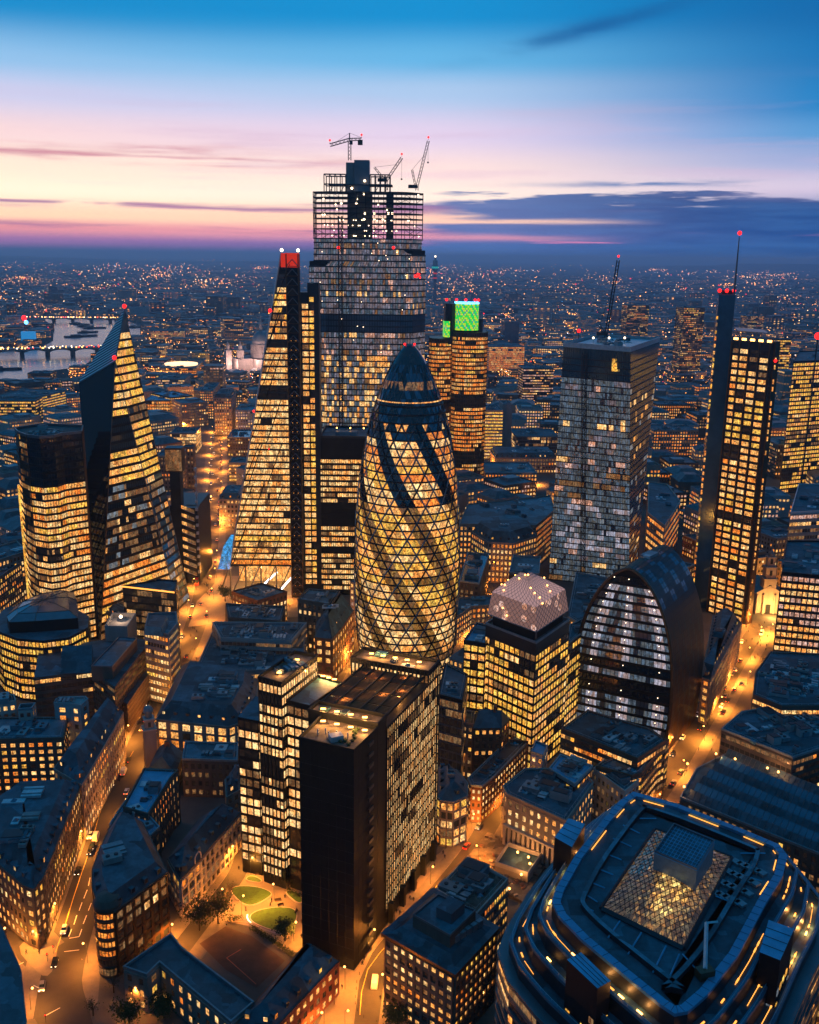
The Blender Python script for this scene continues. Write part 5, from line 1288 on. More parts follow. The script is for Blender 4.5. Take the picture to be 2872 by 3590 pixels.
# school court bottom centre
B('school_wing', 'L-shaped school wing with a lit stucco gable and arched yellow windows, bottom', 13, [(434, 3396), (515, 3424), (560, 3380), (810, 3590), (890, 3520), (640, 3330), (600, 3280)], 'stone_lit', clutter=0, roofmat='slate', over=dict(lit=.22, bw=4.2, fh=4.4, ww=.35), wallmat='pale_stone')
t_ = B('brick_school_range', 'long red brick range with dormers and stone trim, right of the playground', 12, [(960, 3610), (1188, 3372), (1100, 3318), (1072, 3315), (830, 3590)], 'red', roof='mansard', rh=4.5, ri=4.5, clutter=0, over=dict(lit=.22, shop=.8))
# tower block footing and corner block by the bend
def bendblock():
    t = B('corner_office', 'dark gridded office block with a heavy cornice and small lit windows, beside the road bend', 25.5, [(1352, 3280), (1593, 3418), (1738, 3262), (1520, 3130)], 'darkbrick', roof='', over=dict(fh=3.25, bw=2.75, ww=.62, wh=.6, dep=.6, pal='warm', lit=.5, shop=.95), wallmat='dark_stone')
    Q = ccw([G(u, v, 26) for u, v in ((1352, 3275), (1593, 3412), (1738, 3257), (1520, 3126))]); m = MB(); m.prism(inset(Q, -1.), 25.6, 26.6, 'bronze', 'slate', True); m.prism(inset(Q, 1.), 26.6, 28.2, 'slate', 'flat_roof', P1=inset(Q, 3.5)); part('cornice', m, t)
    I = ccw([G(u, v, 32) for u, v in ((1448, 3212), (1578, 3285), (1668, 3196), (1537, 3140))]); m = MB(); m.prism(I, 28, 32, 'dark_stone', 'flat_roof_b'); parapet(m, I, 32, .7, .25, 'steel_grey'); part('attic_storey', m, t)
    J = ccw([G(u, v, 35.5) for u, v in ((1530, 3180), (1583, 3205), (1630, 3165), (1575, 3140))]); m = MB(); m.prism(J, 32, 35.5, 'steel_grey', 'flat_roof'); part('lift_housing', m, t)
    for k in range(5): m = MB(); p = lerp(G(1600, 3300, 28), G(1700, 3235, 28), k / 5); m.box((*p, 28), (2, 1.4, 2.2), 'plant_metal', .8); part('plant_unit', m, t)
bendblock()
t_ = B('concrete_wing', 'pale framed wing with a plant-filled roof and one lit window wall, behind the bend block', 24, [(1530, 3125), (1672, 3210), (1781, 3089), (1640, 3010)], 'ribbon', clutter=12, roofmat='gravel_roof', over=dict(bw=1.6, ww=.8, fh=3.6, dep=.3, lit=.7), wallmat='pale_stone')
# demolished basement plot
def plot():
    P = [G(u, v) for u, v in ((1710, 2925), (1925, 3020), (1835, 3170), (1600, 3060))]; t = thing('cleared_plot', 'rough cleared building plot with orange work lamps, behind the stone columned block', 'building site', (*cen(P), 0)); occupy(P)
    m = MB(); m.prism(ccw(P), 0, 1.2, 'dark_stone', 'gravel_roof'); part('slab', m, t)
    Q = inset(ccw([G(u, v, 3) for u, v in ((1780, 2970), (1900, 3010), (1850, 3080), (1735, 3040))]), 0); m = MB(); m.prism(Q, 1.2, 3.6, 'stone', 'flat_roof'); parapet(m, Q, 3.6, 1.8, .4, 'pale_stone'); part('pit_wall', m, t)
    for (u, v) in ((1815, 2990), (1853, 3007), (1858, 3030), (1828, 3068), (1786, 3118), (1627, 3067), (1663, 3090)):
        m = MB(); x, y = G(u, v, 5); m.tube((x, y, 1), (x, y, 5), .1, 'dark_metal'); m.ball((x, y, 5.3), .45, 'lamp_glow'); part('work_lamp', m, t); l = bpy.data.lights.new('work_light', 'POINT'); l.energy = 900; l.color = (1, .42, .1); o = link('work_light', l, t); o.location = (x, y, 6.2)
    for k in range(70):
        x, y = lerp(lerp(P[0], P[1], R()), lerp(P[3], P[2], R()), R()); m = MB(); m.box((x, y, 1.2), (U(.5, 2.5), U(.4, 1.6), U(.2, .9)), random.choice(('dark_stone', 'stone', 'brick')), U(0, 3)); part('rubble', m, t)
plot()
# stone block with tall columns
def columned():
    t = B('columned_block', 'stone block with tall column bays and lit windows above, right of the main street', 22, [(1764, 2762), (1778, 2790), (1985, 2884), (2080, 2750), (2040, 2700), (1840, 2700)], 'stone_lit', clutter=9, roofmat='flat_roof', over=dict(fh=3.7, bw=3.4, ww=.42, wh=.55, lit=.85, pal='cream', base=9.5), wallmat='stone')
    Q = ccw([G(u, v, 22) for u, v in ((1764, 2762), (1778, 2790), (1985, 2884))] + [G(2080, 2750, 22)]); m = MB(); a, b = Vector(G(1778, 2790, 22)), Vector(G(1985, 2884, 22)); d = b - a
    ang = math.atan2(d.y, d.x); n = Vector((d.y, -d.x)).normalized()
    for k in range(13):
        p = a + d * (k / 12); m.box((p.x + n.x * .5, p.y + n.y * .5, .2), (1.25, 1., 9.3), 'pale_stone', ang)
    part('column', m, t); m = MB(); p = a + d * .5; m.box((p.x + n.x * .15, p.y + n.y * .15, .5), (d.length, .25, 8.6), 'win_dark', ang); part('tall_windows', m, t)
    m = MB(); m.box((p.x + n.x * .7, p.y + n.y * .7, 9.4), (d.length + 1, 1.4, .8), 'pale_stone', ang); part('cornice', m, t)
columned()
B('turquoise_roof_block', 'block with a flat turquoise roof deck and pale stair core, behind the columned block', 24.5, [(1925, 2700), (2015, 2755), (2078, 2690), (1965, 2650)], 'office_y', clutter=9, roofmat='blue_roof', over=dict(lit=.8, bw=2.4, dep=.2), wallmat='render_grey')
B('stair_core_block', 'small pale stair block with a blue roof at the left of the turquoise roof', 26, [(1862, 2640), (1905, 2655), (1920, 2620), (1878, 2602)], 'pale', clutter=0, roofmat='blue_roof', over=dict(lit=.2))
B('brick_terrace_office', 'dark brick office block with box plant housings at the foot of the arched tower', 26, [(1968, 2560), (2235, 2665), (2335, 2600), (2280, 2560), (2060, 2495)], 'ribbon_dark', clutter=6, roofmat='flat_roof', over=dict(lit=.55, fh=3.6), wallmat='brick')
B('brick_annex', 'brick annex with warm windows facing the right street, below the brick office block', 22, [(2215, 2725), (2250, 2715), (2345, 2600), (2300, 2590), (2090, 2690)], 'ribbon_dark', clutter=5, over=dict(lit=.55), wallmat='brick', occ=False)
B('pale_plant_block', 'pale boxy plant roofs between the turquoise roof and the court block', 20, [(2080, 2700), (2190, 2780), (2240, 2740), (2130, 2660)], 'pale', clutter=5, over=dict(lit=.1), occ=False)
# curved brick buildings in the centre street
B('curved_brick_block', 'long orange-lit block with a rounded corner and small bright windows on the main street', 16, [(1640, 2735), (1652, 2758), (1690, 2762), (1735, 2725), (1845, 2612), (1830, 2585), (1780, 2600)], 'brick', clutter=4, over=dict(fh=3.2, bw=2.6, ww=.42, wh=.5, lit=.95, pal='cream', dep=.12), wallmat='brick', roofmat='slate')
B('bay_front_block', 'rounded block with glowing amber bays at street level, at the foot of the black slabs', 20, [(1532, 2790), (1545, 2806), (1590, 2812), (1638, 2790), (1640, 2745), (1600, 2700), (1532, 2690)], 'stone_lit', roof='mansard', rh=5, ri=5, clutter=1, over=dict(ww=.72, wh=.75, bw=3., lit=.6, fh=4, shop=1), roofmat='slate')
B('mansard_row', 'grey stone row with a slate attic of small round windows, right of the black slabs', 26, [(1538, 2520), (1660, 2545), (1665, 2500), (1540, 2478)], 'stone', clutter=1, over=dict(lit=.4, fh=3.2, bw=2.8), roofmat='slate')
B('gabled_row', 'dark gabled row with lit attic windows next to the slate attic row', 27, [(1662, 2552), (1758, 2550), (1785, 2520), (1668, 2505)], 'brick', roof='hip', rh=6, over=dict(lit=.45, fh=3.3), wallmat='dark_stone')
B('dark_glass_annex', 'dark black-roofed annex between the oval tower and the yellow office block', 44, [(1535, 2440), (1622, 2462), (1640, 2370), (1560, 2330)], 'glassy', clutter=2, over=dict(lit=.12, pal='orange', wall='glass', darkfloors=.4), wallmat='black_metal')
B('corner_tenement', 'corner block at the bend of the main street with a curved stone parapet', 17, [(1790, 2600), (1852, 2605), (1868, 2560), (1815, 2540)], 'brick', clutter=2, over=dict(lit=.5))
# left of centre
B('bay_window_block', 'large stone block with tall lit bay windows and dark roof beyond the church tower', 22, [(548, 2522), (800, 2548), (855, 2530), (900, 2440), (905, 2385), (640, 2335)], 'stone', roof='mansard', rh=7, ri=6, clutter=6, roofmat='slate', over=dict(ww=.62, wh=.75, bw=5.2, fh=4.2, lit=.85, pal='warm', shop=.9), wallmat='stone')
B('plant_roof_block', 'wide grey office block with plant-covered roof and lit ribbon storey, below the wedge tower', 24, [(690, 2342), (775, 2360), (1010, 2350), (1060, 2300), (1075, 2190), (760, 2185)], 'ribbon', clutter=14, roofmat='flat_roof', over=dict(lit=.85, fh=4), wallmat='concrete')
B('upper_plant_block', 'louvred grey penthouse block with white roof lights behind the plant roof block', 31, [(775, 2240), (1022, 2250), (1075, 2188), (745, 2185)], 'ribbon', clutter=10, roofmat='flat_roof', over=dict(lit=.05), wallmat='render_grey', occ=False)
B('low_plant_block', 'low black plant roof in front of the wedge tower plaza', 26, [(800, 2170), (985, 2182), (1000, 2130), (790, 2120)], 'dark', clutter=9, over=dict(lit=.2), roofmat='flat_roof')
B('corner_brick_hall', 'brown brick corner block with a steep dark roof, left of the oval tower foot', 25, [(1105, 2235), (1165, 2242), (1200, 2200), (1240, 2140), (1205, 2120), (1110, 2160)], 'brick', roof='mansard', rh=11, ri=7, clutter=2, over=dict(lit=.6, bw=4.5, fh=4.6), wallmat='brick')
B('square_roof_block', 'grey flat roofed block with a lit skylight in front of the dark slab tower', 36, [(1045, 2105), (1162, 2125), (1192, 2078), (1080, 2068)], 'dark', clutter=2, over=dict(lit=.15), roofmat='flat_roof_b')
B('warm_office_slab', 'narrow corner block glowing orange on every storey, beside the folded tower', 38.5, [(508, 2208), (590, 2228), (622, 2190), (618, 2150), (520, 2155)], 'ribbon', clutter=0, roofmat='flat_roof_b', over=dict(lit=.95, pal='warm', fh=4, dep=.5), wallmat='concrete')
m = MB(); Q = ccw([G(u, v, 44) for u, v in ((505, 2190), (570, 2195), (592, 2150), (530, 2148))]); m.prism(Q, 38.5, 43, 'flat_roof_b', 'slate', P1=inset(Q, .8)); part('attic_storey', m, BUILT[-1][0])
t_ = B('concrete_box', 'windowless concrete box with a bright roof lamp, in front of the folded tower', 33, [(368, 2210), (447, 2212), (478, 2165), (395, 2162)], 'blank', roof='', wallmat='concrete', roofmat='concrete')
m = MB(); parapet(m, ccw([G(u, v, 33) for u, v in ((368, 2210), (447, 2212), (478, 2165), (395, 2162))]), 33, 2.5, .5, 'concrete'); part('parapet', m, t_)
x, y = G(424, 2168, 35); m = MB(); m.ball((x, y, 36), .9, 'lamp_white'); part('roof_lamp', m, t_); l = bpy.data.lights.new('roof_light', 'POINT'); l.energy = 2500; l.color = (1, .6, .35); o = link('roof_light', l, t_); o.location = (x, y - 1, 37.5)
# far left and behind
B('classical_block', 'pale classical block with long lit storeys behind the curved tower, left edge', 36, [(-60, 1985), (95, 1935), (60, 1900), (-90, 1940)], 'pale', clutter=3, over=dict(lit=.7, fh=4), cap=40)
B('long_stone_terrace', 'stone terrace in lamp light at the left edge behind the curved tower', 30, [(-80, 2080), (22, 2010), (95, 1960), (40, 1950), (-100, 1990)], 'stone', clutter=3, over=dict(lit=.6), cap=40, occ=False)
# right of centre, behind the domed block
B('green_roof_block', 'broad low roof deck with lamps and planters between the domed block and the arched tower', 40, [(1990, 2165), (2100, 2230), (2215, 2120), (2190, 2040), (2020, 2010)], 'glassy', clutter=8, roofmat='flat_roof', over=dict(lit=.15))
B('grand_stone_block', 'long grand stone block with lit attic and a lantern turret, behind the oval tower', 34, [(1612, 1840), (1880, 1845), (1945, 1790), (1930, 1740), (1640, 1770)], 'stone_lit', clutter=8, roofmat='flat_roof_b', over=dict(lit=.75, fh=4.1, pal='orange'), cap=60, wallmat='stone')
B('arched_terrace_block', 'stone terrace wing with dormers and an arched gateway, in front of the grand stone block', 30, [(1655, 1865), (1712, 1900), (1798, 1905), (1880, 1880), (1870, 1850), (1665, 1850)], 'stone_lit', roof='mansard', rh=7, ri=5, clutter=1, over=dict(lit=.8, fh=4), cap=60)
B('glazed_court_block', 'grey block with a glass-roofed court to the right of the oval tower', 26, [(1612, 2040), (1680, 2050), (1715, 1945), (1640, 1940)], 'dark', clutter=5, roofmat='glass_blue', over=dict(lit=.2))
B('blue_glass_box', 'small blue glass box building behind the lattice dome', 30, [(1785, 2010), (1890, 2015), (1895, 1955), (1800, 1950)], 'glassy', clutter=4, roofmat='flat_roof_b', over=dict(lit=.25, wall='glass_blue'))
B('crescent_block', 'curved pale block with many arched lit windows between the oval tower and the domed block', 18, [(1602, 2165), (1655, 2130), (1720, 2125), (1740, 2090), (1610, 2100)], 'stone_lit', clutter=3, over=dict(lit=.9), cap=60)
B('white_framed_block', 'pale framed block with orange-lit flank between the grey glass tower and masted tower', 38, [(2272, 1800), (2330, 1845), (2385, 1760), (2340, 1700), (2275, 1690)], 'ribbon', clutter=3, over=dict(lit=.7, fh=5, pal='orange', bw=5), wallmat='pale_stone', cap=60)
B('street_range', 'long mansard range with warm shopfronts on the far side of the right street', 24, [(2462, 2375), (2490, 2385), (2560, 2260), (2600, 2185), (2560, 2150), (2500, 2160)], 'stone_lit', roof='mansard', rh=6, ri=5, clutter=3, roofmat='slate', over=dict(lit=.5), cap=70)
# right edge
B('market_sheds', 'wide dark market building with ridged glazed roofs at the right edge', 16, [(2385, 2800), (2900, 3010), (2960, 2800), (2560, 2640), (2440, 2700)], 'dark', clutter=0, over=dict(lit=.05))
for k in range(7):
    m = MB(); a, b = G(2420 + k * 22, 2790 - k * 24, 16), G(2890 + k * 8, 2990 - k * 30, 16); d = (Vector(b) - Vector(a)).normalized(); n = Vector((-d.y, d.x)) * 2.6
    A_, B_ = Vector(a), Vector(b); m.poly([(*(A_ - n), 16.2), (*(B_ - n), 16.2), (*B_, 19), (*A_, 19)], 'glass_blue' if k % 2 else 'slate'); m.poly([(*(B_ + n), 16.2), (*(A_ + n), 16.2), (*A_, 19), (*B_, 19)], 'slate'); m.poly([(*(A_ - n), 16.2), (*A_, 19), (*(A_ + n), 16.2)], 'plant_metal')
    for q_ in range(22): w = q_ / 22; p = A_.lerp(B_, w); m.tube((*(p - n), 16.3), (*p, 19.1), .12, 'steel_grey', 3)
    part('ridged_roof', m, BUILT[-1][0])
for (u, v) in ((2510, 2650), (2577, 2668), (2690, 2700), (2728, 2714), (2410, 2685), (2398, 2766)):
    m = MB(); x, y = G(u, v, 19); m.tube((x, y, 16), (x, y, 20), .1, 'dark_metal'); m.ball((x, y, 20), .45, 'lamp_glow'); part('roof_lamp', m, BUILT[-1][0]); l = bpy.data.lights.new('roof_light', 'POINT'); l.energy = 700; l.color = (1, .42, .12); o = link('roof_light', l, BUILT[-1][0]); o.location = (x, y, 21)
B('dark_roof_block', 'near-black office block with a few amber window strips at the right edge', 26, [(2530, 2560), (2780, 2660), (2960, 2600), (2960, 2440), (2600, 2500)], 'ribbon_dark', clutter=8, over=dict(lit=.25, darkfloors=.4))
B('dark_roof_block', 'long black-roofed block below the striped white tower, right edge', 30, [(2640, 2440), (2740, 2480), (2960, 2480), (2960, 2300), (2700, 2290), (2650, 2360)], 'ribbon_dark', clutter=12, over=dict(lit=.35, darkfloors=.3))
B('gridded_white_lit_block', 'black block with a regular grid of white-lit windows at the right edge', 58, [(2742, 2010), (2960, 2030), (2960, 1900), (2760, 1900)], 'office', clutter=4, over=dict(lit=.97, pal='pink', bw=3, fh=4, wh=.6, ww=.78, dep=.35), wallmat='black_metal')
B('striped_white_block', 'pale block of broad white floor slabs above the gridded block, right edge', 66, [(2772, 1800), (2960, 1790), (2960, 1700), (2800, 1700)], 'ribbon', clutter=5, over=dict(lit=.4, pal='pink', fh=4.5), wallmat='pale_steel', occ=False)
B('right_edge_tower', 'dark tower with yellow window rows cut by the right edge of the view', 130, [(2782, 1270), (2960, 1262), (2960, 1225), (2800, 1235)], 'office', clutter=2, over=dict(lit=.75, pal='yellow', fh=4.2, bw=3, dep=.2), wallmat='black_metal')
B('station_corner_block', 'dark office block in the lower right corner with amber window rows', 30, [(2790, 3380), (2960, 3440), (2960, 3200), (2820, 3230)], 'ribbon_dark', clutter=3, over=dict(lit=.5), occ=False)
# bottom-left foreground dark block
B('near_dark_roof', 'dark unlit roof edge in the bottom left corner of the view', 60, [(-120, 3040), (10, 3255), (75, 3400), (100, 3640), (-300, 3700)], 'blank', clutter=0, roof='', roofmat='slate', wallmat='black_metal', occ=False)
# baroque church at the end of the right street
def church():
    h0 = 0; x, y = G(2690, 2150); t = thing('white_church', 'floodlit classical church with a tiered tower closing the right-hand street', 'church', (x, y, 0)); occupy([(x - 12, y), (x + 12, y), (x + 12, y + 30), (x - 12, y + 30)])
    m = MB(); m.box((x, y + 12, 0), (22, 24, 14), 'pale_stone', 0, 'slate'); m.poly([(x - 9, y - .2, 14), (x + 9, y - .2, 14), (x, y - .2, 19)], 'pale_stone'); m.poly([(x - 9, y - .2, 14), (x, y - .2, 19), (x, y + 24, 19), (x - 9, y + 24, 14)], 'slate'); m.poly([(x + 9, y - .2, 14), (x + 9, y + 24, 14), (x, y + 24, 19), (x, y - .2, 19)], 'slate'); part('nave', m, t)
    m = MB()
    for k in (-8, -3.5, 3.5, 8): m.tube((x + k, y - .8, 0), (x + k, y - .8, 13), .7, 'pale_stone', 10)
    part('pilasters', m, t); m = MB(); m.box((x, y - .3, 0), (3, .3, 6), 'win_dark'); part('door', m, t)
    m = MB(); z = 14
    for w, hh in ((8, 9), (6.4, 7), (4.6, 6)): m.box((x, y + 4, z), (w, w, hh), 'pale_stone'); m.box((x, y + 4, z + hh), (w + .8, w + .8, .6), 'pale_stone'); m.box((x, y + 4 - w / 2 - .05, z + 2), (1.6, .2, 3.4), 'win_dark'); z += hh + .6
    part('tower', m, t); m = MB(); m.lathe((x, y + 4, z), [(2, 0), (2, 2), (.2, 5)], 'lead_dome', 12); part('cupola', m, t)
    l = bpy.data.lights.new('floodlight', 'POINT'); l.energy = 30000; l.color = (1, .45, .1); l.shadow_soft_size = 1; o = link('floodlight', l, t); o.location = (x, y - 9, 5)
church()
# ================================================================ middle distance blocks measured by foot and top
def BF(name, label, u0, u1, vt, vb, st='office', depth=30, skew=0., **k):
    x0, y0 = G(u0, vb); x1, y1 = G(u1, vb + skew); h = YD(u0, vt, y0)[1]
    d = Vector((x1 - x0, y1 - y0)); n = Vector((-d.y, d.x)).normalized() * depth
    P = [(x0, y0), (x1, y1), (x1 + n.x, y1 + n.y), (x0 + n.x, y0 + n.y)]
    return B(name, label, max(8, h), P, st, px=False, **k)
BF('lit_office_block', 'long office block with yellow ribbon windows below the river, left edge', -30, 130, 1405, 1500, 'ribbon_dark', 60, over=dict(lit=.7, pal='yellow'), cap=40)
BF('lit_office_block', 'office block with bright diagonal rows of yellow windows just left of the folded tower', 132, 236, 1395, 1492, 'ribbon', 60, -30, over=dict(lit=.95, pal='yellow'), cap=40)
BF('arched_station_roof', 'low block with a round arched gable left of the folded tower', 190, 268, 1450, 1510, 'pale', 40, cap=20, over=dict(lit=.2))
BF('copper_roofed_offices', 'green-roofed offices with glowing orange grid windows right of the folded tower point', 512, 600, 1405, 1480, 'office_y', 70, cap=40, over=dict(pal='orange'), roofmat='blue_roof')
BF('copper_roofed_offices', 'bright amber glazed end of the green-roofed offices', 602, 680, 1395, 1475, 'office_y', 60, -8, cap=40, over=dict(pal='yellow', lit=1), roofmat='blue_roof')
BF('rounded_prow_block', 'glowing orange building with a rounded prow where the bright shopping street begins', 755, 815, 1395, 1525, 'stone_lit', 60, cap=40, over=dict(pal='orange', lit=.7), roof='mansard')
BF('bank_block', 'pale stone block with small pink windows right of the orange rounded prow', 828, 905, 1440, 1530, 'pale', 60, cap=40, over=dict(lit=.6, pal='pink'), roofmat='flat_roof_b')
BF('street_terrace', 'amber-lit terrace receding along the left of the orange rounded prow', 705, 750, 1370, 1470, 'stone_lit', 90, cap=40, over=dict(pal='orange'))
BF('blue_roof_offices', 'blue stepped-roof offices with a lit row above the bright street', 600, 690, 1520, 1590, 'glassy', 40, cap=30, over=dict(lit=.6))
BF('striped_wing', 'office with two bright ribbon floors right of the bright street', 805, 865, 1625, 1690, 'ribbon', 30, cap=30, over=dict(lit=.95))
BF('corner_pavilion', 'grey corner block with warm windows, between the bright street and the wedge tower', 772, 850, 1750, 1850, 'stone_lit', 35, cap=50, roof='mansard', roofmat='slate')
BF('glass_roofed_hall', 'block with a ribbed glass roof beside the bright street', 800, 880, 1535, 1600, 'dark', 50, cap=20, roofmat='glass_blue')
BF('grey_shaft_block', 'plain grey block with dark slots left of the gold-lit box', 560, 640, 1600, 1800, 'dark', 30, cap=30, over=dict(lit=.05), wallmat='concrete', occ=False)
BF('twin_turret_church', 'old church tower with pinnacles beside the grey shaft block', 650, 685, 1570, 1740, 'dark', 12, cap=10, wallmat='dark_stone', clutter=0)
BF('round_white_roof', 'block crowned by an oval ring of white light, above the green-roofed offices', 560, 690, 1290, 1330, 'office_y', 110, cap=30, over=dict(pal='orange'))
o_ = BUILT[-1]; c = cen(o_[1]); m = MB(); m.lathe((c[0], c[1], o_[2]), [(30, 0), (31, 3), (29, 3.5), (28.6, 3)], 'ring_warm', 24); part('ring_light', m, o_[0])
BF('curved_pale_offices', 'pale curved office block with bands of light left of the street glow', 550, 650, 1330, 1390, 'ribbon', 70, cap=30, over=dict(pal='pink', lit=.8))
BF('long_riverside_block', 'long pale block with an even window grid on the far river bank', 530, 650, 1160, 1205, 'stone_lit', 60, cap=30)
BF('river_bank_block', 'dark low riverside block under the bridge', 100, 180, 1310, 1350, 'dark', 40, cap=10)
BF('river_bank_block', 'low lit wharf block at the river bend beside the folded tower', 180, 300, 1340, 1380, 'dark', 40, cap=20, over=dict(lit=.4))
BF('dense_lit_block', 'broad block densely packed with orange windows, right of the mullioned tower', 1712, 1835, 1215, 1330, 'ribbon', 50, cap=40, over=dict(lit=.9, pal='orange'))
BF('white_striped_block', 'dark slab with white horizontal window rows right of the orange block', 1830, 1935, 1292, 1440, 'office', 40, cap=40, over=dict(lit=.7, pal='pink', wh=.45))
BF('yellow_banded_block', 'pale block with yellow bands and a dark lift core beside the mullioned tower', 1695, 1758, 1440, 1610, 'ribbon', 40, cap=40, over=dict(lit=.95, pal='yellow'), wallmat='concrete')
BF('yellow_banded_block', 'grey lift core beside the yellow banded block', 1757, 1790, 1418, 1600, 'blank', 30, wallmat='concrete')
BF('blue_low_block', 'bluish block with sparse lamps on its roof left of the grey glass tower', 1808, 1955, 1530, 1600, 'glassy', 50, cap=30, over=dict(lit=.3), wallmat='render_grey')
BF('tiled_roof_row', 'row of dark slate roofs with tiny lit dormers left of the grey glass tower', 1735, 1950, 1605, 1660, 'stone', 40, cap=30, roof='mansard', roofmat='slate')
BF('old_market_block', 'blue-roofed block with a raised lantern roof below the slate rows', 1700, 1880, 1660, 1740, 'stone', 50, cap=40, over=dict(lit=.8, pal='orange'), roofmat='flat_roof_b')
BF('tower_slab', 'dark residential tower with one bright stair line, left of the masted tower', 2190, 2265, 1070, 1240, 'dark', 40, cap=40, over=dict(lit=.3))
BF('tower_slab', 'tall dark residential tower behind the roof of the grey glass tower', 2378, 2450, 1078, 1330, 'dark', 40, cap=60, over=dict(lit=.35))
BF('tower_slab', 'squat dark residential tower right of the mast', 2612, 2672, 1108, 1190, 'dark', 40, cap=30, over=dict(lit=.25))
BF('dark_plain_tower', 'plain dark block right of the green crown', 1768, 1818, 1130, 1215, 'blank', 40, wallmat='glass_blue')
BF('red_lit_block', 'low block glowing reddish between the grey glass tower and the masted tower', 2300, 2415, 1420, 1490, 'brick', 40, cap=40, over=dict(lit=.7, pal='orange'))
BF('round_windowed_block', 'dark block dotted with round amber windows behind the arched tower', 2285, 2440, 1510, 1620, 'stone', 40, cap=60, over=dict(lit=.6, pal='orange'))
BF('amber_cube', 'small orange windowed cube behind the white framed block', 2295, 2345, 1660, 1720, 'brick', 25, cap=30, over=dict(lit=.9, pal='orange'))
BF('rear_office_tower', 'office tower with broken yellow rows between the masted tower and the right edge', 2690, 2750, 1190, 1420, 'office', 25, cap=60, over=dict(lit=.5, pal='yellow'))
BF('blue_roof_shed', 'flat blue-roofed office right of the masted tower', 2715, 2800, 1560, 1680, 'dark', 50, cap=40, over=dict(lit=.3), roofmat='flat_roof_b')
# ================================================================ streets (measured centre lines)
STREETS = {
 'high_street': ([(196, 3560), (215, 3420), (248, 3290), (298, 3140), (345, 2990), (400, 2830), (455, 2695), (507, 2585), (560, 2465), (603, 2365), (650, 2280), (688, 2190), (712, 2090), (728, 1990), (740, 1880), (750, 1760), (757, 1650), (760, 1560), (765, 1500)], 13),
 'main_street': ([(1265, 3660), (1285, 3545), (1302, 3420), (1375, 3310), (1480, 3200), (1580, 3085), (1665, 2975), (1730, 2860), (1790, 2780), (1850, 2690), (1890, 2620), (1950, 2570)], 8.5),
 'park_lane': ([(620, 3345), (700, 3240), (780, 3140), (850, 3040), (870, 2900)], 7),
 'arch_street': ([(2200, 2920), (2290, 2800), (2360, 2700), (2430, 2580), (2500, 2470), (2560, 2360), (2610, 2280), (2660, 2190)], 10),
 'tower_lane': ([(1150, 2430), (1185, 2370), (1225, 2290), (1255, 2220)], 8),
 'side_street': ([(2280, 3560), (1900, 3560), (1760, 3560)], 8),
 'east_lane': ([(1985, 2640), (2010, 2560), (2060, 2490), (2100, 2420)], 6),
 'left_lane': ([(-40, 3150), (60, 3290), (190, 3420)], 9),
}
SG = {k: ([Vector(G(u, v)) for u, v in L], w) for k, (L, w) in STREETS.items()}
def seg_dist(p, a, b):
    ab = b - a; t = max(0, min(1, (p - a).dot(ab) / max(ab.length_squared, 1e-6))); return (p - a - ab * t).length
def on_street(p, m=4.):
    return any(seg_dist(p, a, b) < w / 2 + m + 3 for (L, w) in SG.values() for a, b in zip(L, L[1:]))
m = MB(); S = 60000
m.poly([(-S, -2000, 0), (S, -2000, 0), (S, S, 0), (-S, S, 0)], 'city_ground'); struct('ground', m)
m = MB(); m.poly([(-420, 120, .02), (420, 120, .02), (900, 1500, .02), (-900, 1500, .02)], 'ground'); struct('town_paving', m)
def strip(L, w, off=0.):
    out = []
    for i, p in enumerate(L):
        d = (L[min(i + 1, len(L) - 1)] - L[max(i - 1, 0)]).normalized(); n = Vector((-d.y, d.x)); out.append((p + n * (off + w / 2), p + n * (off - w / 2)))
    return out
def refine(L, k=3):
    for _ in range(k):
        Q = [L[0]]
        for a, b in zip(L, L[1:]): Q += [a.lerp(b, .25), a.lerp(b, .75)]
        L = Q + [L[-1]]
    return L
for i, (k, (L, w)) in enumerate(SG.items()):
    L = refine(L, 2); z = .03 + i * .004; m = MB(); s_ = strip(L, w)
    for (a, b), (c_, d) in zip(s_, s_[1:]): m.poly([(*b, z), (*d, z), (*c_, z), (*a, z)], 'asphalt')
    struct('road', m)
    for sd in (1, -1):
        m = MB(); pw = 5.5 if k != 'main_street' else 6.5; s_ = strip(L, pw, sd * (w / 2 + pw / 2)); zz = .145 + i * .004
        for (a, b), (c_, d) in zip(s_, s_[1:]):
            m.poly([(*b, zz), (*d, zz), (*c_, zz), (*a, zz)], 'pavement')
            e, f_ = (b, d) if sd > 0 else (c_, a); m.poly([(*e, z), (*f_, z), (*f_, zz), (*e, zz)], 'pale_stone')
        struct('pavement', m)
# junction and park surfaces
def sheet(name, px, z, mat, sm=0):
    P = [G(u, v) for u, v in px]
    for _ in range(sm):
        Q = []
        for i in range(len(P)): a, b = P[i], P[(i + 1) % len(P)]; Q += [lerp(a, b, .25), lerp(a, b, .75)]
        P = Q
    m = MB(); m.poly([(*p, z) for p in ccw(P)], mat); return struct(name, m), ccw(P)
sheet('junction_road', [(110, 3640), (160, 3400), (205, 3300), (290, 3320), (280, 3430), (330, 3600), (340, 3680)], .19, 'asphalt', 1)
sheet('bend_road', [(1228, 3640), (1250, 3520), (1262, 3440), (1300, 3380), (1360, 3320), (1345, 3420), (1320, 3500), (1330, 3640)], .195, 'asphalt', 1)
sheet('corner_paving', [(60, 3330), (95, 3290), (165, 3290), (205, 3310), (190, 3400), (160, 3430), (120, 3400)], .2, 'plaza', 1)
sheet('park_paving', [(790, 3180), (860, 3075), (920, 3060), (1062, 3120), (1062, 3345), (1000, 3330), (900, 3255), (790, 3230)], .185, 'plaza')
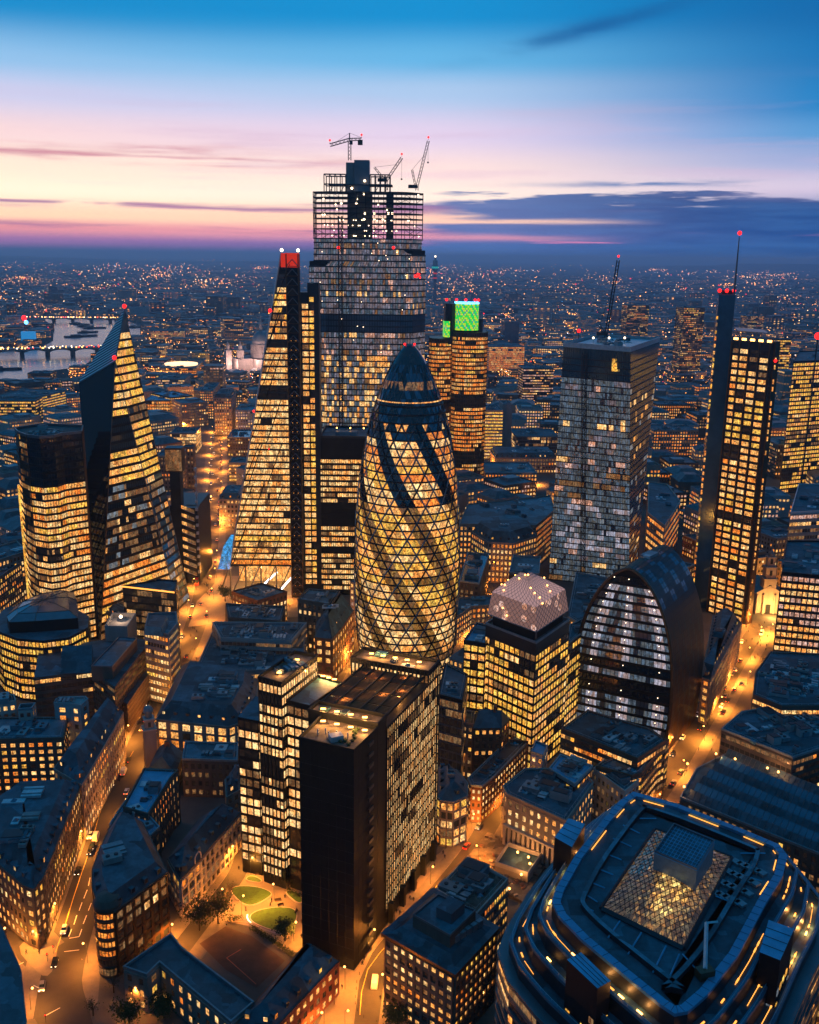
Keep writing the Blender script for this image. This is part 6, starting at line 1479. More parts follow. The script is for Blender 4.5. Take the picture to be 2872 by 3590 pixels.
sheet('slab_forecourt', [(1060, 3350), (1245, 3410), (1530, 3000), (1600, 2950), (1330, 3290), (1260, 3440), (1240, 3600), (1100, 3640), (1190, 3400)], .215, 'plaza')
sheet('tower_plaza', [(800, 2180), (1100, 2160), (1100, 2020), (780, 2020), (690, 2110), (660, 2200)], .21, 'plaza')
sheet('side_square', [(1620, 3640), (1745, 3400), (1840, 3250), (1830, 3640)], .22, 'plaza')
sheet('playground', [(700, 3310), (790, 3250), (880, 3282), (1000, 3370), (900, 3465), (790, 3400)], .205, 'playground')
for L in ([(795, 3360), (898, 3452)], [(845, 3330), (795, 3360)]):
    a, b = [Vector(G(*p)) for p in L]; m = MB(); n = (b - a).orthogonal().normalized() * .12; m.poly([(*(a - n), .215), (*(b - n), .215), (*(b + n), .215), (*(a + n), .215)], 'red_line'); struct('court_line', m)
for L, nm in (([(806, 3125), (830, 3110), (900, 3112), (950, 3130), (950, 3145), (890, 3178), (850, 3172)], 'a'), ([(875, 3215), (905, 3195), (980, 3183), (1035, 3190), (1042, 3220), (1020, 3255), (980, 3270), (930, 3255), (885, 3235)], 'b'), ([(858, 3088), (880, 3072), (918, 3088), (912, 3098)], 'c'), ([(1002, 3135), (1012, 3125), (1056, 3140), (1058, 3178)], 'd')):
    P = [G(u, v) for u, v in L]
    for _ in range(2):
        Q = []
        for i in range(len(P)): a, b = P[i], P[(i + 1) % len(P)]; Q += [lerp(a, b, .25), lerp(a, b, .75)]
        P = Q
    P = ccw(P); m = MB(); m.prism(inset(P, -.35), .0, .5, 'pale_stone'); m.prism(P, .4, .56, 'grass')
    o = struct('lawn', m)
# road markings
A4 = lambda u, v: (u * .4058, 2900 + v * .4058)
def mark(p, q, w=.2, mat='paint', z=.22):
    a, b = Vector(G(*p)), Vector(G(*q)); n = (b - a).orthogonal().normalized() * w / 2; return [(*(a - n), z), (*(b - n), z), (*(b + n), z), (*(a + n), z)], mat
m = MB()
for a, b in (((780, 440), (765, 510)), ((755, 545), (725, 620)), ((710, 655), (685, 725)), ((665, 765), (640, 845)), ((620, 885), (595, 950)), ((790, 660), (765, 725)), ((750, 765), (720, 840)), ((708, 885), (685, 950)), ((555, 1080), (685, 1065)), ((600, 965), (685, 950)), ((840, 300), (850, 230)), ((400, 1630), (520, 1565)), ((160, 1195), (205, 1172)), ((290, 1370), (340, 1395))):
    m.poly(*mark(A4(*a), A4(*b), .28))
y_ = [A4(480, 1085), A4(560, 860), A4(640, 600), A4(700, 420), A4(760, 250), (354, 2839), (420, 2715), (468, 2635)]
for a, b in zip(y_, y_[1:]): m.poly(*mark(a, b, .25, 'paint_yellow', .225))
y_ = [(1262, 3560), (1268, 3480), (1290, 3400), (1330, 3345), (1400, 3265), (1470, 3180), (1540, 3100)]
for a, b in zip(y_, y_[1:]): m.poly(*mark(a, b, .2, 'paint_yellow', .225))
struct('road_markings', m)
# ================================================================ small things
def lamp_post():
    t = thing('street_lamp', '', 'street lamp'); m = MB(); m.tube((0, 0, 0), (0, 0, 7.5), .09, 'dark_metal', 6, .06); part('pole', m, t, rel=False)
    m = MB(); m.tube((0, 0, 7.5), (.9, 0, 7.8), .05, 'dark_metal', 4); part('arm', m, t, rel=False)
    m = MB(); m.ball((.95, 0, 7.6), .34, 'lamp_glow', 8); part('lamp_head', m, t, rel=False); return t
LP = lamp_post(); first = [True]; NL = [0]
def put_lamp(x, y, rz, label, group, energy, col_=(1, .31, .036)):
    if first[0]: t = LP; first[0] = False
    else: t = copy_tree(LP)
    t.location = (x, y, .1); t.rotation_euler = (0, 0, rz); t['label'] = label; t['group'] = group; t['category'] = 'street lamp'
    l = bpy.data.lights.get(f'street_light_{NL[0] % 2}_{int(energy)}') or bpy.data.lights.new(f'street_light_{NL[0] % 2}_{int(energy)}', 'POINT' if NL[0] % 2 else 'SPOT'); l.energy = energy * (.8 if NL[0] % 2 else 1.5); l.color = col_; l.shadow_soft_size = .5
    if l.type == 'SPOT': l.spot_size = math.radians(160); l.spot_blend = .7
    o = bpy.data.objects.new('street_light', l); col.objects.link(o); o.parent = t; o.location = (1.1, 0, 7.); NL[0] += 1
SPEC = {'high_street': (22, 5200, 'orange street lamp on the kerb of the left high street'), 'main_street': (20, 5200, 'amber street lamp beside the black slabs and main street'), 'park_lane': (26, 4200, 'orange lamp on the lane by the lawns'), 'arch_street': (19, 6500, 'amber lamp on the street at the foot of the arched tower'), 'tower_lane': (20, 6000, 'orange lamp in the lane left of the oval tower'), 'side_street': (20, 3800, 'amber lamp on the side street at the bottom'), 'east_lane': (24, 6000, 'orange lamp in the alley beside the yellow office block'), 'left_lane': (30, 2600, 'dim orange lamp on the lane at the left edge')}
for k, (L, w) in SG.items():
    sp, en, lb = SPEC[k]; acc = 0; side = 1
    for a, b in zip(L, L[1:]):
        Ls = (b - a).length; d = (b - a) / Ls; n = Vector((-d.y, d.x)); t_ = (sp - acc) if acc else 4
        while t_ < Ls:
            p = a + d * t_ + n * side * (w / 2 + 1.); far = p.length
            e = en * (2.1 if far < 450 else 4. if far < 700 else 7.); put_lamp(p.x, p.y, math.atan2(-side * n.y, -side * n.x), lb, 'street lamps of the ' + k.replace('_', ' '), e); side = -side; t_ += sp * (1 if far < 700 else 1.8)
        acc = (acc + Ls) % sp
for (u, v, e, lb) in ((1137, 3620, 2500, 'lamp post in the paved corner below the black slabs'), (848, 3212, 2600, 'lamp post at the edge of the lower lawn'), (962, 3160, 2200, 'lamp post between the two lawns'), (880, 3068, 3000, 'lamp post at the top of the park paving'), (1030, 3300, 1500, 'lamp post near the park railings'), (120, 3330, 2500, 'lamp post on the corner paving of the junction'), (1000, 2110, 9000, 'lamp in the plaza under the wedge tower'), (900, 2130, 9000, 'lamp on the left of the plaza under the wedge tower'), (1700, 3560, 2500, 'lamp in the square right of the bend block'), (1210, 3470, 2200, 'lamp post by the bollards at the slab corner'), (2040, 2480, 5000, 'lamp beside the yellow office block foot'), (560, 3480, 1500, 'lamp lighting the stucco school gable'), (470, 3545, 1500, 'lamp at the yellow school gable end'), (1100, 3520, 1300, 'lamp by the red brick range'), (1560, 2960, 2800, 'lamp at the foot of the amber bay block'), (1650, 2200, 9000, 'lamp in the court right of the oval tower'), (1580, 2330, 9000, 'lamp at the right foot of the oval tower'), (1215, 2330, 6000, 'lamp at the left foot of the oval tower')):
    x, y = G(u, v); put_lamp(x, y, U(0, 6), lb, 'single lamps in courts and squares', e * 1.5)
# overbright lamps added between far blocks to give their streets a warm glow
MIDP = [(640, 1500), (880, 1400), (760, 1420), (500, 1480), (1680, 1950), (1640, 1700), (1760, 1400), (1950, 1350), (2480, 1250), (2560, 1350), (560, 1900), (700, 1440), (770, 1350), (690, 1280), (930, 1330), (620, 1450), (20, 1950), (70, 2080), (20, 2080), (1850, 1950), (1770, 1880), (1700, 2090), (1660, 2250), (1930, 1830), (1870, 1700), (1700, 1650), (1780, 1500), (1900, 1420), (2330, 1620), (2360, 1480), (2420, 1700), (2640, 1900), (2700, 1800), (2740, 1600), (2790, 1700), (2830, 1550), (2400, 1300), (2000, 1150), (1900, 1200), (400, 1500), (300, 1560), (450, 1400), (350, 1300), (820, 1250), (560, 1250), (2690, 2080), (2700, 2230), (2620, 2400), (480, 2130), (30, 1750), (20, 1650)]
for i, (u, v) in enumerate(MIDP):
    x, y = G(u, v); put_lamp(x, y, 0, 'added orange lamp between far roofs for the street glow', 'added lamps between distant roofs', (9000 + 14 * (y - 400) if y > 500 else 6000) * 4)
# vehicles
def vehicle(kind, paint):
    dims = {'car': (4.4, 1.8, .75, .62), 'van': (5.4, 2., 1.1, 1.1), 'bus': (11, 2.5, 1.6, 2.6)}[kind]; l, w, h, c_ = dims
    t = thing({'car': 'parked_car', 'van': 'delivery_van', 'bus': 'city_bus'}[kind], '', kind); m = MB()
    z0 = .28; prof = [(-l / 2, z0), (l / 2, z0), (l / 2, z0 + h * .75), (l / 2 - .15, z0 + h), (-l / 2 + .1, z0 + h), (-l / 2, z0 + h * .8)]
    for s_ in (-1, 1): m.poly([(x, s_ * w / 2, z) for x, z in (prof if s_ < 0 else reversed(prof))], paint)
    for (a, b) in zip(prof, prof[1:] + prof[:1]): m.poly([(a[0], w / 2, a[1]), (a[0], -w / 2, a[1]), (b[0], -w / 2, b[1]), (b[0], w / 2, b[1])], paint)
    part('body', m, t, rel=False); m = MB(); f0, f1, r0, r1 = (.9, .3, -2., -1.5) if kind == 'car' else (l / 2 - .6, l / 2 - 1.1, -l / 2 + .05, -l / 2 + .15)
    wi = w / 2 - .08; ww = w / 2 - (.25 if kind == 'car' else .12); zb, zt = z0 + h, z0 + h + c_
    b4 = [(f0, wi, zb), (f0, -wi, zb), (r0, -wi, zb), (r0, wi, zb)]; t4 = [(f1, ww, zt), (f1, -ww, zt), (r1, -ww, zt), (r1, ww, zt)]
    m.poly([t4[0], t4[3], t4[2], t4[1]], paint)
    for i in range(4): j = (i + 1) % 4; m.poly([b4[i], b4[j], t4[j], t4[i]], 'glass' if kind != 'van' or i == 0 else paint)
    part('cabin', m, t, rel=False)
    for sx in (-.32, .32):
        for sy in (-1, 1): m = MB(); m.tube((l * sx, sy * (w / 2 - .2), .33), (l * sx, sy * (w / 2 + .02), .33), .33, 'tyre', 12); wo = part('wheel', m, t, rel=False); m = MB(); m.tube((l * sx, sy * (w / 2 + .02), .33), (l * sx, sy * (w / 2 + .03), .33), .2, 'pale_metal', 8); part('rim', m, wo, rel=False)
    for sy in (-1, 1):
        m = MB(); m.box((l / 2 + .01, sy * w * .36, z0 + h * .45), (.08, .34, .2), 'lamp_white'); part('headlight', m, t, rel=False)
        m = MB(); m.box((-l / 2 - .01, sy * w * .38, z0 + h * .5), (.08, .28, .18), 'tail_red'); part('tail_light', m, t, rel=False)
    return t
VP = {}; seen = set()
def put_vehicle(kind, paint, u, v, rz, label, group):
    k = (kind, paint); x, y = G(u, v)
    if k not in VP: VP[k] = vehicle(kind, paint); t = VP[k]
    else: t = copy_tree(VP[k])
    t.location = (x, y, .17); t.rotation_euler = (0, 0, rz); t['label'] = label; t['group'] = group; t['category'] = kind
def dirof(k, u, v):
    p = Vector(G(u, v)); L = SG[k][0]; a, b = min(zip(L, L[1:]), key=lambda s: seg_dist(p, *s)); d = b - a; return math.atan2(d.y, d.x)
GV = 'vehicles on the streets'
for kind, paint, u, v, k, fl, lab in (
 ('van', 'car_white', 337, 2942, 'high_street', 1, 'white box van driving up the left street above two dark cars'), ('car', 'car_black', 324, 2972, 'high_street', 0, 'dark taxi with its headlights on behind the white van'), ('car', 'car_black', 316, 2990, 'high_street', 0, 'dark car nearest the junction on the left street'),
 ('car', 'car_black', 397, 2750, 'high_street', 0, 'dark car parked by the shopfronts of the left street'), ('van', 'car_white', 434, 2712, 'high_street', 1, 'pale truck coming down the left street below the church tower'), ('car', 'car_black', 448, 2670, 'high_street', 1, 'dark car right behind the pale truck'),
 ('car', 'car_silver', 498, 2560, 'high_street', 1, 'silver car in the red tail-light queue, nearest the church tower'), ('car', 'car_black', 512, 2528, 'high_street', 1, 'dark car in the red tail-light queue, in its middle'), ('car', 'car_silver', 524, 2500, 'high_street', 1, 'silver car at the far end of the red tail-light queue'),
 ('van', 'car_white', 1314, 3452, 'main_street', 1, 'white taxi-like van rounding the bend by the black slabs'), ('car', 'bus_red', 1636, 2972, 'main_street', 1, 'red car by the road works beside the cleared plot'),
 ('car', 'car_black', 2535, 2500, 'arch_street', 1, 'black car parked across from the arched tower foot'), ('car', 'car_white', 2530, 2480, 'arch_street', 0, 'white car among the parked cars by the arched tower'), ('car', 'car_black', 2552, 2460, 'arch_street', 1, 'black car third along from the arched tower foot'), ('car', 'car_black', 2575, 2420, 'arch_street', 1, 'black car parked furthest up by the mansard range'),
 ('car', 'car_silver', 2600, 2400, 'arch_street', 1, 'silver car in the middle of the right-hand street'), ('bus', 'bus_red', 692, 2045, 'high_street', 1, 'red bus on the bright street beside the zigzag stair towers'), ('bus', 'bus_red', 735, 1830, 'high_street', 1, 'red bus further up the bright street'), ('car', 'car_silver', 705, 2120, 'high_street', 1, 'silver car below the red bus'), ('van', 'car_white', 740, 1700, 'high_street', 0, 'white van at the top of the bright street'), ('car', 'car_black', 668, 2165, 'high_street', 1, 'dark car turning by the glass annex'), ('van', 'car_white', 2670, 2225, 'arch_street', 0, 'white van below the white church'), ('car', 'car_black', 60, 3260, 'left_lane', 0, 'dark car on the lane left of the corner block'), ('car', 'car_black', 30, 3230, 'left_lane', 0, 'dark car at the left edge of the lane')):
    put_vehicle(kind, paint, u, v, dirof(k, u, v) + (0 if fl else math.pi), lab, GV)
for k, sp_, ks in (('high_street', 17, ('silver', 'dark', 'white')), ('arch_street', 15, ('dark', 'white', 'silver')), ('main_street', 46, ('dark', 'silver'))):
    L, w = SG[k]; dd = 9.
    for a, b in zip(L, L[1:]):
        Ls = (b - a).length; dv = (b - a) / Ls; nv = Vector((-dv.y, dv.x)); q = U(3, sp_)
        while q < Ls:
            sd = random.choice((-1, 1)); p = a + dv * q + nv * sd * (w / 2 - (1.3 if R() < .6 else 3.6)); c_ = random.choice(ks); u_, v_ = PX(p.x, p.y)
            if not any(abs(u_ - PX(*o_.location[:2])[0]) + abs(v_ - PX(*o_.location[:2])[1]) < 24 for o_ in scene.objects if o_.type == 'EMPTY' and o_.get('group') == GV) and 0 < u_ < 2872 and v_ < 3590:
                put_vehicle('car', {'silver': 'car_silver', 'dark': 'car_black', 'white': 'car_white'}[c_], u_, v_, math.atan2(dv.y, dv.x) + (0 if sd < 0 else math.pi), f"{c_} car in the traffic of the {'left high street' if k == 'high_street' else 'street below the arched tower' if k == 'arch_street' else 'street beside the black slabs'}", 'traffic on the ' + k.replace('_', ' '))
            q += U(.6, 1.6) * sp_
# people: one continuous skinned body, in three poses
def person_mesh(step, lean, arm):
    V_ = [(0, 0, .95), (0, 0, 1.2), (0, 0, 1.42), (lean * .05, 0, 1.52), (lean * .08, 0, 1.66), (lean * .08, 0, 1.76), (0, .19, 1.40), (arm, .25, 1.14), (arm * 1.8, .24, .9), (0, -.19, 1.40), (-arm, -.25, 1.14), (-arm * 1.2, -.24, .9), (step * .4, .1, .5), (step * .7 - .04, .1, .06), (step * .7 + .14, .1, .04), (-step * .3, -.1, .5), (-step * .9, -.1, .08), (-step * .9 + .16, -.1, .04), (0, .1, .9), (0, -.1, .9)]
    E_ = [(0, 1), (1, 2), (2, 3), (3, 4), (4, 5), (2, 6), (6, 7), (7, 8), (2, 9), (9, 10), (10, 11), (0, 18), (18, 12), (12, 13), (13, 14), (0, 19), (19, 15), (15, 16), (16, 17)]
    rad = [.15, .15, .15, .06, .1, .08, .075, .055, .04, .075, .055, .04, .07, .05, .045, .07, .05, .045, .1, .1]
    me = bpy.data.meshes.new('person'); me.from_pydata(V_, E_, []); o = bpy.data.objects.new('person', me); col.objects.link(o)
    md = o.modifiers.new('skin', 'SKIN'); me.skin_vertices.new() if not me.skin_vertices else None
    sv = me.skin_vertices[0].data
    for i, r_ in enumerate(rad): sv[i].radius = (r_, r_)
    sv[0].use_root = True; dg = bpy.context.evaluated_depsgraph_get(); ev = bpy.data.meshes.new_from_object(o.evaluated_get(dg)); bpy.data.objects.remove(o); return ev
PM = []
for step, lean, arm, mat in ((.3, .5, .1, 'coat_dark'), (.15, .3, .05, 'coat_dark'), (0.03, .0, .02, 'coat_tan'), (.34, .8, .16, 'coat_dark')):
    me = person_mesh(step, lean, arm); me.materials.clear(); me.materials.append(MATS[mat]); PM.append(me)
PE = [(1225, 620), (1190, 640), (1145, 670), (1128, 700), (1138, 725), (1075, 780), (968, 890), (925, 935), (927, 975), (950, 985), (883, 1050), (845, 1055), (865, 1065), (757, 1205), (768, 1205), (650, 1340), (640, 1370), (517, 1515), (470, 1610), (1100, 655), (748, 1580), (790, 1640), (1497, 1580)]
PEO = [(900 + u * .5797, 2590 + v * .5797, 'by the black slabs and the road bend') for u, v in PE] + [(A4(u, v)[0], A4(u, v)[1], 'on the corner paving of the left junction') for u, v in ((490, 830), (320, 1010), (255, 960), (350, 960), (395, 1010), (230, 1100), (340, 1100), (610, 430), (160, 870), (270, 1010))]
PEO += [(u, v, 'among the lawns of the small park') for u, v in ((838, 3050), (801, 3045), (953, 3165), (948, 3178), (1057, 3290), (1057, 3240), (1000, 3150))]
PEO += [(728 + U(-12, 12), 1850 + U(0, 260), 'in the crowd on the bright street') for _ in range(26)] + [(U(850, 1090), U(2100, 2160), 'on the plaza under the wedge tower') for _ in range(16)] + [(U(2615, 2690), U(2180, 2330), 'in the crowd below the white church') for _ in range(26)] + [(U(655, 690), U(2200, 2320), 'walking by the folded tower') for _ in range(10)] + [(U(2440, 2520), U(2520, 2640), 'crossing beside the arched tower') for _ in range(7)] + [(u, v, 'on the pavement of the left street') for u, v in ((388, 2780), (460, 2650), (250, 2870 + 60), (420, 2745), (245, 3010))]
for i, (u, v, w) in enumerate(PEO):
    x, y = G(u, v); k = i % 4; o = bpy.data.objects.new('person', PM[k]); col.objects.link(o); o.location = (x, y, .2); o.rotation_euler = (0, 0, U(0, 6.28)); o.scale = (1, 1, U(.93, 1.04))
    tag(o, ('person in a tan coat standing ' if k == 2 else 'person in dark clothes ') + w, 'person', 'people ' + w)
# benches and hedges of the park
for k, (u, v, rz, lab) in enumerate(((975, 3160, .3, 'wooden bench between the two lawns'), (985, 3178, .4, 'wooden bench at the top of the lower lawn'), (862, 3190, 1.8, 'wooden bench left of the lower lawn'), (1040, 3200, 1.3, 'wooden bench by the black slab wall'), (905, 3070, .2, 'wooden bench at the top of the park'))):
    x, y = G(u, v); t = thing('park_bench', lab, 'bench', (x, y, .2)); ca, sa = math.cos(rz), math.sin(rz)
    m = MB(); m.box((x, y, .62), (2.2, .5, .08), 'bark', rz); part('seat', m, t); m = MB(); m.box((x - sa * .28, y + ca * .28, .7), (2.2, .08, .45), 'bark', rz); part('backrest', m, t)
    for s_ in (-.9, .9): m = MB(); m.box((x + ca * s_, y + sa * s_, .2), (.1, .5, .45), 'dark_metal', rz); part('leg', m, t)
for L_, lab in (([(795, 3232), (850, 3222)], 'clipped dark hedge along the lane end of the playground'), ([(880, 3258), (960, 3305), (1030, 3358)], 'long dark hedge between the playground and the park railing'), ([(1008, 3128), (1056, 3150)], 'shrub bed beside the black slab wall')):
    pts = [Vector(G(*p)) for p in L_]; m = MB(); rnd = random.Random(5)
    for a, b in zip(pts, pts[1:]):
        for q in range(int((b - a).length * 60)):
            p = a.lerp(b, rnd.random()); p = Vector((p.x + rnd.gauss(0, .5), p.y + rnd.gauss(0, .5), .2 + 1.3 * rnd.random() ** .7)); s_ = rnd.uniform(.12, .32); n_ = Vector((rnd.gauss(0, 1), rnd.gauss(0, 1), rnd.gauss(0, 1))).normalized(); o_ = n_.orthogonal().normalized(); m.poly([tuple(p), tuple(p + n_ * s_), tuple(p + (n_ + o_) * s_), tuple(p + o_ * s_)], 'leaf')
    o = link('hedge', m.mesh('hedge')); tag(o, lab, 'hedge')
# bollards
bm = MB(); bm.tube((0, 0, 0), (0, 0, .95), .09, 'black_metal', 8, .07); bm.ball((0, 0, 1.0), .1, 'black_metal', 6); bme = bm.mesh('bollard')
for u, v in [(900 + a * .5797, 2590 + b * .5797) for a, b in ((622, 1430), (606, 1480), (603, 1520), (597, 1570), (597, 1610), (612, 1650), (648, 1690))]:
    o = bpy.data.objects.new('bollard', bme); col.objects.link(o); o.location = (*G(u, v), .2); tag(o, 'black bollard in the row along the kerb of the road bend', 'bollard', 'bollards at the road bend')
# park railing, bench, traffic island
t = thing('park_railing', 'thin iron railing between the park paving and the playground', 'fence', (*G(920, 3270), 0)); RL = [G(u, v) for u, v in ((800, 3235), (870, 3240), (940, 3285), (1035, 3365))]
m = MB(); pst = MB()
for a, b in zip(RL, RL[1:]):
    m.tube((*a, 1.3), (*b, 1.3), .04, 'dark_metal', 3); m.tube((*a, .35), (*b, .35), .04, 'dark_metal', 3); c_ = int(math.dist(a, b) / .5)
    for k in range(c_): p = lerp(a, b, k / c_); pst.tube((*p, .1), (*p, 1.4), .025, 'dark_metal', 3)
part('rail', m, t); part('bars', pst, t, stuff=True)
t = thing('lit_low_wall', 'low curved wall with a white light strip round the lower lawn', 'wall', (*G(868, 3225), 0)); m = MB(); L = [G(u, v) for u, v in ((868, 3212), (867, 3222), (871, 3232), (880, 3240))]
for a, b in zip(L, L[1:]): m.tube((*a, .7), (*b, .7), .16, 'lamp_white', 4)
part('light_strip', m, t); m = MB(); L2 = L + [G(930, 3262), G(980, 3278), G(1030, 3262)]
for a, b in zip(L2, L2[1:]): m.tube((*a, .3), (*b, .3), .28, 'pale_stone', 4)
part('kerb', m, t)
def sign(name, label, cat, u, v, z, w, h, mat, rz=0., pole=False):
    x, y = G(u, v); t = thing(name, label, cat, (x, y, 0)); m = MB(); m.box((x, y, z), (w, .25, h), mat, rz); part('panel', m, t); m = MB(); m.tube((x + .05, y + .15, 0 if pole else z - .5), (x + .05, y + .15, z + h * .5), .07, 'dark_metal', 5); part('post', m, t)
sign('lit_sign', 'tall white light column on a shopfront of the corner block', 'sign', 208, 3170, 1, .7, 7.5, 'sign_white', .9); sign('lit_sign', 'shorter white light column beside the tall one on the corner block', 'sign', 217, 3140, 1.5, .6, 4, 'sign_white', .9)
t = thing('round_blue_sign', 'round blue glowing sign on a post beside the corner block', 'sign', (*G(177, 3240), 0)); x, y = G(177, 3240); m = MB(); m.tube((x, y, 3.3), (x, y - .3, 3.4), 1.05, 'sign_blue', 16); part('disc', m, t); m = MB(); m.tube((x, y, 0), (x, y, 3.2), .08, 'dark_metal', 6); part('post', m, t)
for u, v, c_, lab in ((188, 3345, 'red_glow', 'red traffic light at the left kerb of the junction'), (167, 3372, 'red_glow', 'red traffic light on the corner paving'), (162, 3588, 'red_glow', 'orange-red traffic light at the bottom of the junction'), (1625, 3075, 'lamp_glow', 'amber beacon by the cleared plot')):
    x, y = G(u, v); t = thing('traffic_light', lab, 'traffic light', (x, y, 0)); m = MB(); m.tube((x, y, 0), (x, y, 2.4), .07, 'dark_metal', 6); part('post', m, t); m = MB(); m.box((x, y, 2.4), (.35, .3, .95), 'black_metal'); part('housing', m, t); m = MB(); m.ball((x, y - .2, 3.1), .2, c_); part('signal_lamp', m, t)
# shopfront glow of the corner block, blue shop of the curved brick block, gable picture
def pane_on(root_i, name, p, q, z, h, mat, out=.35):
    a, b = Vector(G(*p)), Vector(G(*q)); d = (b - a); n = Vector((d.y, -d.x)).normalized() * out; n = n if n.dot(a) < 0 else -n; m = MB(); m.poly([(*(a + n), z), (*(b + n), z), (*(b + n), z + h), (*(a + n), z + h)], mat); return part(name, m, root_i)
find = lambda s: next(r for r, _, _ in BUILT if r.name == s)
def front(root, name, w, z0, z1, mats, s0=0, s1=1):
    """put lit shop panes along the wall of a building that faces a given direction"""
cb = next((r, Q) for r, Q, h in BUILT if r.name == 'corner_block')
# trees
def tree(label, u, v, h, cr, mat='leaf', bare=False, sd=1):
    rnd = random.Random(sd); x, y = G(u, v); t = thing('street_tree' if not bare else 'bare_tree', label, 'tree', (x, y, 0)); m = MB(); m.tube((x, y, 0), (x, y, h * .5), .28, 'bark', 7, .16); tips = []
    for k in range(9):
        a = rnd.uniform(0, 6.28); z = h * rnd.uniform(.3, .55); e = (x + math.cos(a) * cr * rnd.uniform(.5, .9), y + math.sin(a) * cr * rnd.uniform(.5, .9), h * rnd.uniform(.6, 1)); m.tube((x, y, z), e, .11, 'bark', 5, .04); tips.append(e)
        for q_ in range(6 if bare else 2):
            s_ = rnd.uniform(.3, .9); p = lerp((x, y, z), e, s_); e2 = (p[0] + rnd.uniform(-1, 1) * cr * .5, p[1] + rnd.uniform(-1, 1) * cr * .5, p[2] + rnd.uniform(.2, 1) * cr * .5); m.tube(p, e2, .05, 'bark', 3, .02); tips.append(e2)
    part('trunk', m, t); m = MB(); n = 200 if bare else 1100
    for k in range(n):
        c_ = tips[rnd.randrange(len(tips))]; p = Vector((c_[0] + rnd.gauss(0, cr * .28), c_[1] + rnd.gauss(0, cr * .28), c_[2] + rnd.gauss(0, cr * .25))); s_ = rnd.uniform(.22, .5) * (1 if not bare else .5)
        a = Vector((rnd.gauss(0, 1), rnd.gauss(0, 1), rnd.gauss(0, 1))).normalized(); b = a.orthogonal().normalized(); m.poly([tuple(p), tuple(p + a * s_), tuple(p + a * s_ + b * s_), tuple(p + b * s_)], mat)
    part('crown', m, t)
for i, (u, v, h, cr, bare, lab) in enumerate(((795, 3175, 9, 4, True, 'bare tree on the lane side of the upper lawn'), (700, 3262, 9, 5, False, 'dark leafy tree left of the playground, by the arcade block'), (765, 3240, 9, 5, False, 'dark leafy tree above the playground'), (400, 3480, 7, 4, True, 'bare tree at the foot of the turret'), (455, 3590, 6, 4, False, 'dark shrub-like tree under the stucco gable'), (560, 3560, 5, 4, False, 'low dark tree in the yard of the school wing'), (1395, 3600, 7, 3.5, False, 'young tree lit amber by the bend block'), (832, 2125, 9, 3.5, False, 'tree at the left of the plaza under the wedge tower'), (790, 2110, 10, 3.5, False, 'slim tree beside the legs of the wedge tower'), (955, 2100, 8, 3, False, 'small tree on the plaza lawn under the wedge tower'), (740, 3590, 5, 4, False, 'tree below the stucco school windows'), (328, 3560, 5, 2, True, 'little bare tree on the pavement at the junction'), (2470, 2500, 6, 3, True, 'bare tree beside the arched tower'), (2500, 2440, 6, 3, True, 'bare tree on the pavement of the right street'), (1008, 3120, 5, 2.5, True, 'small bare tree right of the lawns'), (1000, 3300, 7, 3.2, False, 'leafy tree by the railing near the black slab'))):
    tree(lab, u, v, h, cr, 'leaf', bare, i + 3)
x, y = G(975, 2115); m = MB(); m.box((x, y, .25), (9, 6, .1), 'grass'); o = struct('plaza_lawn', m)
# ================================================================ river, bridges, landmarks
def water():
    m_ = bpy.data.materials.new('water'); nt, ns, L, p = nodes(m_); p.inputs['Base Color'].default_value = (.02, .04, .07, 1); p.inputs['Roughness'].default_value = .18
    tc = N(nt, 'ShaderNodeNewGeometry'); mp = N(nt, 'ShaderNodeMapping'); mp.inputs['Scale'].default_value = (.03, .012, 1); L.new(tc.outputs['Position'], mp.inputs[0]); n_ = N(nt, 'ShaderNodeTexNoise'); n_.inputs['Scale'].default_value = 1.; n_.inputs['Detail'].default_value = 6; L.new(mp.outputs[0], n_.inputs[0])
    b = N(nt, 'ShaderNodeBump'); b.inputs['Strength'].default_value = .5; b.inputs['Distance'].default_value = 3; L.new(n_.outputs[0], b.inputs['Height']); L.new(b.outputs[0], p.inputs['Normal']); MATS['water'] = m_
water()
RV = [[(135, 1113), (190, 1108), (300, 1110), (410, 1118), (480, 1135), (505, 1152), (500, 1180), (440, 1205), (380, 1222), (290, 1285), (180, 1300), (108, 1318), (104, 1348), (-60, 1362), (-60, 1228), (138, 1222), (186, 1196), (190, 1150), (165, 1128)]]
RP = [G(u, v) for u, v in RV[0]]; m = MB(); m.poly([(*p, .3) for p in ccw(RP)], 'water'); o = link('river', m.mesh('river')); o['kind'] = 'structure'
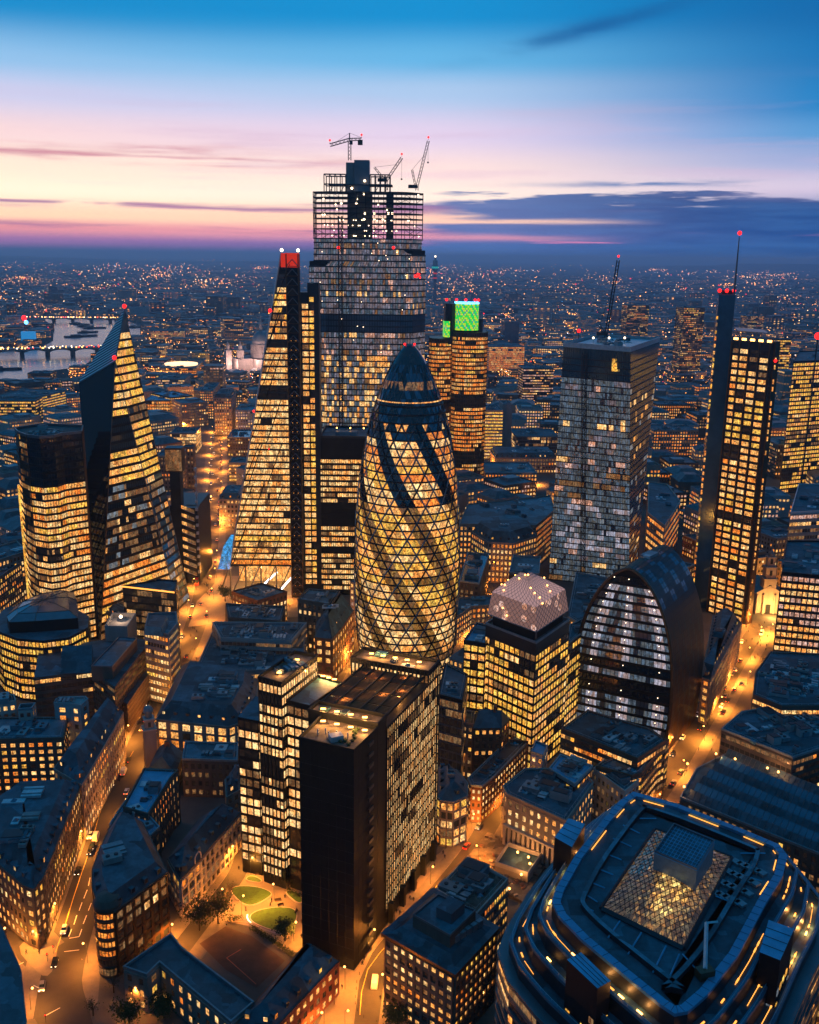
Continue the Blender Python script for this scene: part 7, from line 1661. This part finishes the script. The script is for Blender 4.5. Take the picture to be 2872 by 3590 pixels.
def bridge(label, p, q, z, w, npier, lamps=True):
    a, b = Vector(G(*p)), Vector(G(*q)); d = (b - a); L = d.length; d.normalize(); n = Vector((-d.y, d.x)); ang = math.atan2(d.y, d.x); t = thing('river_bridge', label, 'bridge', (*a.lerp(b, .5), 0)); c = a.lerp(b, .5); m = MB(); m.box((*c, z), (L, w, 2.5), 'concrete', ang); part('deck', m, t)
    for k in range(npier):
        m = MB(); pp = a.lerp(b, (k + .5) / npier); m.box((*pp, .3), (8, w * .9, z), 'dark_stone', ang); part('pier', m, t)
        m = MB(); q0 = a.lerp(b, (k + .5) / npier); sp = L / npier
        for s_ in range(8):
            t0, t1 = s_ / 8, (s_ + 1) / 8; f = lambda t_: z - 6 * abs(2 * t_ - 1) ** 2.2
            x0, x1 = q0 + d * sp * t0, q0 + d * sp * t1; off = n * (-w * .46)
            m.poly([(*(x0 + off), f(t0)), (*(x1 + off), f(t1)), (*(x1 + off), z), (*(x0 + off), z)], 'dark_stone')
        part('arch', m, t)
    if lamps:
        m = MB()
        for k in range(26):
            for sgn in (-1, 1):
                pp = a.lerp(b, (k + R()) / 26) + n * sgn * w * .4; m.ball((*pp, z + 5), 1.5 if R() < .6 else 1.0, random.choice(('lamp_glow', 'lamp_white', 'lamp_glow', 'tail_red')), 5)
        part('bridge_lamps', m, t, stuff=True)
    return t, a, b
t, a, b = bridge('wide railway bridge with solar roof and lamps crossing the river, nearer of the two', (-60, 1252), (385, 1240), 13, 34, 5)
m = MB(); d = (b - a).normalized(); n = Vector((-d.y, d.x))
for k in range(34): p = a.lerp(b, (k + .5) / 34); m.box((*p, 17), (9, 26, .8), 'steel_grey' if k % 2 else 'pale_metal', math.atan2(d.y, d.x))
part('panel_roof', m, t)
bridge('slim road bridge over the upper reach of the river, further of the two', (90, 1128), (420, 1130), 11, 20, 5)
def boat(label, u, v, l, rz):
    x, y = G(u, v); t = thing('moored_barge', label, 'barge', (x, y, .3), 'barges moored in the river'); m = MB(); w = l * .2; P = [(x + math.cos(rz) * a_ - math.sin(rz) * b_, y + math.sin(rz) * a_ + math.cos(rz) * b_) for a_, b_ in ((-l / 2, -w / 2), (l * .35, -w / 2), (l / 2, 0), (l * .35, w / 2), (-l / 2, w / 2))]; m.prism(ccw(P), .3, 4, 'dark_metal'); part('hull', m, t); m = MB(); m.box((x - l * .2 * math.cos(rz), y - l * .2 * math.sin(rz), 4), (l * .25, w * .6, 3), 'steel_grey', rz); part('wheelhouse', m, t)
for u, v, l, rz, lab in ((283, 1138, 90, -.6, 'long barge under the far bridge'), (332, 1151, 70, .5, 'barge right of mid river'), (310, 1166, 60, .7, 'barge in mid river between the bridges'), (288, 1180, 100, .9, 'longest barge string nearest the railway bridge'), (480, 1148, 60, .2, 'small barge at the river bend'), (20, 1296, 60, .3, 'dark barge below the railway bridge, left edge'), (300, 1145, 50, .2, 'short barge beside the far bridge')):
    boat(lab, u, v, l, rz)
def cathedral():
    y = 1960.; x = YD(915, 1200, y)[0]; t = thing('domed_cathedral', 'floodlit cathedral with a large lead dome and columned drum, left of the wedge tower', 'cathedral', (x, y, 0)); occupy([(x - 60, y - 60), (x + 60, y - 60), (x + 60, y + 60), (x - 60, y + 60)])
    m = MB(); m.box((x, y, 0), (110, 40, 28), 'pale_stone', .5, 'slate'); m.box((x, y, 0), (50, 90, 28), 'pale_stone', .5, 'slate'); part('nave', m, t)
    m = MB(); m.lathe((x, y, 28), [(20, 0), (20, 8), (18.5, 8), (18.5, 24), (20, 24), (20, 26), (17.5, 26), (17.5, 32)], 'pale_stone', 32); part('drum', m, t); m = MB()
    for k in range(32): a = k / 32 * math.tau; m.tube((x + 20 * math.cos(a), y + 20 * math.sin(a), 36), (x + 20 * math.cos(a), y + 20 * math.sin(a), 52), .9, 'pale_stone', 6)
    part('colonnade', m, t); m = MB(); m.lathe((x, y, 60), [(17.5 * math.cos(k / 10 * 1.45), 19 * math.sin(k / 10 * 1.45)) for k in range(11)], 'lead_dome', 32); part('dome', m, t)
    m = MB(); m.lathe((x, y, 79), [(3.2, 0), (3, 12), (4, 12.5), (2.5, 16), (.6, 20), (.3, 32)], 'pale_stone', 12); part('lantern', m, t)
    for s_ in (-1, 1): m = MB(); xx = x - 48 + s_ * 12; m.box((xx, y - 30, 0), (11, 11, 44), 'pale_stone', .5); m.lathe((xx, y - 30, 44), [(4, 0), (4, 9), (1, 14), (.3, 18)], 'pale_stone', 10); part('west_tower', m, t)
    for k, (dx, dy, z, e) in enumerate(((-5, -60, 30, 90000), (-50, -50, 20, 50000), (30, -55, 25, 50000))): l = bpy.data.lights.new('floodlight', 'POINT'); l.energy = e; l.color = (1, .6, .5); l.shadow_soft_size = 3; o = link('floodlight', l, t); o.location = (x + dx, y + dy, z)
cathedral()
def comms():
    y = 4900.; x, zt = YD(1527, 893, y); t = thing('telecom_tower', 'slim far telecommunications tower with a lit round head, right of the unfinished tower', 'tower', (x, y, 0)); m = MB(); m.lathe((x, y, 0), [(11, 0), (11, 60), (8, 60), (8, zt - 75)], 'steel_grey', 16); part('shaft', m, t)
    m = MB(); m.lathe((x, y, zt - 75), [(8, 0), (16, 3), (16, 24), (12, 26), (12, 48), (5, 50), (4, 60)], 'plant_metal', 16); part('aerial_drum', m, t); m = MB(); m.lathe((x, y, zt - 64), [(16.5, 0), (16.5, 9)], 'screen_teal', 16); m.lathe((x, y, zt - 90), [(10, 0), (10, 6)], 'red_band', 16); m.lathe((x, y, zt - 112), [(10, 0), (10, 6)], 'red_band', 16); part('light_ring', m, t); m = MB(); m.ball((x, y, zt - 8), 4, 'lamp_white'); m.tube((x, y, zt - 15), (x, y, zt), .8, 'steel_grey'); part('mast', m, t)
comms()
# ================================================================ the fabric of the city between and beyond
LAND = [(1430, 1800, 'the oval tower'), (940, 1500, 'the wedge tower'), (430, 1600, 'the folded tower'), (1290, 1100, 'the unfinished tower'), (1600, 1300, 'the mullioned tower'), (2120, 1600, 'the grey glass tower'), (2600, 1600, 'the masted tower'), (2250, 2250, 'the arched tower'), (160, 1800, 'the curved tower'), (1850, 2400, 'the yellow office block'), (650, 1200, 'the river bend'), (915, 1200, 'the cathedral'), (2780, 1300, 'the right edge tower')]
def where(x, y):
    u, v = PX(x, y, 10); n = min(LAND, key=lambda l: math.hypot((l[0] - u), (l[1] - v))); du, dv = u - n[0], v - n[1]
    s_ = 'left of' if du < -60 else 'right of' if du > 60 else 'behind'; dd = 'just ' if abs(du) < 160 else 'well ' if abs(du) > 330 else ''
    return dd + s_ + ' ' + n[2] + (', farthest' if v < 1250 else ', far back' if v < 1400 else ', middle distance' if v < 1750 else ', nearer')
def in_river(x, y, m_=25):
    m_ = 70 if y < 1900 else m_
    return any(inpoly((x + a, y + b), RP) for a, b in ((0, 0), (m_, 0), (-m_, 0), (0, m_), (0, -m_)))
def seen_px(x, y, pad=120):
    u, v = PX(x, y, 15); return -pad < u < 2872 + pad and v < 3700
WM = ['stone', 'pale_stone', 'dark_stone', 'brick', 'concrete', 'render_grey']
WN = {'stone': 'sandstone', 'pale_stone': 'pale stone', 'dark_stone': 'dark stone', 'brick': 'brick', 'concrete': 'grey concrete', 'render_grey': 'light grey'}
cnt = 0; y = 190.; rows = 0
def simple_block(P, h, wm, pal, lit_, bw=3.2, fh=3.8, wf=.55, m=None, rowmode=False):
    m = m or MB(); P = ccw(P); m.prism(P, 0, h, wm, random.choice(('flat_roof', 'flat_roof_b', 'slate', 'gravel_roof')))
    for i in range(len(P)):
        a, b = P[i], P[(i + 1) % len(P)]
        if not facing(a, b): continue
        L = math.dist(a, b); nb = max(1, int(L / bw)); nf = max(1, int(h / fh)); nx, ny = (b[1] - a[1]) / L * .15, -(b[0] - a[0]) / L * .15
        for f in range(nf):
            row = rowlights(nb, lit_, pal)
            for k in range(nb):
                if row[k] == 'win_dark': continue
                t0, t1 = (k + .5 - wf / 2) / nb, (k + .5 + wf / 2) / nb; z = f * fh + 1.2
                p, q_ = lerp(a, b, t0), lerp(a, b, t1); m.poly([(p[0] + nx, p[1] + ny, z), (q_[0] + nx, q_[1] + ny, z), (q_[0] + nx, q_[1] + ny, z + fh * .5), (p[0] + nx, p[1] + ny, z + fh * .5)], row[k])
    return m
while y < 1500:
    cell = 32 + (y - 400) * .026; x = -y * .46 - 90
    while x < y * .46 + 90:
        cx_, cy_ = x + U(-5, 5), y + U(-5, 5); w, d = cell * U(.55, .82), cell * U(.55, .8); a = (.35 + .5 * math.sin(cx_ * .004 + cy_ * .003)) + random.choice((0, 0, .12, 1.57)); ca, sa = math.cos(a), math.sin(a)
        P = [(cx_ + (px * ca - py * sa), cy_ + (px * sa + py * ca)) for px, py in ((-w / 2, -d / 2), (w / 2, -d / 2), (w / 2, d / 2), (-w / 2, d / 2))]
        u0_, v0_ = PX(cx_, cy_, 15); outside = (u0_ < -90 or u0_ > 2960) and cy_ < 900
        if (seen_px(cx_, cy_, 60) or (outside and -500 < u0_ < 3400)) and not occupied(P, 2.5) and not any(on_street(Vector(p), 2.) for p in P + [(cx_, cy_)]) and not in_river(cx_, cy_) and (outside or PX(cx_, cy_)[1] < 2500):
            h = U(15, 30) if y < 900 else U(14, 36); wm = random.choice(WM); pal = random.choice(('warm', 'orange', 'cream', 'warm', 'pink')); lt = random.choice((.15, .3, .5, .75, .9)); ln = 'mostly dark' if lt < .2 else 'sparsely lit' if lt < .4 else 'half lit' if lt < .6 else 'brightly lit'
            rk = random.choice(('flat', 'flat', 'mansard', 'hip')); lab = f"{WN[wm]} block, {'flat' if rk == 'flat' else 'steep' if rk == 'mansard' else 'pitched'} roof, {ln}, {where(cx_, cy_)}"
            if y < 760 and not outside:
                B('city_block', lab, h, P, 'stone', px=False, roof=rk, clutter=4 if rk == 'flat' else 1, over=dict(lit=lt, pal=pal, grid=wm, wall=wm, dep=.15), roofmat=random.choice(('flat_roof', 'flat_roof_b', 'slate')), cap=24, group='ordinary blocks between the towers', wallmat=wm)
            else:
                occupy(P, 1); t = thing('city_block', lab, 'building', (cx_, cy_, 0), 'ordinary blocks between the towers'); m = simple_block(P, h, wm, pal, lt); part('wall', m, t); Q = inset(ccw(P), 2.5); m = MB()
                if rk == 'flat': m.box((*lerp(Q[0], Q[2], U(.3, .7)), h), (w * .4, d * .35, 3), 'plant_metal', a); parapet(m, ccw(P), h, 1, .5, wm)
                else: m.prism(ccw(P), h, h + U(3, 6), 'slate', P1=inset(ccw(P), min(w, d) * .3))
                part('roof', m, t)
            cnt += 1
        x += cell * U(.95, 1.1)
    y += cell * .97
print('city blocks', cnt)
# far mass: too many to count
m = MB(); nfar = 0; y = 1500.
while y < 14000:
    cell = 42 + (y - 1500) * .016; x = -y * .46
    while x < y * .46:
        cx_, cy_ = x + U(-.3, .3) * cell, y + U(-.3, .3) * cell
        if R() < (.85 if y < 5000 else .6) and not in_river(cx_, cy_, 20) and not (abs(cx_ - YD(915, 1200, 1960)[0]) < 75 and abs(cy_ - 1960) < 80):
            w, d = cell * U(.4, .9), cell * U(.4, .8); a = U(-.4, .6); ca, sa = math.cos(a), math.sin(a); h = U(10, 24) * (1 if R() < .95 else U(1.5, 3.4))
            if y > 6000: h = U(8, 20)
            P = [(cx_ + (px * ca - py * sa), cy_ + (px * sa + py * ca)) for px, py in ((-w / 2, -d / 2), (w / 2, -d / 2), (w / 2, d / 2), (-w / 2, d / 2))]
            lt = max(0, random.gauss(.22, .25)) if R() < .7 else 0
            wm = random.choice(('dark_stone', 'stone', 'slate', 'concrete', 'render_grey'))
            if y < 3200: simple_block(P, h, wm, random.choice(('warm', 'orange', 'cream', 'pink')), lt, 4.5, 4.2, .7, m)
            else: simple_block(P, h, wm, random.choice(('warm', 'orange', 'cream', 'pink')), lt * .8, w / 3.1, 7, .4, m)
            nfar += 1
        x += cell
    y += cell
o = link('distant_city', m.mesh('distant_city')); tag(o, 'mass of far low buildings with scattered lit windows reaching to the horizon', 'city', kind='stuff'); print('far', nfar, len(m.f))
m = MB(); octa = [(1, 0, 0), (0, 1, 0), (-1, 0, 0), (0, -1, 0), (0, 0, 1), (0, 0, -1)]; of = [(0, 1, 4), (1, 2, 4), (2, 3, 4), (3, 0, 4), (1, 0, 5), (2, 1, 5), (3, 2, 5), (0, 3, 5)]
clus = [(U(-100, 2970), 935 + 420 * R() ** 1.6, U(12, 90)) for _ in range(170)]
def light(x, y, z, r_, mat):
    k = len(m.v); m.v += [(x + a * r_, y + b * r_, z + c_ * r_) for a, b, c_ in octa]; m.f += [tuple(k + i for i in f) for f in of]; m.m += [m.mi(mat)] * 8
glow('far_orange', (1, .33, .06), 8); glow('far_cream', (1, .58, .26), 6); glow('far_white', (.9, .9, 1), 4)
for i in range(9500):
    if R() < .72: cu, cv, cr = random.choice(clus); u, v = cu + random.gauss(0, cr), cv + random.gauss(0, cr * .16)
    else: u = U(-60, 2930); v = 912 + (u - 1436) * .0127 + 570 * R() ** 1.7
    if v < 910 + (u - 1436) * .0127: continue
    x, y = G(u, v, 14)
    if y < 900 or y > 48000 or in_river(x, y, 5): continue
    if occupied([(x, y), (x + 1, y), (x, y + 1)], 0) and y < 1700: continue
    s_ = R(); r_ = (y * .00036) * (.5 + 1.1 * R() ** 3); mat = 'far_orange' if s_ < .7 else 'far_cream' if s_ < .91 else 'far_white' if s_ < .94 else 'red_glow' if s_ < .99 else 'blue_glow'
    light(x, y, U(7, 22), r_ * (1.4 if mat == 'red_glow' else 1), mat)
o = link('distant_lights', m.mesh('distant_lights')); tag(o, 'countless small street and window lights of the far city', 'lights', kind='stuff')
# a few singled-out distant lights
for (u, v, yy, r_, mat, lab) in ((2868, 1178, 900, 3.2, 'red_glow', 'large red beacon at the right edge'), (85, 1115, 2900, 8, 'red_glow', 'red lit wheel hub on the river bank'), (92, 1130, 2900, 6, 'blue_glow', 'blue light glowing on the river bank'), (100, 1172, 2500, 14, 'sign_blue', 'blue lit facade on the river bank')):
    x, z = YD(u, v, yy); t = thing('signal_light', lab, 'light', (x, yy, 0)); m = MB(); m.tube((x, yy, 0), (x, yy, z), max(.3, r_ * .2), 'dark_metal'); part('mast', m, t); m = MB(); m.ball((x, yy, z), r_, mat) if mat != 'sign_blue' else m.box((x, yy, max(1, z - 25)), (34, 10, 30), 'bank_blue'); part('lamp', m, t)
# low hills on the horizon
m = MB(); prev = None
for i in range(61):
    x = -16000 + i * 620; hh = 60 + 45 * math.sin(i * .35) + 40 * math.sin(i * .13 + 1) + (70 if i > 40 else 0); m.v += [(x, 24000, 0), (x, 25500, hh), (x, 30000, hh * .9)]
for i in range(60):
    for q_ in range(2): m.f.append((3 * i + q_, 3 * i + 3 + q_, 3 * i + 4 + q_, 3 * i + 1 + q_)); m.m.append(m.mi('city_ground'))
o = link('hills', m.mesh('hills')); o['kind'] = 'structure'
# ================================================================ air, sky, camera
def haze():
    mt = bpy.data.materials.new('haze_air'); mt.use_nodes = True; nt = mt.node_tree; nt.nodes.clear(); out = nt.nodes.new('ShaderNodeOutputMaterial'); v = nt.nodes.new('ShaderNodeVolumePrincipled')
    v.inputs['Color'].default_value = (.42, .68, 1, 1); v.inputs['Density'].default_value = HAZE; v.inputs['Anisotropy'].default_value = .7
    nt.links.new(v.outputs[0], out.inputs['Volume']); MATS['haze_air'] = mt; m = MB(); m.prism([(-65000, -3000), (65000, -3000), (65000, 64000), (-65000, 64000)], -1, 345, 'haze_air', bottom=True); o = link('haze', m.mesh('haze')); o['kind'] = 'stuff'; o['label'] = 'thin blue evening haze over the city'
HAZE = 7.5e-5
haze()
w = bpy.data.worlds.new('World'); scene.world = w; w.use_nodes = True; nt = w.node_tree; L = nt.links; nt.nodes.clear()
out = nt.nodes.new('ShaderNodeOutputWorld'); bg = nt.nodes.new('ShaderNodeBackground'); tc = nt.nodes.new('ShaderNodeTexCoord')
nrm = N(nt, 'ShaderNodeVectorMath', operation='NORMALIZE'); L.new(tc.outputs['Generated'], nrm.inputs[0]); sep = N(nt, 'ShaderNodeSeparateXYZ'); L.new(nrm.outputs[0], sep.inputs[0])
def M(op, a, b=None, c=None, clamp=False):
    n = N(nt, 'ShaderNodeMath', operation=op, use_clamp=clamp)
    for i, x in enumerate((a, b, c)):
        if x is None: continue
        if isinstance(x, (int, float)): n.inputs[i].default_value = x
        else: L.new(x, n.inputs[i])
    return n.outputs[0]
az = M('ARCTAN2', sep.outputs[0], sep.outputs[1]); el = M('ARCSINE', sep.outputs[2])     # radians: azimuth 0 = ahead, right positive
def s2l(c): return tuple(((x / 255 + .055) / 1.055) ** 2.4 if x > 10 else x / 255 / 12.92 for x in c)
def ramp(stops, fac, interp='EASE'):
    r = N(nt, 'ShaderNodeValToRGB'); r.color_ramp.interpolation = interp
    for i, (p, c) in enumerate(stops):
        e = r.color_ramp.elements[i] if i < 2 else r.color_ramp.elements.new(p)
        e.position = p; e.color = (*s2l(c), 1)
    L.new(fac, r.inputs[0]); return r.outputs[0]
e1 = M('DIVIDE', el, math.radians(20), clamp=True)    # 0..1 over twenty degrees of elevation
d2 = lambda deg: deg / 20
SKL = ramp([(0, (88, 72, 128)), (d2(.6), (160, 105, 155)), (d2(1.3), (222, 140, 140)), (d2(1.9), (255, 208, 168)), (d2(3.2), (255, 240, 208)), (d2(4.2), (255, 232, 205)), (d2(5.9), (250, 216, 214)), (d2(7.9), (205, 207, 238)), (d2(9.4), (145, 194, 236)), (d2(11.8), (0, 140, 205))], e1)
SKC = ramp([(0, (50, 72, 135)), (d2(.55), (120, 92, 155)), (d2(1.2), (232, 150, 160)), (d2(2.0), (255, 202, 172)), (d2(3.3), (255, 232, 215)), (d2(4.6), (252, 222, 216)), (d2(6.5), (226, 208, 234)), (d2(8.6), (172, 202, 238)), (d2(10.2), (100, 182, 232)), (d2(12.3), (0, 144, 210))], e1)
SKR = ramp([(0, (5, 70, 130)), (d2(1), (8, 84, 148)), (d2(2.4), (40, 100, 160)), (d2(3.8), (205, 192, 215)), (d2(5.2), (150, 168, 212)), (d2(6.4), (80, 152, 210)), (d2(7.8), (5, 128, 196)), (d2(10), (0, 116, 184)), (d2(12), (0, 104, 172)), (1, (0, 84, 148))], e1)
fr = M('DIVIDE', M('ADD', az, .42), .84, clamp=True)   # 0 left edge .. 1 right edge
def mix(f, a, b, bt='MIX'):
    n = N(nt, 'ShaderNodeMix', data_type='RGBA', blend_type=bt)
    if isinstance(f, (int, float)): n.inputs[0].default_value = f
    else: L.new(f, n.inputs[0])
    for i, x in ((6, a), (7, b)):
        if isinstance(x, tuple): n.inputs[i].default_value = (*x, 1)
        else: L.new(x, n.inputs[i])
    return n.outputs[2]
f1 = M('DIVIDE', fr, .5, clamp=True); f2 = N(nt, 'ShaderNodeMapRange', interpolation_type='SMOOTHSTEP'); f2.inputs[1].default_value = .5; f2.inputs[2].default_value = .98; L.new(fr, f2.inputs[0])
sky = mix(f2.outputs[0], mix(f1, SKL, SKC), SKR)
# clouds: long flat bands
def cloudn(sx, sy, seed, detail=7):
    cmb = N(nt, 'ShaderNodeCombineXYZ'); L.new(M('MULTIPLY', az, sx), cmb.inputs[0]); L.new(M('MULTIPLY', el, sy), cmb.inputs[1]); cmb.inputs[2].default_value = seed
    n = N(nt, 'ShaderNodeTexNoise'); n.inputs['Scale'].default_value = 1; n.inputs['Detail'].default_value = detail; n.inputs['Roughness'].default_value = .55; L.new(cmb.outputs[0], n.inputs[0]); return n.outputs[0]
def bump(x, c, wdt): t_ = M('DIVIDE', M('SUBTRACT', x, c), wdt); return M('POWER', 2.718, M('MULTIPLY', M('MULTIPLY', t_, t_), -1))
def smooth(x, a, b): n = N(nt, 'ShaderNodeMapRange', interpolation_type='SMOOTHSTEP'); n.inputs[1].default_value = a; n.inputs[2].default_value = b; L.new(x, n.inputs[0]); return n.outputs[0]
n1 = cloudn(7, 75, 3.1); n2 = cloudn(5, 110, 9.4); n3 = cloudn(9, 40, 5.)
rad = math.radians
edge = M('ADD', rad(3.35), M('MULTIPLY', M('SUBTRACT', n1, .5), rad(2.6)))
ins = smooth(M('SUBTRACT', edge, el), 0, rad(.22)); azm = smooth(M('ADD', az, M('MULTIPLY', M('SUBTRACT', n2, .5), .22)), -.01, .05)
gap1 = M('MULTIPLY', bump(el, M('ADD', rad(2.0), M('MULTIPLY', M('SUBTRACT', n2, .5), rad(.7))), rad(.15)), smooth(az, .25, .15))
gap2 = M('MULTIPLY', bump(el, M('ADD', rad(1.1), M('MULTIPLY', M('SUBTRACT', n1, .5), rad(.6))), rad(.2)), smooth(az, .24, .08))
cR = M('MULTIPLY', M('MULTIPLY', ins, azm), M('MULTIPLY', M('SUBTRACT', 1, M('MULTIPLY', gap1, .95)), M('SUBTRACT', 1, M('MULTIPLY', gap2, .85))), clamp=True)
ccol = mix(smooth(az, .02, .3), s2l((66, 98, 158)), s2l((0, 62, 124)))
tex = smooth(cloudn(14, 160, 7.7), .3, .7); ccol = mix(M('MULTIPLY', tex, .35), ccol, s2l((60, 112, 172)))
sky = mix(M('MULTIPLY', cR, .95), sky, ccol)
hi = M('MULTIPLY', M('MULTIPLY', bump(el, M('ADD', rad(3.95), M('MULTIPLY', M('SUBTRACT', n3, .5), rad(.6))), rad(.16)), bump(az, .22, .09)), smooth(n1, .42, .55)); sky = mix(M('MULTIPLY', hi, .9), sky, s2l((70, 115, 172)))
s1_ = M('MULTIPLY', M('MULTIPLY', bump(el, M('ADD', rad(2.55), M('MULTIPLY', M('SUBTRACT', n2, .5), rad(1.1))), rad(.17)), smooth(n3, .28, .45)), smooth(az, .06, .0)); sky = mix(M('MULTIPLY', s1_, .92), sky, s2l((160, 108, 148)))
s2_ = M('MULTIPLY', M('MULTIPLY', bump(el, M('ADD', rad(5.0), M('MULTIPLY', M('SUBTRACT', n1, .5), rad(1.6))), rad(.26)), smooth(n2, .3, .5)), smooth(az, .05, -.2)); sky = mix(M('MULTIPLY', s2_, .9), sky, s2l((205, 135, 152)))
s3_ = M('MULTIPLY', M('MULTIPLY', bump(el, M('ADD', rad(1.35), M('MULTIPLY', M('SUBTRACT', n1, .5), rad(.9))), rad(.22)), smooth(n2, .4, .55)), smooth(az, .06, -.02)); sky = mix(M('MULTIPLY', s3_, .8), sky, s2l((160, 100, 140)))
thin = smooth(cloudn(4, 70, 31.), .48, .72); sky = mix(M('MULTIPLY', M('MULTIPLY', thin, .4), bump(el, rad(5.6), rad(2.2))), sky, s2l((212, 178, 205)))
wis = M('MULTIPLY', M('MULTIPLY', bump(el, M('ADD', rad(11.6), M('MULTIPLY', M('SUBTRACT', az, .16), .22)), rad(.42)), bump(az, .165, .09)), smooth(n3, .3, .6)); sky = mix(M('MULTIPLY', wis, .85), sky, s2l((10, 95, 160)))
pk = M('MULTIPLY', smooth(cloudn(6, 150, 21.), .58, .7), M('MULTIPLY', bump(el, rad(.95), rad(.4)), bump(az, .1, .28))); sky = mix(M('MULTIPLY', pk, .8), sky, s2l((240, 130, 165)))
# dusk dome above and behind
up = smooth(el, rad(15), rad(55)); sky = mix(up, sky, (.014, .19, .4)); backf = smooth(M('ABSOLUTE', az), .7, 1.5); sky = mix(M('MULTIPLY', backf, .93), sky, (.014, .15, .33))
nsk = N(nt, 'ShaderNodeTexSky', sky_type='NISHITA'); nsk.sun_disc = False; nsk.sun_elevation = math.radians(-1.5); nsk.sun_rotation = math.radians(-20); nsk.air_density = 1.5
sc = N(nt, 'ShaderNodeVectorMath', operation='SCALE'); L.new(nsk.outputs[0], sc.inputs[0]); sc.inputs['Scale'].default_value = .02
sky = mix(1.0, sky, sc.outputs[0], 'ADD'); bst = M('ADD', 1, M('MULTIPLY', M('POWER', 2.718, M('DIVIDE', M('MAXIMUM', el, 0), -rad(3.0))), .85)); sc2 = N(nt, 'ShaderNodeVectorMath', operation='SCALE'); L.new(sky, sc2.inputs[0]); L.new(bst, sc2.inputs['Scale']); sky = sc2.outputs[0]
below = smooth(el, rad(-.4), rad(-3)); sky = mix(below, sky, (.006, .014, .025))
L.new(sky, bg.inputs[0]); bg.inputs[1].default_value = 1.0; L.new(bg.outputs[0], out.inputs[0])
cam = bpy.data.cameras.new('camera'); co = bpy.data.objects.new('camera', cam); col.objects.link(co); scene.camera = co
cam.sensor_fit = 'VERTICAL'; cam.sensor_height = 24; cam.lens = 24 * FPX / 3590; cam.clip_start = 1; cam.clip_end = 120000
rt = Vector((_c, _s * _sp, _s * _cp)); upv = Vector((-_s, _c * _sp, _c * _cp)); bk = -Vector((0, _cp, -_sp))
co.matrix_world = Matrix((( rt.x, upv.x, bk.x, 0), (rt.y, upv.y, bk.y, 0), (rt.z, upv.z, bk.z, CH), (0, 0, 0, 1)))
sun = bpy.data.lights.new('sun', 'SUN'); sun.energy = .06; sun.angle = math.radians(20); sun.color = (1, .6, .5); so = link('sun', sun); so.rotation_euler = (math.radians(84), 0, math.radians(160))
vs = scene.view_settings; vs.view_transform = 'Standard'; vs.look = 'None'; vs.exposure = 0; vs.gamma = 1; vs.use_curve_mapping = False
cy = scene.cycles; cy.max_bounces = 4; cy.diffuse_bounces = 2; cy.glossy_bounces = 2; cy.transmission_bounces = 1; cy.volume_bounces = 0; cy.use_light_tree = True; cy.sample_clamp_indirect = 3; cy.sample_clamp_direct = 0; cy.use_denoising = True; cy.caustics_reflective = False; cy.caustics_refractive = False
print('lights', NL[0], 'objects', len(scene.objects))
